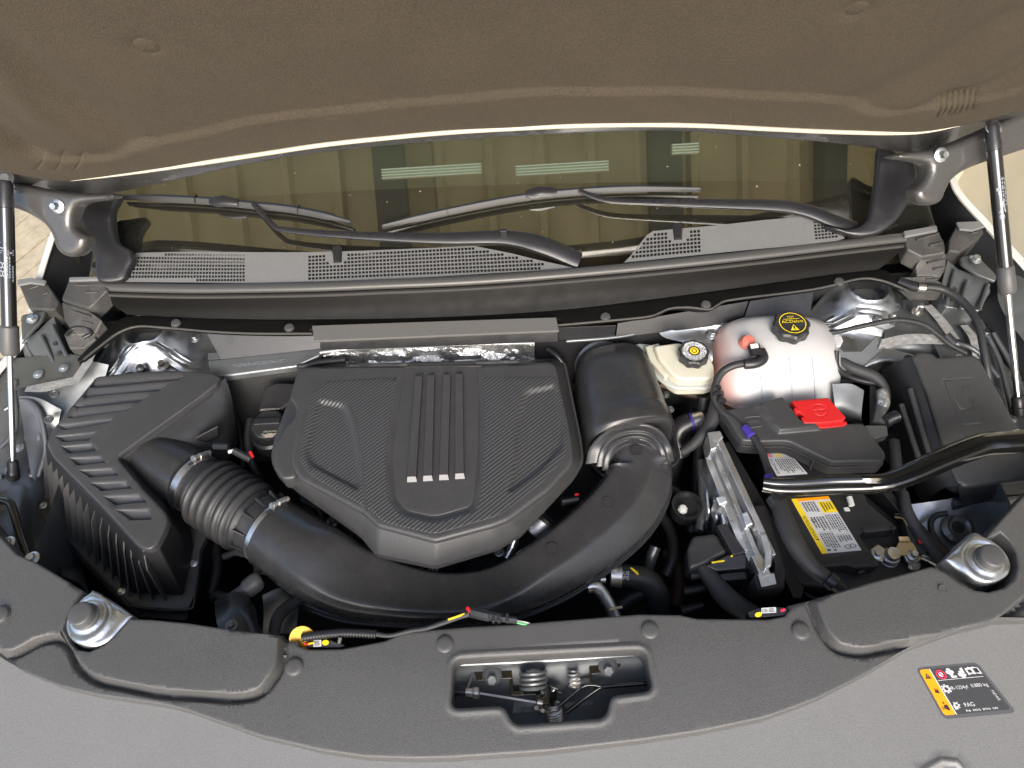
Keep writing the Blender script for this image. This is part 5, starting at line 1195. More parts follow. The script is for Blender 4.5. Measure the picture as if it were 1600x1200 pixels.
loft('tank_seam', [ell(1209, 586, -.069, .1235, .0855, .6, rot=rot_), ell(1209, 588, -.073, .1235, .0855, .6, rot=rot_)], K['tankf'] if False else K['tankw'], ct, bev=.001)
loft('tank_lower', [ell(1209, 588, -.074, .117, .079, .58, rot=rot_), ell(1206, 604, -.10, .114, .077, .58, rot=rot_), ell(1200, 640, -.15, .104, .07, .6, rot=rot_)], K['tankp'], ct, sharp=70)
sheet('corner_lug', HZ(-.066), [(1135, 598), (1175, 620), (1198, 634), (1158, 638), (1150, 632)], K['tankw'], ct, sp=.01, skirt=.004, edge=.001)
lathe('lug_hole', W(1153, 613 + 10, -.0655), [(.0028, 0), (.0028, .0006), (.0001, .0006)], K['primer'], ct, n=12)
pn = W(1168, 535, .006); lathe('overflow_nipple', pn, [(.012, -.012), (.0125, .006), (.011, .012), (.006, .015), (.0001, .0155)], K['tankc'], ct, axis=(-.1, -.35, .9), n=24)
lathe('nipple_base', pn, [(.018, -.014), (.0155, -.006), (.0125, .0)], K['tankc'], ct, axis=(-.1, -.35, .9), n=24)
block('side_lug', [(1292, 525, -.01), (1315, 524, -.01), (1318, 532, -.012), (1314, 540, -.014), (1296, 542, -.014)], .012, K['tankw'], ct, bev=.002)
pc_ = W(1233, 517, .012)
cap = lathe('pressure_cap', pc_, [(.028, 0), (.033, .002), (.0335, .018), (.0305, .0225), (.0001, .0232)], K['plastic'], ct, n=96, lobes=8, la=.055, sharp=30)
kz = pc_.z + .0236
disc('yellow_ring', pc_, .0232, .0248, kz + .0004, K['yellow'], cap, 48)
f = quad([(1208, 490), (1262, 487), (1262, 515), (1208, 518)], HZ(kz), lift=.0003)
f = lambda u, v, h=0: Vector((pc_.x + (u - .5) * .05, pc_.y - (v - .5) * .05, kz + .0004 + h))
prints('cap_wordmark', [('t', 'ACDelco', .1, .36, .9, .5)], f, K['yellow'], cap)
prints('cap_warning_marks', [('p', [(.5, .58), (.66, .86), (.34, .86)]), ('t', 'HOT', .38, .16, .62, .26), ('r', .2, .3, .8, .32)], f, K['yellow'], cap)
prints('cap_warning_glyph', [('r', .47, .66, .53, .77), ('r', .47, .79, .53, .83)], f, K['ink'], cap, h=.0007)
oh = thing('overflow_hose', 'thin black hose with angled plug running from the coolant tank nipple', 'hose', W(1140, 600, -.05))
tube('hose', [(1176, 567, .0), (1150, 570, .0), (1130, 580, -.01), (1119, 598, -.02), (1116, 620, -.03), (1126, 640, -.035), (1145, 655, -.035), (1160, 668, -.035), (1178, 685, -.03), (1192, 710, -.03), (1206, 755, -.03), (1210, 775, -.04)], 6, K['rubber'], oh, sec=12)
tube('elbow_plug', [(1163, 569, .004), (1180, 567, .006), (1192, 560, .008), (1188, 548, .01)], 8.5, K['smooth'], oh, sec=14)
tube('plug_head', [(1177, 540, .018), (1182, 556, .012)], 10, K['smooth'], oh, sec=8)
block('plug_window', [(1172, 537.5, .031), (1184, 536, .031), (1186, 541.5, .030), (1174, 543, .030)], .004, K['white'], oh, bev=.0006)
for x, y in ((1119, 604), (1120, 614), (1127, 624)): lathe('hose_band', W(x, y, -.024), [(.0075, 0), (.009, .001), (.009, .005), (.0075, .006)], K['smooth'], oh, axis=(.1, -1, -.2), n=20)
tube('purple_wrap', [(1164, 668, -.029, 6.8), (1174, 681, -.025, 6.8)], 6.8, K['purple'], oh, sec=12)
tube('purple_wrap', [(1200, 742, -.025, 6.8), (1209, 762, -.028, 6.8)], 6.8, K['purple'], oh, sec=12)
tube('thick_hose', [(1212, 768, -.045, 10), (1218, 790, -.045, 13), (1228, 820, -.045, 15), (1245, 855, -.045, 15), (1270, 888, -.047, 14), (1298, 908, -.05, 12), (1318, 925, -.055, 10), (1330, 945, -.06, 9)], 14, K['rubber'], oh, sec=18, n=8)
tube('hose_end_band', [(1293, 904, -.044, 14.5), (1304, 913, -.045, 14.5)], 14.5, K['smooth'], oh, sec=18)
tube('hose_end_band', [(1208, 776, -.04, 13.5), (1217, 788, -.04, 15)], 14.5, K['smooth'], oh, sec=18)

for dx in (-.045, .012, .055):   # moulded ribs down the tank's front
    c_ = W(1210, 574, -.058); pts = []
    for z, ry, cy in ((-.004, .052, 526), (-.022, .0685, 540), (-.042, .0765, 558), (-.058, .0795, 574), (-.069, .0795, 585)):
        q_ = W(1212, cy, z); pts.append((q_.x + dx, q_.y - ry + dx * rot_ + .0008, z))
    sweep('tank_rib', spl(pts, 4), circ(8), K['tankw'], ct, sc=[.0016] * (len(pts) * 4 - 3))
# =================================================================== fuse box on the battery
ZF = -.03; PFz = HZ(ZF); uvF = lambda q: [PFz.uv(*p[:2]) for p in q]
fb = thing('battery_fuse_box', 'flat black fuse box with a red flap lying on the battery', 'fuse box', W(1260, 680, -.08))
fo = [(1128, 641), (1170, 634), (1222, 622), (1250, 655), (1275, 662), (1345, 661), (1352, 664), (1384, 708), (1384, 716), (1378, 720), (1301, 722), (1294, 719), (1236, 691), (1228, 689), (1186, 690), (1160, 688)]
pad1 = rnd(uvF([(1174, 625), (1222, 620), (1252, 659), (1272, 661), (1285, 673), (1216, 679), (1205, 668)]), .003, 3)
sheet('box_lid', PFz, rnd(uvF(fo), .005, 3), K['lid'], fb, [Pad(pad1, .009, .006), Line(uvF([(1165, 652), (1186, 650)]), .0008, .0012), Line(uvF([(1170, 668), (1190, 666), (1186, 656), (1168, 658), (1170, 668)]), .0008, .0012)], sp=.008, skirt=.012, edge=.004, uvin=True)
lo_ = [(x, y) for x, y in fo]
sheet('box_base', HZ(ZF - .014), rnd([HZ(ZF).uv(x + (x - 1260) * .012, y + (3 if y > 680 else 0)) for x, y in fo], .005, 3), K['plastic'], fb, sp=.02, skirt=.022, edge=.001, uvin=True)
sheet('red_flap', HZ(ZF + .010), rnd([HZ(ZF + .010).uv(*p) for p in [(1237, 626), (1294, 621), (1322, 652), (1318, 657), (1281, 661), (1256, 661), (1252, 652), (1257, 650), (1249, 643), (1245, 644), (1240, 638), (1244, 636)]], .0015, 2), K['red'], fb, [Line([(PFz.uv(1277, 641)[0] + .0125 * cos(a * pi / 14), HZ(ZF + .010).uv(1279, 641)[1] + .0125 * sin(a * pi / 14)) for a in range(28)], -.0009, .0012, True), Line([HZ(ZF + .010).uv(1270, 641.5), HZ(ZF + .010).uv(1290, 639.5)], -.0009, .0011), Line([HZ(ZF + .010).uv(1275, 633), HZ(ZF + .010).uv(1286, 649)], -.0009, .0011)], sp=.004, skirt=.016, edge=.0018, uvin=True)
sheet('red_flap_edge', HZ(ZF + .003), [(1256, 663), (1322, 658), (1324, 662), (1318, 665), (1290, 668), (1262, 668)], K['red'], fb, sp=.02, skirt=.008, edge=.0012)
ltc = block('latch', [(1250, 702, -.052), (1274, 714, -.052), (1278, 724, -.056), (1252, 713, -.056)], .012, K['smooth'], fb, bev=.0012)
tube('latch_arm', [(1254, 698, -.044), (1248, 706, -.05), (1245, 720, -.06)], 2, K['smooth'], fb, sec=6)
tube('latch_arm', [(1277, 711, -.044), (1270, 722, -.05), (1266, 735, -.06)], 2, K['smooth'], fb, sec=6)
for k in range(3): block('latch_window', [(1255 + k * 6, 703.5 + k * 2.8, -.049), (1259 + k * 6, 705.2 + k * 2.8, -.049), (1261 + k * 6, 709 + k * 2.8, -.050), (1257 + k * 6, 707.5 + k * 2.8, -.05)], .001, K['ink'], fb, bev=0)

# =================================================================== battery
ZB = -.085; PB = HZ(ZB); uvB = lambda q: [PB.uv(*p[:2]) for p in q]
bt = thing('battery', 'black car battery with yellow and white danger label and bright terminal clamp', 'battery', W(1290, 850, -.26))
bo = [(1192, 700), (1290, 690), (1330, 735), (1352, 775), (1356, 786), (1402, 824), (1400, 827), (1345, 833), (1343, 837), (1374, 880), (1373, 885), (1334, 887), (1327, 883), (1280, 886), (1262, 868), (1215, 790)]
sheet('case_top', PB, rnd(uvB(bo), .003, 2), K['battery'], bt, [Line(uvB([(1290, 866), (1340, 858)]), .0006, .001)], sp=.012, skirt=.03, edge=.0022, uvin=True)
sheet('case_body', HZ(ZB - .03), [(1192, 700), (1300, 690), (1350, 770), (1420, 830), (1478, 884), (1470, 905), (1372, 921), (1330, 925), (1256, 914), (1246, 906), (1205, 800)], K['battery'], bt, sp=.03, skirt=.15, edge=.004)
loft('front_foot', [ring([(1262, 904, -.115), (1330, 902, -.115), (1330, 908, -.118), (1262, 911, -.118)]), ring([(1262, 906, -.14), (1330, 904, -.14), (1330, 912, -.14), (1262, 915, -.14)])], K['smooth'], bt, bev=.002)
lathe('round_plug', W(1346, 893, ZB - .012), [(.006, 0), (.0062, .002), (.004, .003), (.0001, .003)], K['ink'], bt, axis=(0, -.8, .3), n=20)
# big label
lq = [(1236, 780), (1294, 775.5), (1346, 860), (1284, 865.5)]
f = quad(lq, PB, lift=.0006)
def body_(name, u0, v0, u1, v1, m_, par, f, h=0.0): return prints(name, [('r', u0, v0, u1, v1)], f, m_, par, h=h)
body_('label_paper', .0, .0, 1, 1, K['lwhite'], bt, f)
body_('yellow_strip', 0, .0, .15, 1, K['yellow'], bt, f, .0002)
body_('orange_band', .15, 0, 1, .055, K['orange'], bt, f, .0002)
body_('yellow_box', .62, .09, 1, .30, K['yellow'], bt, f, .0002)
prints('label_heading', [('t', 'DANGER/POISON', .025, .33, .12, .73, -90), ('p', [(.03, .755), (.12, .74), (.12, .775)])], f, K['ink'], bt, h=.0005)
prints('label_text', coldots(.2, .08, .56, .32, 5, 1) + coldots(.66, .11, .96, .28, 4, 2) + coldots(.2, .36, .58, .62, 5, 3) + coldots(.6, .34, .97, .68, 6, 4) + coldots(.2, .66, .56, .93, 6, 5) + coldots(.6, .72, .95, .84, 5, 6) + [('o', .26, .42, .06, .03, .7), ('o', .72, .92, .08, .035, .75), ('o', .86, .91, .08, .035, .75), ('o', .22, .95, .045, .02, .3), ('p', [(.33, .97), (.42, .97), (.375, .93)]), ('r', .2, .64, .58, .643), ('r', .58, .70, .98, .703)], f, K['ink'], bt, h=.0005)
# small label behind
f = quad([(1193, 708), (1232, 707), (1262, 741), (1214, 744.5)], HZ(ZB + .001), lift=.0012)
body_('label_paper', 0, 0, 1, 1, K['lwhite'], bt, f)
prints('label_text', [('t', 'ACDelco', .06, .26, .17, .92, 90)] + coldots(.24, .3, .95, .92, 9, 8) + [('r', .2, .24, .98, .25)], f, K['ink'], bt, h=.0004)
prints('warning_marks', [('o', .17, .12, .1, .09, .65), ('r', .12, .10, .22, .13)], f, K['pred'], bt, h=.0004)
prints('warning_marks', [('p', [(.38, .2), (.62, .2), (.5, .02)])], f, K['yellow'], bt, h=.0004)
# vent plug, clips, terminal
tube('white_vent_plug', [(1327, 777, -.07), (1331, 790, -.07)], 4.5, K['white'], bt, sec=10)
block('vent_tab', [(1318, 793, -.082), (1326, 792, -.082), (1329, 798, -.082), (1321, 798, -.082)], .003, K['white'], bt, bev=.0005)
for x, y in ((1350, 833), (1395, 829)): tube('case_clip', [(x - 3, y - 6, -.08), (x, y - 3, -.078), (x + 1, y + 8, -.095)], 1.3, K['ink'], bt, sec=6)
post = W(1391, 870, -.108)
tm = lathe('terminal_post', post, [(.0165, -.012), (.0165, -.006), (.012, -.005), (.0115, .016), (.0105, .018), (.006, .0172), (.0001, .017)], K['lead'], bt, n=28)
lathe('clamp_ring', post, [(.0135, -.004), (.0155, -.003), (.0155, .004), (.0135, .006)], K['zinc'], bt, n=28)
block('clamp_ear', [(1360, 858, -.097), (1372, 850, -.097), (1384, 858, -.097), (1380, 878, -.098), (1368, 874, -.098)], .007, K['lead'], bt, bev=.0015)
hexbolt('clamp_bolt', W(1370, 866, -.094), .0058, K['zinc'], bt)
block('link_plate', [(1400, 856, -.092), (1408, 840, -.09), (1420, 842, -.09), (1436, 858, -.09), (1420, 868, -.094), (1404, 868, -.094)], .003, K['copper'], bt, bev=.0008)
block('link_step', [(1404, 838, -.082), (1420, 838, -.082), (1424, 846, -.086), (1406, 846, -.086)], .003, K['copper'], bt, bev=.0008)
block('cable_lug', [(1412, 866, -.097), (1424, 858, -.096), (1440, 862, -.096), (1444, 872, -.097), (1432, 880, -.099), (1418, 878, -.099)], .007, K['lead'], bt, bev=.002)
hexbolt('lug_bolt', W(1426, 868, -.094), .0062, K['zinc'], bt, h=.010)
hexbolt('lug_nut', W(1428, 882, -.108), .0066, K['zinc'], bt, axis=(0, -.6, .6), h=.008)
tube('braided_strap', [(1438, 868, -.098, 6.5), (1452, 874, -.1, 7), (1464, 884, -.108, 6.5), (1474, 900, -.12, 6)], 6.5, K['lead'], bt, sec=10)
sn = thing('battery_sensor', 'black sensor block with a red dot clipped beside the battery terminal', 'battery sensor', W(1430, 845, -.1))
block('sensor_body', [(1412, 812, -.085), (1428, 822, -.085), (1446, 850, -.088), (1450, 868, -.09), (1438, 866, -.09), (1420, 838, -.088)], .02, K['plastic'], sn, bev=.002)
block('red_dot', [(1434, 842, -.082), (1440, 842, -.082), (1442, 849, -.082), (1436, 849, -.082)], .002, K['red'], sn, bev=.0005)
tube('tan_wire', [(1398, 808, -.09), (1410, 810, -.085), (1418, 822, -.083)], 1.4, K['copper'], sn, sec=6)
tube('wire', [(1398, 804, -.09), (1408, 804, -.085), (1420, 816, -.083)], 1.6, K['ink'], sn, sec=6)
by = thing('battery_tray', 'black battery tray walls left and right of the battery', 'battery tray', W(1230, 860, -.25))
block('left_wall', [(1128, 690, -.09), (1140, 690, -.09), (1262, 900, -.12), (1252, 935, -.12), (1240, 935, -.12)], .15, K['dark'], by, bev=.002)
block('right_wall', [(1354, 740, -.09), (1364, 738, -.09), (1500, 880, -.09), (1500, 895, -.09), (1486, 893, -.09)], .15, K['dark'], by, bev=.002)

# =================================================================== brace bar
bb_ = thing('brace_bar', 'glossy black steel brace bar crossing over battery and right fuse box', 'brace bar', W(1400, 730, -.02))
cp_ = [(1192, 757, 11, .0), (1215, 760, 13, .0), (1250, 760, 14, .0), (1300, 757, 15, .002), (1350, 756, 15, .006), (1384, 754, 15, .01), (1420, 742, 17, .014), (1470, 720, 18, .02), (1520, 700, 19, .025), (1545, 693, 18.5, .028), (1580, 690, 18.5, .03), (1640, 686, 18.5, .03)]
rows = []
for x, y, r, z in cp_: P = W(x, y, z); rows.append((P.x, P.y, P.z, r * mpp(P), min(1, max(0, (x - 1340) / 60))))
Q = spl(rows, 6); C, T, NN = frames([q[:3] for q in Q]); rings = []
for c, t_, q in zip(C, T, Q):
    n_ = Vector((0, -.35, .94)); n_ = (n_ - t_ * n_.dot(t_)).normalized(); s_ = t_.cross(n_); s_ = -s_ if s_.y > 0 else s_; k = q[4]; r = q[3]
    sec = [(-1, -.6), (-1, .0), (-.86, .34), (-.5, .46 + .16 * k), (-.2, .36 - .10 * k), (-.02, .3 - .22 * k), (.14, .34 - .06 * k), (.34, .42 + .26 * k), (.56, .40 + .24 * k), (.8, .22 + .05 * k), (1, -.12), (1, -.6)]
    rings.append([c + s_ * (a * r) + n_ * (b * r) for a, b in sec])
loft('pressed_bar', rings, K['gloss'], bb_, sharp=45)

# =================================================================== aluminium control module by the battery
al = thing('control_module', 'cast aluminium control module standing on edge left of the battery', 'control module', W(1160, 800, -.2))
def albar(nm, a, b, w0, h, dz0=0.0):
    A = W(*a); B = W(*b); d = (B - A).normalized(); s_ = Vector((d.y, -d.x, 0)).normalized()
    return loft(nm, [[p - s_ * w0 / 2, p + s_ * w0 / 2, p + s_ * w0 / 2 * .9 - Vector((0, 0, h)), p - s_ * w0 / 2 * .9 - Vector((0, 0, h))] for p in (A, A * .67 + B * .33, A * .33 + B * .67, B)], K['alu'], al, bev=.0015)
albar('outer_rail', (1121, 680, -.045), (1208, 868, -.065), .012, .16)
albar('middle_fin', (1114, 700, -.055), (1190, 880, -.075), .008, .15)
albar('inner_rail', (1108, 718, -.06), (1164, 862, -.085), .012, .15)
albar('low_fin', (1111, 712, -.075), (1180, 874, -.09), .024, .12)
block('head_block', [(1105, 675, -.042), (1126, 672, -.042), (1131, 683, -.042), (1125, 688, -.044), (1120, 700, -.046), (1110, 704, -.048)], .05, K['alu'], al, bev=.003)
block('shoulder_boss', [(1118, 776, -.052), (1134, 773, -.052), (1138, 784, -.054), (1124, 790, -.056)], .06, K['alu'], al, bev=.003)
block('shoulder_boss', [(1159, 801, -.052), (1168, 798, -.052), (1178, 818, -.055), (1166, 824, -.058)], .06, K['alu'], al, bev=.003)
block('shoulder_boss', [(1188, 834, -.056), (1198, 832, -.056), (1208, 860, -.058), (1206, 884, -.062), (1194, 892, -.064), (1196, 866, -.06)], .05, K['alu'], al, bev=.003)
block('foot_plate', [(1184, 896, -.072), (1210, 895, -.072), (1214, 912, -.074), (1190, 917, -.074)], .004, K['alu'], al, bev=.0015)
block('foot_neck', [(1174, 868, -.07), (1190, 866, -.07), (1206, 898, -.072), (1190, 904, -.072)], .02, K['alu'], al, bev=.002)
for k in range(3):
    x = 1104 + k * 12; surf('cooling_fin', [[(x, 765 + k * 12, -.09), (x + 4, 800 + k * 10, -.1)], [(x - 6, 800 + k * 12, -.15), (x - 2, 830 + k * 10, -.15)]], K['alu'], al, thick=.004)
sheet('module_holder', HZ(-.082), [(1180, 790), (1196, 790), (1226, 888), (1226, 918), (1184, 920), (1178, 900), (1182, 895), (1210, 894), (1212, 880), (1190, 830)], K['plastic'], al, sp=.02, skirt=.14, edge=.001)
# =================================================================== connectors and harness at the module
cx_ = thing('harness_connector', 'large black harness connector left of the aluminium module with corrugated loom', 'connector', W(1110, 860, -.16))
block('connector_hood', [(1082, 836, -.085), (1120, 832, -.085), (1132, 852, -.088), (1140, 862, -.09), (1102, 882, -.092), (1076, 892, -.095), (1074, 858, -.088)], .05, K['plastic'], cx_, bev=.008, seg=3)
block('connector_shell', [(1102, 884, -.095), (1138, 866, -.09), (1166, 866, -.09), (1166, 888, -.095), (1120, 892, -.1)], .05, K['smooth'], cx_, bev=.002)
block('lever', [(1120, 820, -.07), (1135, 818, -.07), (1166, 862, -.078), (1146, 868, -.08)], .02, K['smooth'], cx_, bev=.002)
block('lower_shell', [(1124, 896, -.105), (1166, 892, -.105), (1168, 905, -.108), (1130, 908, -.108)], .06, K['dark'], cx_, bev=.002)
for (a, b) in (((1112, 879), (1132, 876)), ((1142, 870), (1148, 865))): tube('yellow_seal', [(a[0], a[1], -.085), (b[0], b[1], -.083)], 1.5, K['yellow'], cx_, sec=6)
tube('taped_loom', [(1096, 884, -.11, 12), (1112, 905, -.11, 14), (1132, 930, -.112, 17), (1156, 950, -.115, 17), (1180, 962, -.12, 15)], 15, K['tape'], cx_, sec=16)
for (a, b, z) in (((1078, 900), (1104, 896), -.12), ((1068, 925), (1100, 918), -.14), ((1064, 955), (1098, 946), -.16)): tube('side_cable', [(a[0], a[1], z), (b[0], b[1], z)], 8, K['dark'], cx_, sec=10)
# hoses in the dark gap right of the duct
def hz(name, label, cat, pts, r, m_='rubber', sec=14): return tag(tube(name, pts, r, K[m_], sec=sec), label, cat)
hz('heater_hose', 'black taped heater hose dropping left of the aluminium module', 'hose', [(1122, 612, -.05, 9), (1118, 640, -.06, 11), (1108, 665, -.07, 11), (1088, 690, -.09, 9), (1066, 706, -.11, 7)], 10, 'tape')
el = thing('coolant_elbow', 'curved black coolant pipe with bright clamp right of the resonator box', 'pipe elbow', W(1070, 670, -.16))
tube('elbow_pipe', [(1060, 712, -.16), (1058, 690, -.14), (1062, 670, -.12), (1080, 660, -.11)], 17, K['smooth'], el, sec=20)
tube('pipe_clamp', [(1082, 660, -.108), (1098, 656, -.106)], 15, K['lead'], el, sec=20); tube('blue_mark', [(1079, 661, -.109), (1083, 660, -.108)], 16, K['purple'], el, sec=20)
tube('pipe_end', [(1098, 656, -.106), (1112, 652, -.104)], 12, K['dark'], el, sec=20)
hp = thing('radiator_hose', 'fat black radiator hose with yellow mark and steel clamp below the duct', 'hose', W(1000, 910, -.2))
tube('hose', [(960, 898, -.13, 17), (985, 900, -.13, 18), (1008, 906, -.135, 19), (1024, 922, -.15, 19), (1030, 945, -.18, 18), (1024, 975, -.22, 17)], 18, K['rubber'], hp, sec=24)
tube('clamp_band', [(954, 898, -.129), (971, 899, -.129)], 18.5, K['zinc'], hp, sec=24); block('clamp_box', [(957, 889, -.106), (964, 888, -.106), (965, 896, -.107), (958, 897, -.107)], .006, K['lead'], hp, bev=.0008)
f = quad([(984, 888), (990, 886), (999, 898), (993, 901)], HZ(-.1115), lift=.0015); prints('yellow_mark', [('p', [(0, 0), (.5, .0), (1, .7), (.9, 1), (.5, .95)])], f, K['yellow'], hp)
f = quad([(974, 894), (983, 894), (983, 907), (974, 907)], HZ(-.112), lift=.003); prints('hose_lettering', [('t', 'US', 0, 0, 1, .45), ('t', 'PE', 0, .55, 1, 1)], f, K['palep'], hp)
tube('bolt_pipe', [(946, 905, -.135), (938, 905, -.135)], 9, K['lead'], hp, sec=10)
sp_ = thing('silver_pipe', 'curved bright metal pipe with a bracket emerging from under the duct', 'pipe', W(945, 945, -.18))
tube('pipe', [(918, 918, -.12, 9), (930, 916, -.12, 10), (942, 928, -.13, 10), (952, 945, -.14, 10), (960, 962, -.15, 10), (968, 980, -.16, 10)], 10, K['alu'], sp_, sec=16)
block('clip_plate', [(952, 950, -.125), (972, 946, -.125), (973, 950, -.125), (954, 954, -.125)], .003, K['lead'], sp_, bev=.0005)
hz('small_pipe', 'short grey pipe leaning in the gap beside the duct bend', 'pipe', [(1012, 892, -.19), (1018, 870, -.17), (1024, 854, -.16)], 9, 'primer2')
lathe_ = thing('mount_cup', 'black cup with a pale plug beside the duct bend', 'mount', W(1068, 800, -.16))
lathe('cup', W(1070, 800, -.15), [(.028, 0), (.028, .03), (.024, .03), (.022, .02), (.0001, .02)], K['smooth'], lathe_, n=32); lathe('pale_plug', W(1066, 797, -.128), [(.009, 0), (.009, .006), (.006, .011), (.0001, .012)], K['white'], lathe_, n=8, sharp=20)
hz('corrugated_lead', 'black ribbed cable loom low beside the radiator hose', 'cable', [(965, 950, -.2), (985, 935, -.19), (1010, 925, -.18)], 14, 'dark')
for i, (pts, r, l, m_) in enumerate([
    ([(1020, 640, -.1), (1045, 655, -.12), (1052, 690, -.15)], 5, 'thin steel line rising behind the resonator box', 'lead'),
    ([(1030, 600, -.1), (1060, 610, -.11), (1100, 620, -.11), (1128, 615, -.1)], 7, 'dark red brown metal tube under the brake fluid tank', 'rust'),
    ([(1080, 640, -.16), (1050, 740, -.2), (1056, 780, -.2)], 12, 'dark cable loom hanging between duct and aluminium module', 'dark'),
    ([(1100, 620, -.08), (1092, 700, -.16), (1086, 790, -.2), (1078, 830, -.2)], 8, 'dark ribbed hose behind the aluminium module', 'rubber'),
    ([(1040, 860, -.25), (1060, 900, -.26), (1055, 950, -.26)], 12, 'brown grey pipe deep in the gap beside the radiator hose', 'rust'),
    ([(1306, 560, -.04), (1330, 574, -.04), (1368, 590, -.05), (1382, 615, -.07), (1378, 640, -.08)], 9, 'black taped cable arching from behind the coolant tank', 'tape')]):
    tag(tube('cable' if 'cable' in l else 'pipe', pts, r, K[m_], sec=12), l, 'cable' if 'cable' in l else 'pipe')
for x, y in ((1040, 617), (1047, 640)): hexbolt('fitting', W(x, y, -.1), .005, K['primer'], el)
pg = thing('silver_plug', 'silver tinted electrical plug with ribbed sleeve beside the red flap', 'electrical plug', W(1370, 680, -.08))
tube('plug_sleeve', [(1378, 612, -.05, 9), (1380, 628, -.05, 10), (1378, 638, -.052, 9)], 9, K['foil'], pg, sec=14)
tube('plug_neck', [(1377, 636, -.054), (1372, 664, -.058)], 10, K['primer2'], pg, sec=12); block('plug_collar', [(1352, 664, -.048), (1386, 664, -.048), (1388, 680, -.052), (1360, 688, -.052)], .02, K['primer2'], pg, bev=.002)
corr('ribbed_sleeve', [(1382, 660, -.05), (1392, 654, -.05), (1402, 650, -.05)], 10, K['smooth'], pg, pitch=.004)
surf('silver_shield', [[(1300, 600, -.03), (1330, 600, -.03), (1350, 610, -.04)], [(1306, 640, -.06), (1320, 640, -.06), (1346, 650, -.07)], [(1312, 655, -.1), (1330, 660, -.1), (1350, 665, -.1)]], K['primer'], pg)
# brackets and inner-bay panel behind coolant tank
bp_ = thing('tank_bracket', 'grey bracket standing between coolant tank and big fuse box', 'bracket', W(1330, 580, -.08))
block('bracket_plate', [(1304, 545, -.02), (1310, 540, -.02), (1318, 548, -.02), (1345, 548, -.02), (1370, 522, -.02), (1380, 545, -.03), (1345, 575, -.04), (1312, 580, -.04)], .01, K['primer'], bp_, bev=.003)
tube('bracket_strap', [(1306, 548, -.01), (1308, 575, -.03), (1330, 590, -.05), (1370, 600, -.06)], 5, K['smooth'], bp_)

# =================================================================== big fuse box at the right
ZG = -.03; bf = thing('underhood_fuse_box', 'large black fuse box with embossed lid at the right side of the bay', 'fuse box', W(1500, 680, -.2))
PG = PL3((1440, 552, -.015), (1520, 553, -.015), (1560, 748, -.06))
lidp = [(1425, 556), (1436, 549), (1455, 550), (1463, 558), (1521, 553), (1532, 560), (1560, 610), (1604, 690), (1640, 745), (1600, 752), (1510, 762), (1496, 755), (1478, 718), (1448, 612), (1440, 596)]
ug = lambda q: [PG.uv(*p) for p in q]
emb = [Line(ug(l), -.0007, .0012) for l in ([(1474, 594), (1506, 682), (1511, 690)], [(1474, 594), (1518, 590), (1524, 604)], [(1490, 620), (1500, 640), (1521, 638), (1518, 620)], [(1504, 664), (1530, 662)], [(1546, 640), (1558, 680)])]
sheet('box_lid', PG, rnd(ug(lidp), .006, 3), K['lid'], bf, emb, sp=.010, skirt=.03, edge=.006, uvin=True)
f = quad([(1494, 600), (1520, 598), (1532, 642), (1508, 646)], PG, lift=.0004)
prints('embossed_marks', [('r', .25, .12, .75, .14), ('r', .25, .12, .29, .34), ('r', .4, .3, .8, .32), ('o', .62, .6, .16, .09, .85), ('r', .2, .85, .8, .868)], f, K['plastic'], bf, h=.0002)
surf('side_shoulder', [[(1427, 556, -.02), (1440, 600, -.025), (1478, 720, -.05), (1497, 758, -.062)], [(1400, 566, -.045), (1412, 612, -.06), (1448, 722, -.08), (1470, 765, -.09)], [(1378, 578, -.10), (1385, 640, -.13), (1420, 740, -.15), (1440, 790, -.16)]], K['plastic'], bf)
tube('side_rib', [(1422, 608, -.04), (1452, 712, -.065)], 4.5, K['lid'], bf, sec=10); tube('side_rib', [(1408, 632, -.06), (1438, 724, -.08)], 4.5, K['lid'], bf, sec=10)
loft('front_wall', [ring([(1496, 756, -.062), (1600, 750, -.062), (1650, 745, -.06)]), ring([(1500, 775, -.085), (1600, 768, -.085), (1650, 765, -.08)]), ring([(1505, 800, -.15), (1600, 790, -.15), (1650, 780, -.15)])], K['plastic'], bf, caps=(False, False), closed=False)
block('front_latch', [(1532, 755, -.075), (1572, 750, -.075), (1576, 762, -.08), (1536, 768, -.08)], .012, K['gloss'], bf, bev=.002)
for a, b in (((1534, 750, -.07), (1538, 768, -.08)), ((1572, 748, -.07), (1576, 764, -.08)), ((1548, 758, -.068), (1568, 756, -.068))): tube('latch_rib', [a, b], 2, K['smooth'], bf, sec=6)
tube('lower_rim', [(1455, 700, -.09), (1472, 745, -.1), (1490, 765, -.1), (1560, 775, -.1), (1640, 765, -.1)], 4, K['smooth'], bf)
block('lower_lug', [(1490, 780, -.11), (1520, 776, -.11), (1522, 786, -.115), (1494, 792, -.115)], .02, K['plastic'], bf, bev=.003)

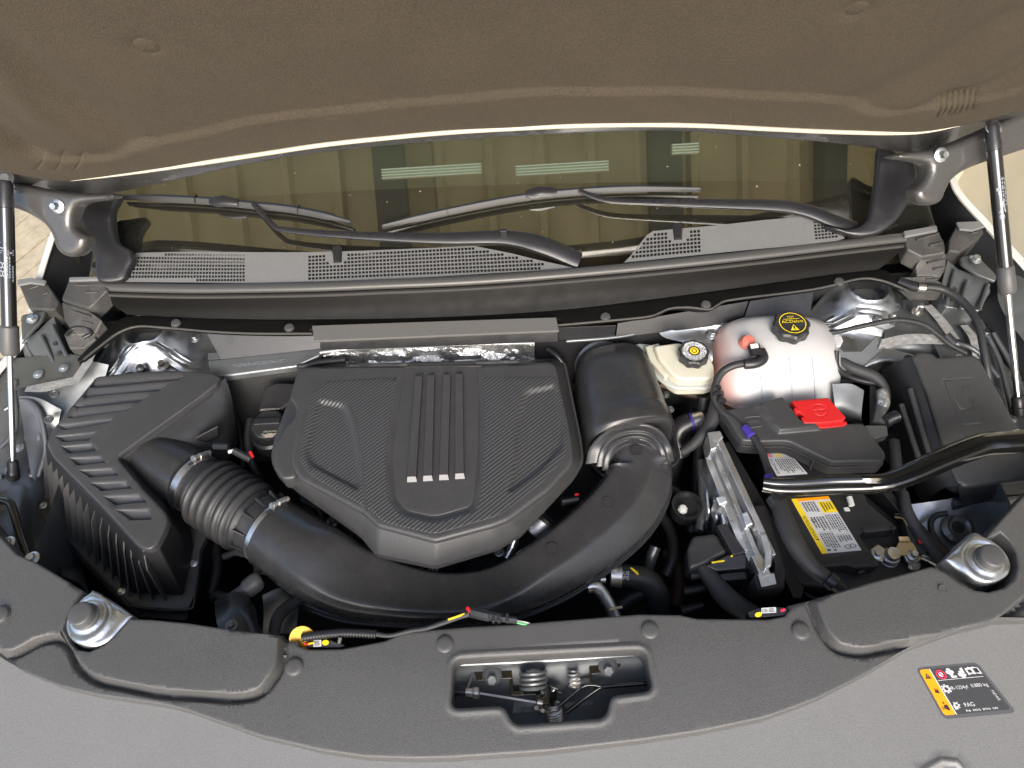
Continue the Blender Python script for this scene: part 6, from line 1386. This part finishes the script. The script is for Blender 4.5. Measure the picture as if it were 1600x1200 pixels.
# cables on the right
hz('washer_hose', 'black hose looping from the cowl end down behind the right fuse box', 'hose', [(1430, 450, .01), (1456, 449, .012), (1480, 455, .012), (1508, 475, .01), (1528, 505, .005), (1536, 540, -.01), (1542, 575, -.03), (1546, 600, -.05)], 6)
tag(corr('ribbed_cable', [(1285, 520, -.01), (1310, 518, -.008), (1345, 510, .0), (1400, 500, .002), (1440, 506, .0), (1462, 520, -.005), (1484, 538, -.012), (1510, 552, -.02)], 4.2, K['rubber'], pitch=.0035), 'thin ribbed black cable arching over the right strut tower', 'cable')
t = thing('cable_connector', 'dark cable connector sleeves at the cowl end on the right', 'connector', W(1430, 448, .0))
tube('sleeve', [(1404, 440, .008), (1424, 447, .01), (1434, 449, .012)], 8, K['smooth'], t, sec=12); tube('bright_sleeve', [(1434, 449, .012), (1445, 450, .012)], 6.5, K['lead'], t, sec=12); tube('sleeve', [(1478, 524, -.006), (1492, 538, -.012)], 7, K['smooth'], t, sec=10)
hz('apron_hose', 'black hose curving over the bright apron by the right bumper bracket', 'hose', [(1480, 802, -.11), (1462, 806, -.115), (1454, 818, -.12), (1458, 835, -.125), (1474, 858, -.13), (1495, 880, -.13)], 4.5)
hz('side_loom', 'taped black loom running down between battery and right bumper bracket', 'cable', [(1412, 770, -.08, 7), (1418, 800, -.08, 9), (1440, 838, -.085, 9), (1475, 880, -.09, 8), (1502, 910, -.095, 8)], 8, 'tape')

for pts, r, l, m_ in [
    ([(1036, 760, -.16), (1060, 770, -.15), (1082, 800, -.16), (1080, 830, -.18)], 6, 'black wire loom curling round the black cup by the duct bend', 'tape'),
    ([(1030, 800, -.2), (1048, 830, -.2), (1052, 870, -.2), (1040, 900, -.21)], 9, 'thick black hose in the dark gap below the duct bend', 'rubber'),
    ([(1096, 720, -.12), (1098, 780, -.13), (1092, 830, -.13)], 7, 'thin pale vertical pipe left of the aluminium module', 'primer2'),
    ([(470, 780, -.14), (500, 800, -.16), (512, 850, -.18), (560, 880, -.18)], 7, 'ribbed black hose under the left corner of the engine cover', 'rubber'),
    ([(350, 870, -.16), (380, 860, -.15), (400, 880, -.15), (402, 900, -.16)], 6, 'small black cable under the accordion hose', 'tape'),
    ([(330, 830, -.2), (340, 880, -.2), (330, 930, -.2)], 8, 'black vertical hose right of the filter housing foot', 'rubber'),
    ([(855, 545, -.05), (870, 556, -.05), (885, 580, -.07), (890, 620, -.09)], 4, 'thin black line between engine cover and resonator box', 'smooth'),
    ([(448, 566, -.05), (470, 572, -.05), (500, 566, -.045), (540, 562, -.045)], 5, 'black ribbed line along the foil behind the engine cover', 'rubber'),
    ([(1396, 690, -.1), (1402, 740, -.1), (1412, 800, -.1)], 9, 'black hose dropping between battery and right fuse box', 'tape'),
    ([(1240, 900, -.15), (1262, 930, -.15), (1300, 940, -.14)], 4, 'thin black cable under the front edge of the battery', 'smooth')]:
    k_ = 'cable' if ('cable' in l or 'loom' in l) else ('pipe' if 'pipe' in l else 'hose')
    tag(tube(k_, pts, r, K[m_], sec=12), l, k_)
t = thing('wire_connector', 'small black plug with red tab under the right edge of the engine cover', 'electrical plug', W(900, 774, -.1))
tube('plug_body', [(878, 784, -.09), (904, 780, -.09)], 5, K['smooth'], t, sec=8); tube('red_tab', [(898, 773, -.085), (904, 772, -.085)], 2, K['red'], t, sec=6)

# =================================================================== radiator cover and front fascia
ZR0 = 0.0; PR = HZ(ZR0); uvR = lambda q: [PR.uv(*p[:2]) for p in q]
rear = [(-260, 560), (-120, 700), (-40, 790), (0, 836), (30, 868), (62, 882), (112, 912), (134, 926), (120, 945), (106, 968), (101, 985), (105, 1003), (122, 1017), (143, 1020), (166, 1010), (186, 992), (206, 969), (240, 970), (300, 976), (360, 985), (440, 991), (444, 999), (466, 1000), (470, 1010), (482, 1014), (535, 1013), (600, 1001), (630, 988), (665, 984), (740, 978), (800, 975), (900, 967), (1000, 959), (1062, 960), (1090, 966), (1200, 967), (1226, 962), (1234, 952), (1231, 946), (1268, 936), (1350, 915), (1441, 891), (1452, 888), (1474, 898), (1495, 915), (1515, 925), (1540, 928), (1566, 921), (1580, 908), (1586, 890), (1584, 868), (1575, 850), (1560, 835), (1540, 845), (1532, 848), (1545, 832), (1570, 804), (1600, 772), (1680, 690), (1850, 560)]
front = [(1900, 1000), (1800, 985), (1700, 975), (1620, 968), (1560, 970), (1540, 976), (1500, 985), (1430, 1010), (1350, 1056), (1280, 1091), (1200, 1120), (1100, 1141), (1000, 1156), (850, 1173), (700, 1183), (640, 1184), (570, 1182), (500, 1172), (400, 1149), (330, 1124), (290, 1110), (250, 1100), (200, 1093), (150, 1086), (90, 1072), (40, 1052), (0, 1028), (-60, 985), (-140, 930), (-300, 830)]
latch_hole = rnd(uvR([(708, 1030), (1008, 1014), (1021, 1078), (955, 1086), (948, 1120), (802, 1131), (788, 1101), (704, 1106)]), [.014, .014, .014, .010, .016, .016, .012, .014], 5)
pads = [
    Pad(rnd(uvR([(210, 955), (442, 980), (438, 1046), (406, 1084), (370, 1090), (250, 1082), (150, 1062), (122, 1040), (108, 1006), (90, 995), (60, 1000), (20, 1024), (-60, 1010), (-200, 900), (-200, 700), (0, 820), (70, 870), (120, 900)]), .018, 5), .010, .005),
    Pad(rnd(uvR([(1262, 930), (1480, 870), (1640, 720), (1640, 900), (1555, 975), (1540, 984), (1480, 992), (1465, 999), (1400, 1008), (1345, 1020), (1305, 1012), (1284, 985)]), .018, 5), .012, .005),
]
rc = thing('radiator_cover', 'grained grey plastic cover over the radiator with round push clips', 'radiator cover', W(850, 1080, -.1))
holeline = Line(list(latch_hole) if False else offs(ccw(list(latch_hole)), -.009), .0025, .007, True)
outl = uvR(rear + front)
beadL = Line(uvR([(0, 870), (60, 893), (112, 925)]), -.0, .002)
sheet('cover_panel', PR, outl, K['cover'], rc, pads + [Line(offs(ccw(list(latch_hole)), -.006), .0022, .0065, True), Line(offs(pads[0].p, -.0035, True), -.010, .0065, True), Line(offs(pads[1].p, -.0035, True), -.010, .0065, True)], holes=[[p for p in latch_hole]], sp=.0065, skirt=.05, edge=.0035, base=lambda P: -.02 * np.clip((.30 - P[:, 1]) / .2, 0, 1) ** 1.5 - .006 * np.abs(P[:, 0]) ** 2, uvin=True, sharp=70)
P0 = PR.w
cl = None
for x, y, z in ((460, 1042, 0), (695, 1007, 0), (1015, 985, 0), (1251, 986, 0), (1, 961, .008)):
    clip(PR.w(x, y, z - .0005), .0128, rc)
for x, y in ((1480, 918), (1472, 920)): pass
lathe('small_stamp', PR.w(1473, 920, .0115), [(.006, -.001), (.0062, .0004), (.0055, .0004), (.0053, -.0001), (.0001, -.0001)], K['cover'], rc, n=20)
# groove at the far right
# lower fascia
fs_ = thing('front_fascia', 'lighter grained bumper fascia curving along the bottom of the photo', 'bumper fascia', W(800, 1200, -.2))
ftop = [(x, y - 7) for x, y in front][::-1]
rows_ = []
def frow(dy, z, k=1.0):
    out = []
    for x, y in [(-300, 830), (-140, 930), (0, 1028), (90, 1066), (200, 1088), (290, 1104), (400, 1144), (500, 1166), (640, 1178), (850, 1166), (1000, 1150), (1100, 1135), (1200, 1114), (1350, 1050), (1430, 1004), (1540, 970), (1700, 969), (1900, 995)]:
        out.append((x, y + dy * k, z))
    return out
PFa = Pl(W(800, 1180, -.042), (0, -.16, 1))
fo_ = [(x, y - 12) for x, y in front][::-1]
fol = [(-300, 818)] + fo_[1:-1] + [(1900, 985), (1900, 1500), (-300, 1500)]
groove = [Line([PFa.uv(*p) for p in [(1425, 1230), (1440, 1204), (1470, 1188), (1495, 1190), (1515, 1215)]], .004, .006)]
wheel = rnd([PFa.uv(*p) for p in [(1584, 992), (1604, 980), (1650, 984), (1660, 1030), (1620, 1045), (1590, 1030)]], .012, 4)
def fbase(P): return -.30 * np.clip(.235 - P[:, 1] - .0 * P[:, 0], 0, 1) ** 2 - .03 * np.abs(P[:, 0]) ** 2.0 * 0
sheet('fascia_panel', PFa, [p for p in fol], K['fascia'], fs_, groove, holes=[wheel], sp=.014, skirt=.03, edge=.004, sharp=70)
mk('hole_floor', [PFa.pt(*PFa.uv(x, y), -.05) for x, y in ((1560, 940), (1720, 940), (1720, 1080), (1560, 1080))], [[0, 1, 2, 3]], K['primer'], fs_)
tube('painted_bumper_edge', [(-60, 1168, -.045), (0, 1190, -.045), (40, 1200, -.045), (120, 1222, -.045)], 7, K['bodywhite'], fs_)

# air conditioning label at the right
lp = thing('refrigerant_label', 'orange and black air conditioning label on the grey fascia at right', 'label', PFa.w(1508, 1082))
lq = [(1431, 1044.5), (1527, 1035.5), (1588, 1113.5), (1475, 1124)]
f = quad([(x, y) for x, y in lq], PFa, lift=.0006)
def rrect(u0, v0, u1, v1, r, asp=1.25, n=5):
    out = []
    for cx, cy, a0 in ((u1 - r, v0 + r * asp, -pi / 2), (u1 - r, v1 - r * asp, 0), (u0 + r, v1 - r * asp, pi / 2), (u0 + r, v0 + r * asp, pi)):
        for i in range(n + 1): a = a0 + i / n * pi / 2; out.append((cx + r * cos(a), cy + r * asp * sin(a)))
    return out
prints('clear_film', [('p', rrect(0, 0, 1, 1, .07))], f, K['lgrey'], lp, h=0)
prints('black_field', [('p', rrect(.03, .035, .96, .93, .05))], f, K['lblack'], lp, h=.0002)
prints('orange_strip', [('p', rrect(.03, .035, .2, .93, .04))], f, K['orange'], lp, h=.0004)
wi = [('r', .19, .035, .205, .93), ('r', .22, .265, .93, .275)]
# fans and person glyphs, book
for (cx, cy) in ((.475, .13), (.635, .2)):
    wi += [('o', cx - .03, cy, .032, .035, 0.05), ('o', cx + .03, cy, .032, .035, 0.05), ('o', cx, cy - .045, .032, .035, .05), ('o', cx, cy + .045, .03, .033, .05)]
wi += [('r', .45, .205, .54, .245), ('p', [(.65, .08), (.70, .06), (.69, .2), (.66, .2)])]
wi += [('p', [(.73, .09), (.80, .065), (.83, .08), (.86, .065), (.94, .09), (.94, .22), (.86, .20), (.83, .215), (.80, .20), (.73, .22)])]
# snowflake rings
for cx, cy, r in ((.27, .44, .062),):
    wi.append(('o', cx, cy, r * .8, r, .55))
    for k in range(8):
        a = k * pi / 4; c_, s_ = cos(a), sin(a); wi.append(('p', [(cx + c_ * r * .7 - s_ * .01, cy + s_ * r * .85 + c_ * .012), (cx + c_ * r * 1.15 - s_ * .016, cy + s_ * r * 1.4 + c_ * .02), (cx + c_ * r * 1.15 + s_ * .016, cy + s_ * r * 1.4 - c_ * .02), (cx + c_ * r * .7 + s_ * .01, cy + s_ * r * .85 - c_ * .012)]))
wi.append(('o', .275, .76, .035, .045, .5))
for k in range(6):
    a = k * pi / 3; c_, s_ = cos(a), sin(a); wi.append(('r', .275 + c_ * .04 - .009, .76 + s_ * .055 - .011, .275 + c_ * .04 + .009, .76 + s_ * .055 + .011))
wi += [('p', [(.22, .78), (.26, .76), (.27, .84), (.23, .84)])]
wi += [('t', 'R-1234yf', .35, .40, .60, .49), ('t', '0.880 kg', .65, .39, .90, .48), ('t', 'PAG', .38, .73, .52, .81)]
wi += [('t', '86 805 896 00', .35, .86, .80, .90), ('t', 'HDAR', .88, .55, .92, .75, 90)]
prints('white_print', wi, f, K['lwhite'], lp, h=.0006)
prints('red_sign', [('o', .32, .16, .075, .095, .78), ('p', [(.27, .10), (.29, .085), (.37, .22), (.355, .235)])], f, K['pred'], lp, h=.0009)
prints('pale_hand', [('o', .32, .16, .035, .05, .05)], f, K['lwhite'], lp, h=.0007)
prints('dark_glyphs', [('p', [(.06, .22), (.15, .22), (.105, .11)]), ('p', [(.08, .50), (.10, .40), (.115, .46), (.14, .42), (.14, .52), (.10, .50)]), ('o', .11, .70, .013, .016, .05), ('p', [(.10, .74), (.15, .74), (.15, .84), (.12, .84), (.08, .80)]), ('r', .05, .78, .08, .79), ('r', .05, .81, .08, .82), ('r', .755, .12, .81, .18), ('r', .85, .1, .92, .19)], f, K['ink'], lp, h=.0009)
prints('orange_glyph', [('r', .1, .15, .11, .19)], f, K['orange'], lp, h=.0011)

# =================================================================== hood bumpers on zinc brackets
def bumper(outl_, z, c, label, x, axis=(0, 0, 1), skew=(0, 0)):
    t = thing('hood_bumper', label, 'hood bumper', W(c[0], c[1], z - .03), 'rubber hood bumpers on zinc brackets'); pl = HZ(z); q = pl.uv(*c)
    fe = [Dome(q, .052, .0001), Line([(q[0] + .036 * cos(a * pi / 16), q[1] + .036 * sin(a * pi / 16)) for a in range(32)], .003, .008, True), Line([(q[0] + .026 * cos(a * pi / 16), q[1] + .026 * sin(a * pi / 16)) for a in range(32)], -.002, .006, True)]
    sheet('zinc_bracket', pl, rnd([pl.uv(*p) for p in outl_], .004, 3), K['zinc'], t, fe, sp=.005, skirt=.045, edge=.007, uvin=True, base=lambda P: .008 * sm(1 - np.hypot(P[:, 0] - q[0], P[:, 1] - q[1]) / .05))
    P = pl.pt(q[0], q[1], .006)
    lathe('rubber_stop', P, [(.0205, 0), (.0208, .004), (.0185, .0055), (.0182, .018), (.0168, .0195), (.0145, .0203), (.0001, .0203)], K['collar'], t, axis=axis, n=36, sharp=30)
    return t
bumper(spl([(148, 922), (200, 956), (204, 964), (190, 980), (172, 1000), (150, 1011), (128, 1010), (110, 998), (103, 982), (106, 964), (120, 944), (138, 928)], 3, True), .006, (138, 966), 'zinc hood bumper bracket with grey rubber stop at the left front', 0, axis=(-.05, .0, 1))
bumper(spl([(1521, 830), (1545, 841), (1566, 858), (1577, 876), (1578, 892), (1568, 904), (1548, 911), (1526, 908), (1504, 894), (1481, 876), (1480, 870), (1500, 850)], 3, True), .006, (1539, 877), 'zinc hood bumper bracket with grey rubber stop at the right front', 0, axis=(0, .0, 1))

# =================================================================== hood latch seen in its opening
hl = thing('hood_latch', 'hood latch with two springs, bolts and bright cable in the cover opening', 'hood latch', W(860, 1075, -.11))
surf('curved_back_plate', [[(690, 1030, -.030), (860, 1022, -.030), (1030, 1010, -.030)], [(690, 1042, -.034), (860, 1034, -.034), (1030, 1022, -.034)], [(690, 1052, -.045), (860, 1044, -.045), (1030, 1032, -.045)], [(690, 1110, -.085), (860, 1108, -.085), (1030, 1100, -.085)], [(690, 1180, -.10), (860, 1180, -.10), (1030, 1170, -.10)]], K['primer'], hl)
PLt = HZ(-.05)
def plate(nm, pts, z, dr, m_='gloss'): return block(nm, [(x, y, z) for x, y in pts], dr, K[m_], hl, bev=.0012)
plate('mount_ear', [(738, 1044), (778, 1042), (780, 1036), (796, 1036), (800, 1040), (800, 1060), (746, 1064)], -.045, .003)
plate('mount_ear', [(922, 1032), (966, 1027), (972, 1034), (968, 1042), (950, 1050), (924, 1054)], -.045, .003)
loft('latch_bracket', [[W(x, y, -.05 + h) for x, y, h in ((798, 1040, .0), (803, 1080, 0), (838, 1080, 0), (838, 1086, 0), (798, 1087, 0), (794, 1042, .0))], [W(x, y, -.08) for x, y in ((798, 1040), (803, 1080), (838, 1080), (838, 1086), (798, 1087), (794, 1042))]], K['gloss'], hl, bev=.001)
loft('latch_side', [[W(x, y, -.045) for x, y in ((920, 1034), (924, 1034), (926, 1068), (922, 1069))], [W(x, y, -.09) for x, y in ((920, 1034), (924, 1034), (926, 1068), (922, 1069))]], K['gloss'], hl, bev=.001)
for x, y in ((769, 1062), (950, 1048)):
    lathe('bolt_washer', W(x, y - 6, -.046), [(.0145, 0), (.0148, .002), (.011, .0045), (.008, .005)], K['collar'], hl, axis=(0, -.35, 1)); lathe('bolt_head', W(x, y, -.042), [(.0078, 0), (.0078, .009), (.0065, .0105), (.0001, .0102)], K['cowl'], hl, axis=(0, -.35, 1), n=6, sharp=20)
def coil(nm, a, b, r, turns, wr, m_='lead'):
    A = W(*a); B = W(*b); ax = (B - A); L_ = ax.length; ax.normalize(); e1 = ax.orthogonal().normalized(); e2 = ax.cross(e1)
    pts = [tuple(A + ax * (L_ * i / (turns * 14)) + (e1 * cos(i * 2 * pi / 14) + e2 * sin(i * 2 * pi / 14)) * r) for i in range(int(turns * 14) + 1)]
    return sweep(nm, pts, circ(8), K[m_], hl, sc=[wr] * len(pts))
coil('large_spring', (834, 1080, -.045), (833, 1046, -.034), .0185, 4.5, .0030, 'primer2')
coil('small_spring', (898, 1076, -.045), (896, 1050, -.036), .0085, 4.5, .0016)
coil('lower_spring', (868, 1122, -.075), (864, 1104, -.055), .0115, 4.5, .0021)
lathe('spring_pin', W(898, 1070, -.055), [(.006, 0), (.006, .012), (.009, .013), (.009, .016)], K['lead'], hl, n=16)
plate('catch_plate', [(837, 1072), (862, 1068), (876, 1078), (880, 1084), (864, 1080), (858, 1086), (858, 1100), (838, 1100)], -.045, .004)
plate('grey_base', [(802, 1090), (838, 1088), (840, 1112), (800, 1115)], -.078, .003, 'primer2')
plate('pale_panel', [(880, 1100), (925, 1086), (928, 1100), (884, 1108)], -.08, .002, 'primer2')
f = quad([(814, 1106), (821, 1105), (821, 1112), (814, 1113)], HZ(-.0775), lift=.0005); prints('stamped_letter', [('t', 'C', 0, 0, 1, 1)], f, K['ink'], hl)
tube('lock_pin', [(862, 1100, -.06), (864, 1080, -.045), (866, 1074, -.042)], 7, K['gloss'], hl)
tube('release_lever', [(1018, 1067, -.045), (980, 1070, -.045), (944, 1073, -.045), (938, 1074, -.045), (920, 1086, -.05), (885, 1114, -.06)], 3.6, K['gloss'], hl, sec=10, n=4)
tube('release_lever', [(938, 1072, -.043), (925, 1070, -.043), (908, 1074, -.045), (872, 1104, -.05)], 3.2, K['gloss'], hl, sec=10, n=4)
tube('cable_sheath', [(700, 1079, -.05), (728, 1081, -.05)], 8, K['smooth'], hl, sec=16); tube('cable_ferrule', [(728, 1081, -.05, 6.5), (740, 1082, -.05, 6.5), (741, 1082, -.05, 8.5), (748, 1083, -.05, 8.5), (750, 1083, -.05, 5)], 7, K['lead'], hl, sec=16, n=3)
tube('bright_cable', [(748, 1083, -.05), (842, 1098, -.05)], 1.8, K['lwhite'], hl, sec=8); tube('cable_end', [(840, 1097, -.048), (848, 1099, -.048)], 6, K['lead'], hl, sec=12)
block('cable_bracket', [(738, 1046, -.045), (743, 1046, -.045), (732, 1078, -.045), (728, 1077, -.045)], .003, K['primer2'], hl, bev=.0005)
for x, y in ((838, 1108), (848, 1112)): lathe('rivet', W(x, y, -.06), [(.005, 0), (.005, .006), (.003, .008)], K['lead'], hl, n=12)
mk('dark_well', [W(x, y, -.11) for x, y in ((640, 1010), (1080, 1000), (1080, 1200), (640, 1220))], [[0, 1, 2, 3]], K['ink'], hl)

# =================================================================== small things along the rear edge of the radiator cover
rw = thing('radiator_support', 'dark radiator support wall below the grey cover', 'support panel', (0, .36, -.42))
mk('support_wall', [(-.85, .33, -.42), (.85, .33, -.42), (.85, .33, -.12), (-.85, .33, -.12)], [[0, 1, 2, 3]], K['dark'], rw)
yc = thing('dipstick_loop', 'yellow plastic ring peeking above the radiator cover at the left', 'dipstick', W(471, 995, -.03))
P = W(473, 998, -.012); lathe('yellow_ring', P, [(.011, 0), (.0195, 0), (.0195, .004), (.011, .004)], K['yplast'], yc, axis=(0, -.5, .85), n=36)
lm = thing('wiring_harness', 'ribbed black wiring loom with plugs lying along the radiator cover edge', 'wiring harness', W(560, 995, -.02))
corr('ribbed_loom', [(472, 996, -.004), (500, 992, .0), (540, 989, .0), (588, 991, -.002)], 7, K['smooth'], lm, pitch=.0045, amp=.2)
tube('wire_bundle', [(588, 991, -.002, 4), (610, 993, .0, 3.5), (640, 986, .002, 3.5), (665, 982, .004, 3.5), (690, 974, .004, 4), (718, 964, .004, 4), (732, 959, .004, 5)], 4, K['tape'], lm, sec=10)
tube('yellow_wire', [(700, 968, .008), (715, 963, .008), (732, 957, .006)], 1.6, K['yellow'], lm, sec=6)
tube('plug_body', [(736, 956, .004, 9), (762, 962, .004, 9), (764, 962, .004, 7.5), (784, 966, .004, 7.5)], 9, K['smooth'], lm, sec=8, n=3); tube('red_tab', [(730, 949, .008), (736, 956, .008)], 3, K['red'], lm, sec=6)
for x in (768, 776, 790): block('plug_latch', [(x, 958, .012), (x + 5, 959, .012), (x + 5, 972, .01), (x, 971, .01)], .012, K['smooth'], lm, bev=.001)
tube('plug_body', [(784, 966, .004), (808, 969, .002)], 6, K['gloss'], lm, sec=8); tube('green_wire', [(806, 972, .0), (818, 975, .0), (828, 976, -.004)], 1.8, mat('green wire', (.15, .5, .2), .4), lm, sec=6); tube('white_wire', [(806, 970, .0), (820, 972, .0), (830, 975, -.004)], 1.2, K['white'], lm, sec=6)
pb = thing('labelled_plug', 'black plug with small white and yellow stickers below the ribbed loom', 'electrical plug', W(510, 1005, -.03))
block('plug_case', [(474, 1004, -.008), (486, 1001, -.006), (515, 999, -.004), (540, 1008, -.006), (532, 1013, -.008), (480, 1013, -.01)], .02, K['smooth'], pb, bev=.002)
f = quad([(490, 1001), (515, 999.5), (515, 1010), (490, 1011)], HZ(-.0035), lift=.001); prints('white_sticker', [('r', .0, 0, .5, 1)], f, K['lwhite'], pb); prints('sticker_print', dots(.06, .12, .44, .88, 4, 3), f, K['ink'], pb, h=.0006); prints('yellow_sticker', [('o', .75, .45, .22, .42, .05)], f, K['yellow'], pb)
tube('red_wire', [(476, 1006, -.003), (484, 1006, -.003)], 2, K['red'], pb, sec=6); tube('orange_wire', [(482, 1006, -.002), (491, 1004, -.002)], 1.6, K['yplast'], pb, sec=6)
tube('upright_tab', [(530, 1004, -.004), (532, 995, .004)], 3, K['collar'], pb, sec=8)
pb2 = thing('labelled_plug', 'black plug with white CB sticker and yellow dot behind the radiator cover', 'electrical plug', W(1200, 962, -.03))
block('plug_case', [(1168, 956, -.006), (1184, 950, -.004), (1224, 948, -.004), (1232, 952, -.005), (1230, 962, -.006), (1172, 966, -.008)], .02, K['smooth'], pb2, bev=.002)
f = quad([(1180, 951), (1212, 949), (1213, 963), (1178, 965)], HZ(-.003), lift=.001); prints('white_sticker', [('r', .3, .0, 1, .62)], f, K['lwhite'], pb2); prints('sticker_print', [('t', 'CB.', .34, .18, .62, .52)] + dots(.66, .12, .95, .55, 3, 3), f, K['ink'], pb2, h=.0006); prints('yellow_dot', [('o', .18, .72, .16, .28, .05)], f, K['yellow'], pb2)
tube('red_wire', [(1220, 954, .0), (1226, 952, .0)], 2.2, K['pred'], pb2, sec=6)
sg = thing('temperature_sensor', 'grey sensor plug lying diagonally below the accordion hose', 'sensor', W(385, 920, -.12))
tube('sensor_body', [(358, 938, -.1, 9), (366, 933, -.098, 10), (384, 922, -.095, 12), (386, 921, -.095, 15), (402, 908, -.09, 15), (408, 904, -.09, 11)], 12, K['collar'], sg, sec=12, n=3)
tube('sensor_lead', [(358, 936, -.105), (340, 930, -.12), (334, 935, -.14)], 8, K['dark'], sg)
rp = thing('headlamp_back', 'dark rounded moulding with a screw behind the radiator cover at left', 'lamp housing', W(370, 970, -.1))
surf('housing_shell', [[(335, 940, -.08), (360, 925, -.075), (385, 930, -.075), (400, 950, -.09)], [(338, 970, -.05), (362, 955, -.045), (388, 960, -.045), (404, 975, -.06)], [(345, 990, -.04), (370, 988, -.035), (395, 990, -.035), (415, 995, -.05)]], K['smooth'], rp); hexbolt('housing_screw', W(362, 978, -.038), .006, K['primer2'], rp)
hz('radiator_side_hose', 'black cable bending down between duct and radiator cover at left', 'cable', [(468, 935, -.11, 9), (448, 950, -.1, 10), (434, 966, -.09, 10), (428, 990, -.09, 9)], 9, 'tape')
surf('silver_sheet', [[(410, 930, -.13), (440, 918, -.13), (470, 922, -.13)], [(412, 960, -.12), (440, 955, -.12), (466, 955, -.12)], [(410, 990, -.11), (436, 990, -.11), (462, 990, -.11)]], K['steel'], rp)
# tie bar at the far left and other bright bits
tb = thing('tie_bar', 'glossy black bent tie bar between left inner fender and radiator cover', 'tie bar', W(20, 820, -.06))
tube('bent_bar', [(-30, 780, -.03), (-5, 782, -.03), (12, 784, -.03), (20, 795, -.035), (30, 830, -.045), (42, 865, -.05), (48, 876, -.05)], 6.5, K['gloss'], tb, sec=14, n=5); hexbolt('bar_bolt', W(51, 873, -.02), .0075, K['zinc'], tb); hexbolt('bar_bolt', W(14, 848, -.03), .007, K['zinc'], tb)
bbk = surf('splash_panel', [[(96, 860, -.2), (120, 870, -.2), (130, 900, -.2)], [(96, 900, -.12), (122, 910, -.11), (140, 930, -.1)]], K['steel']); tag(bbk, 'small bright panel behind the left hood bumper bracket', 'panel')
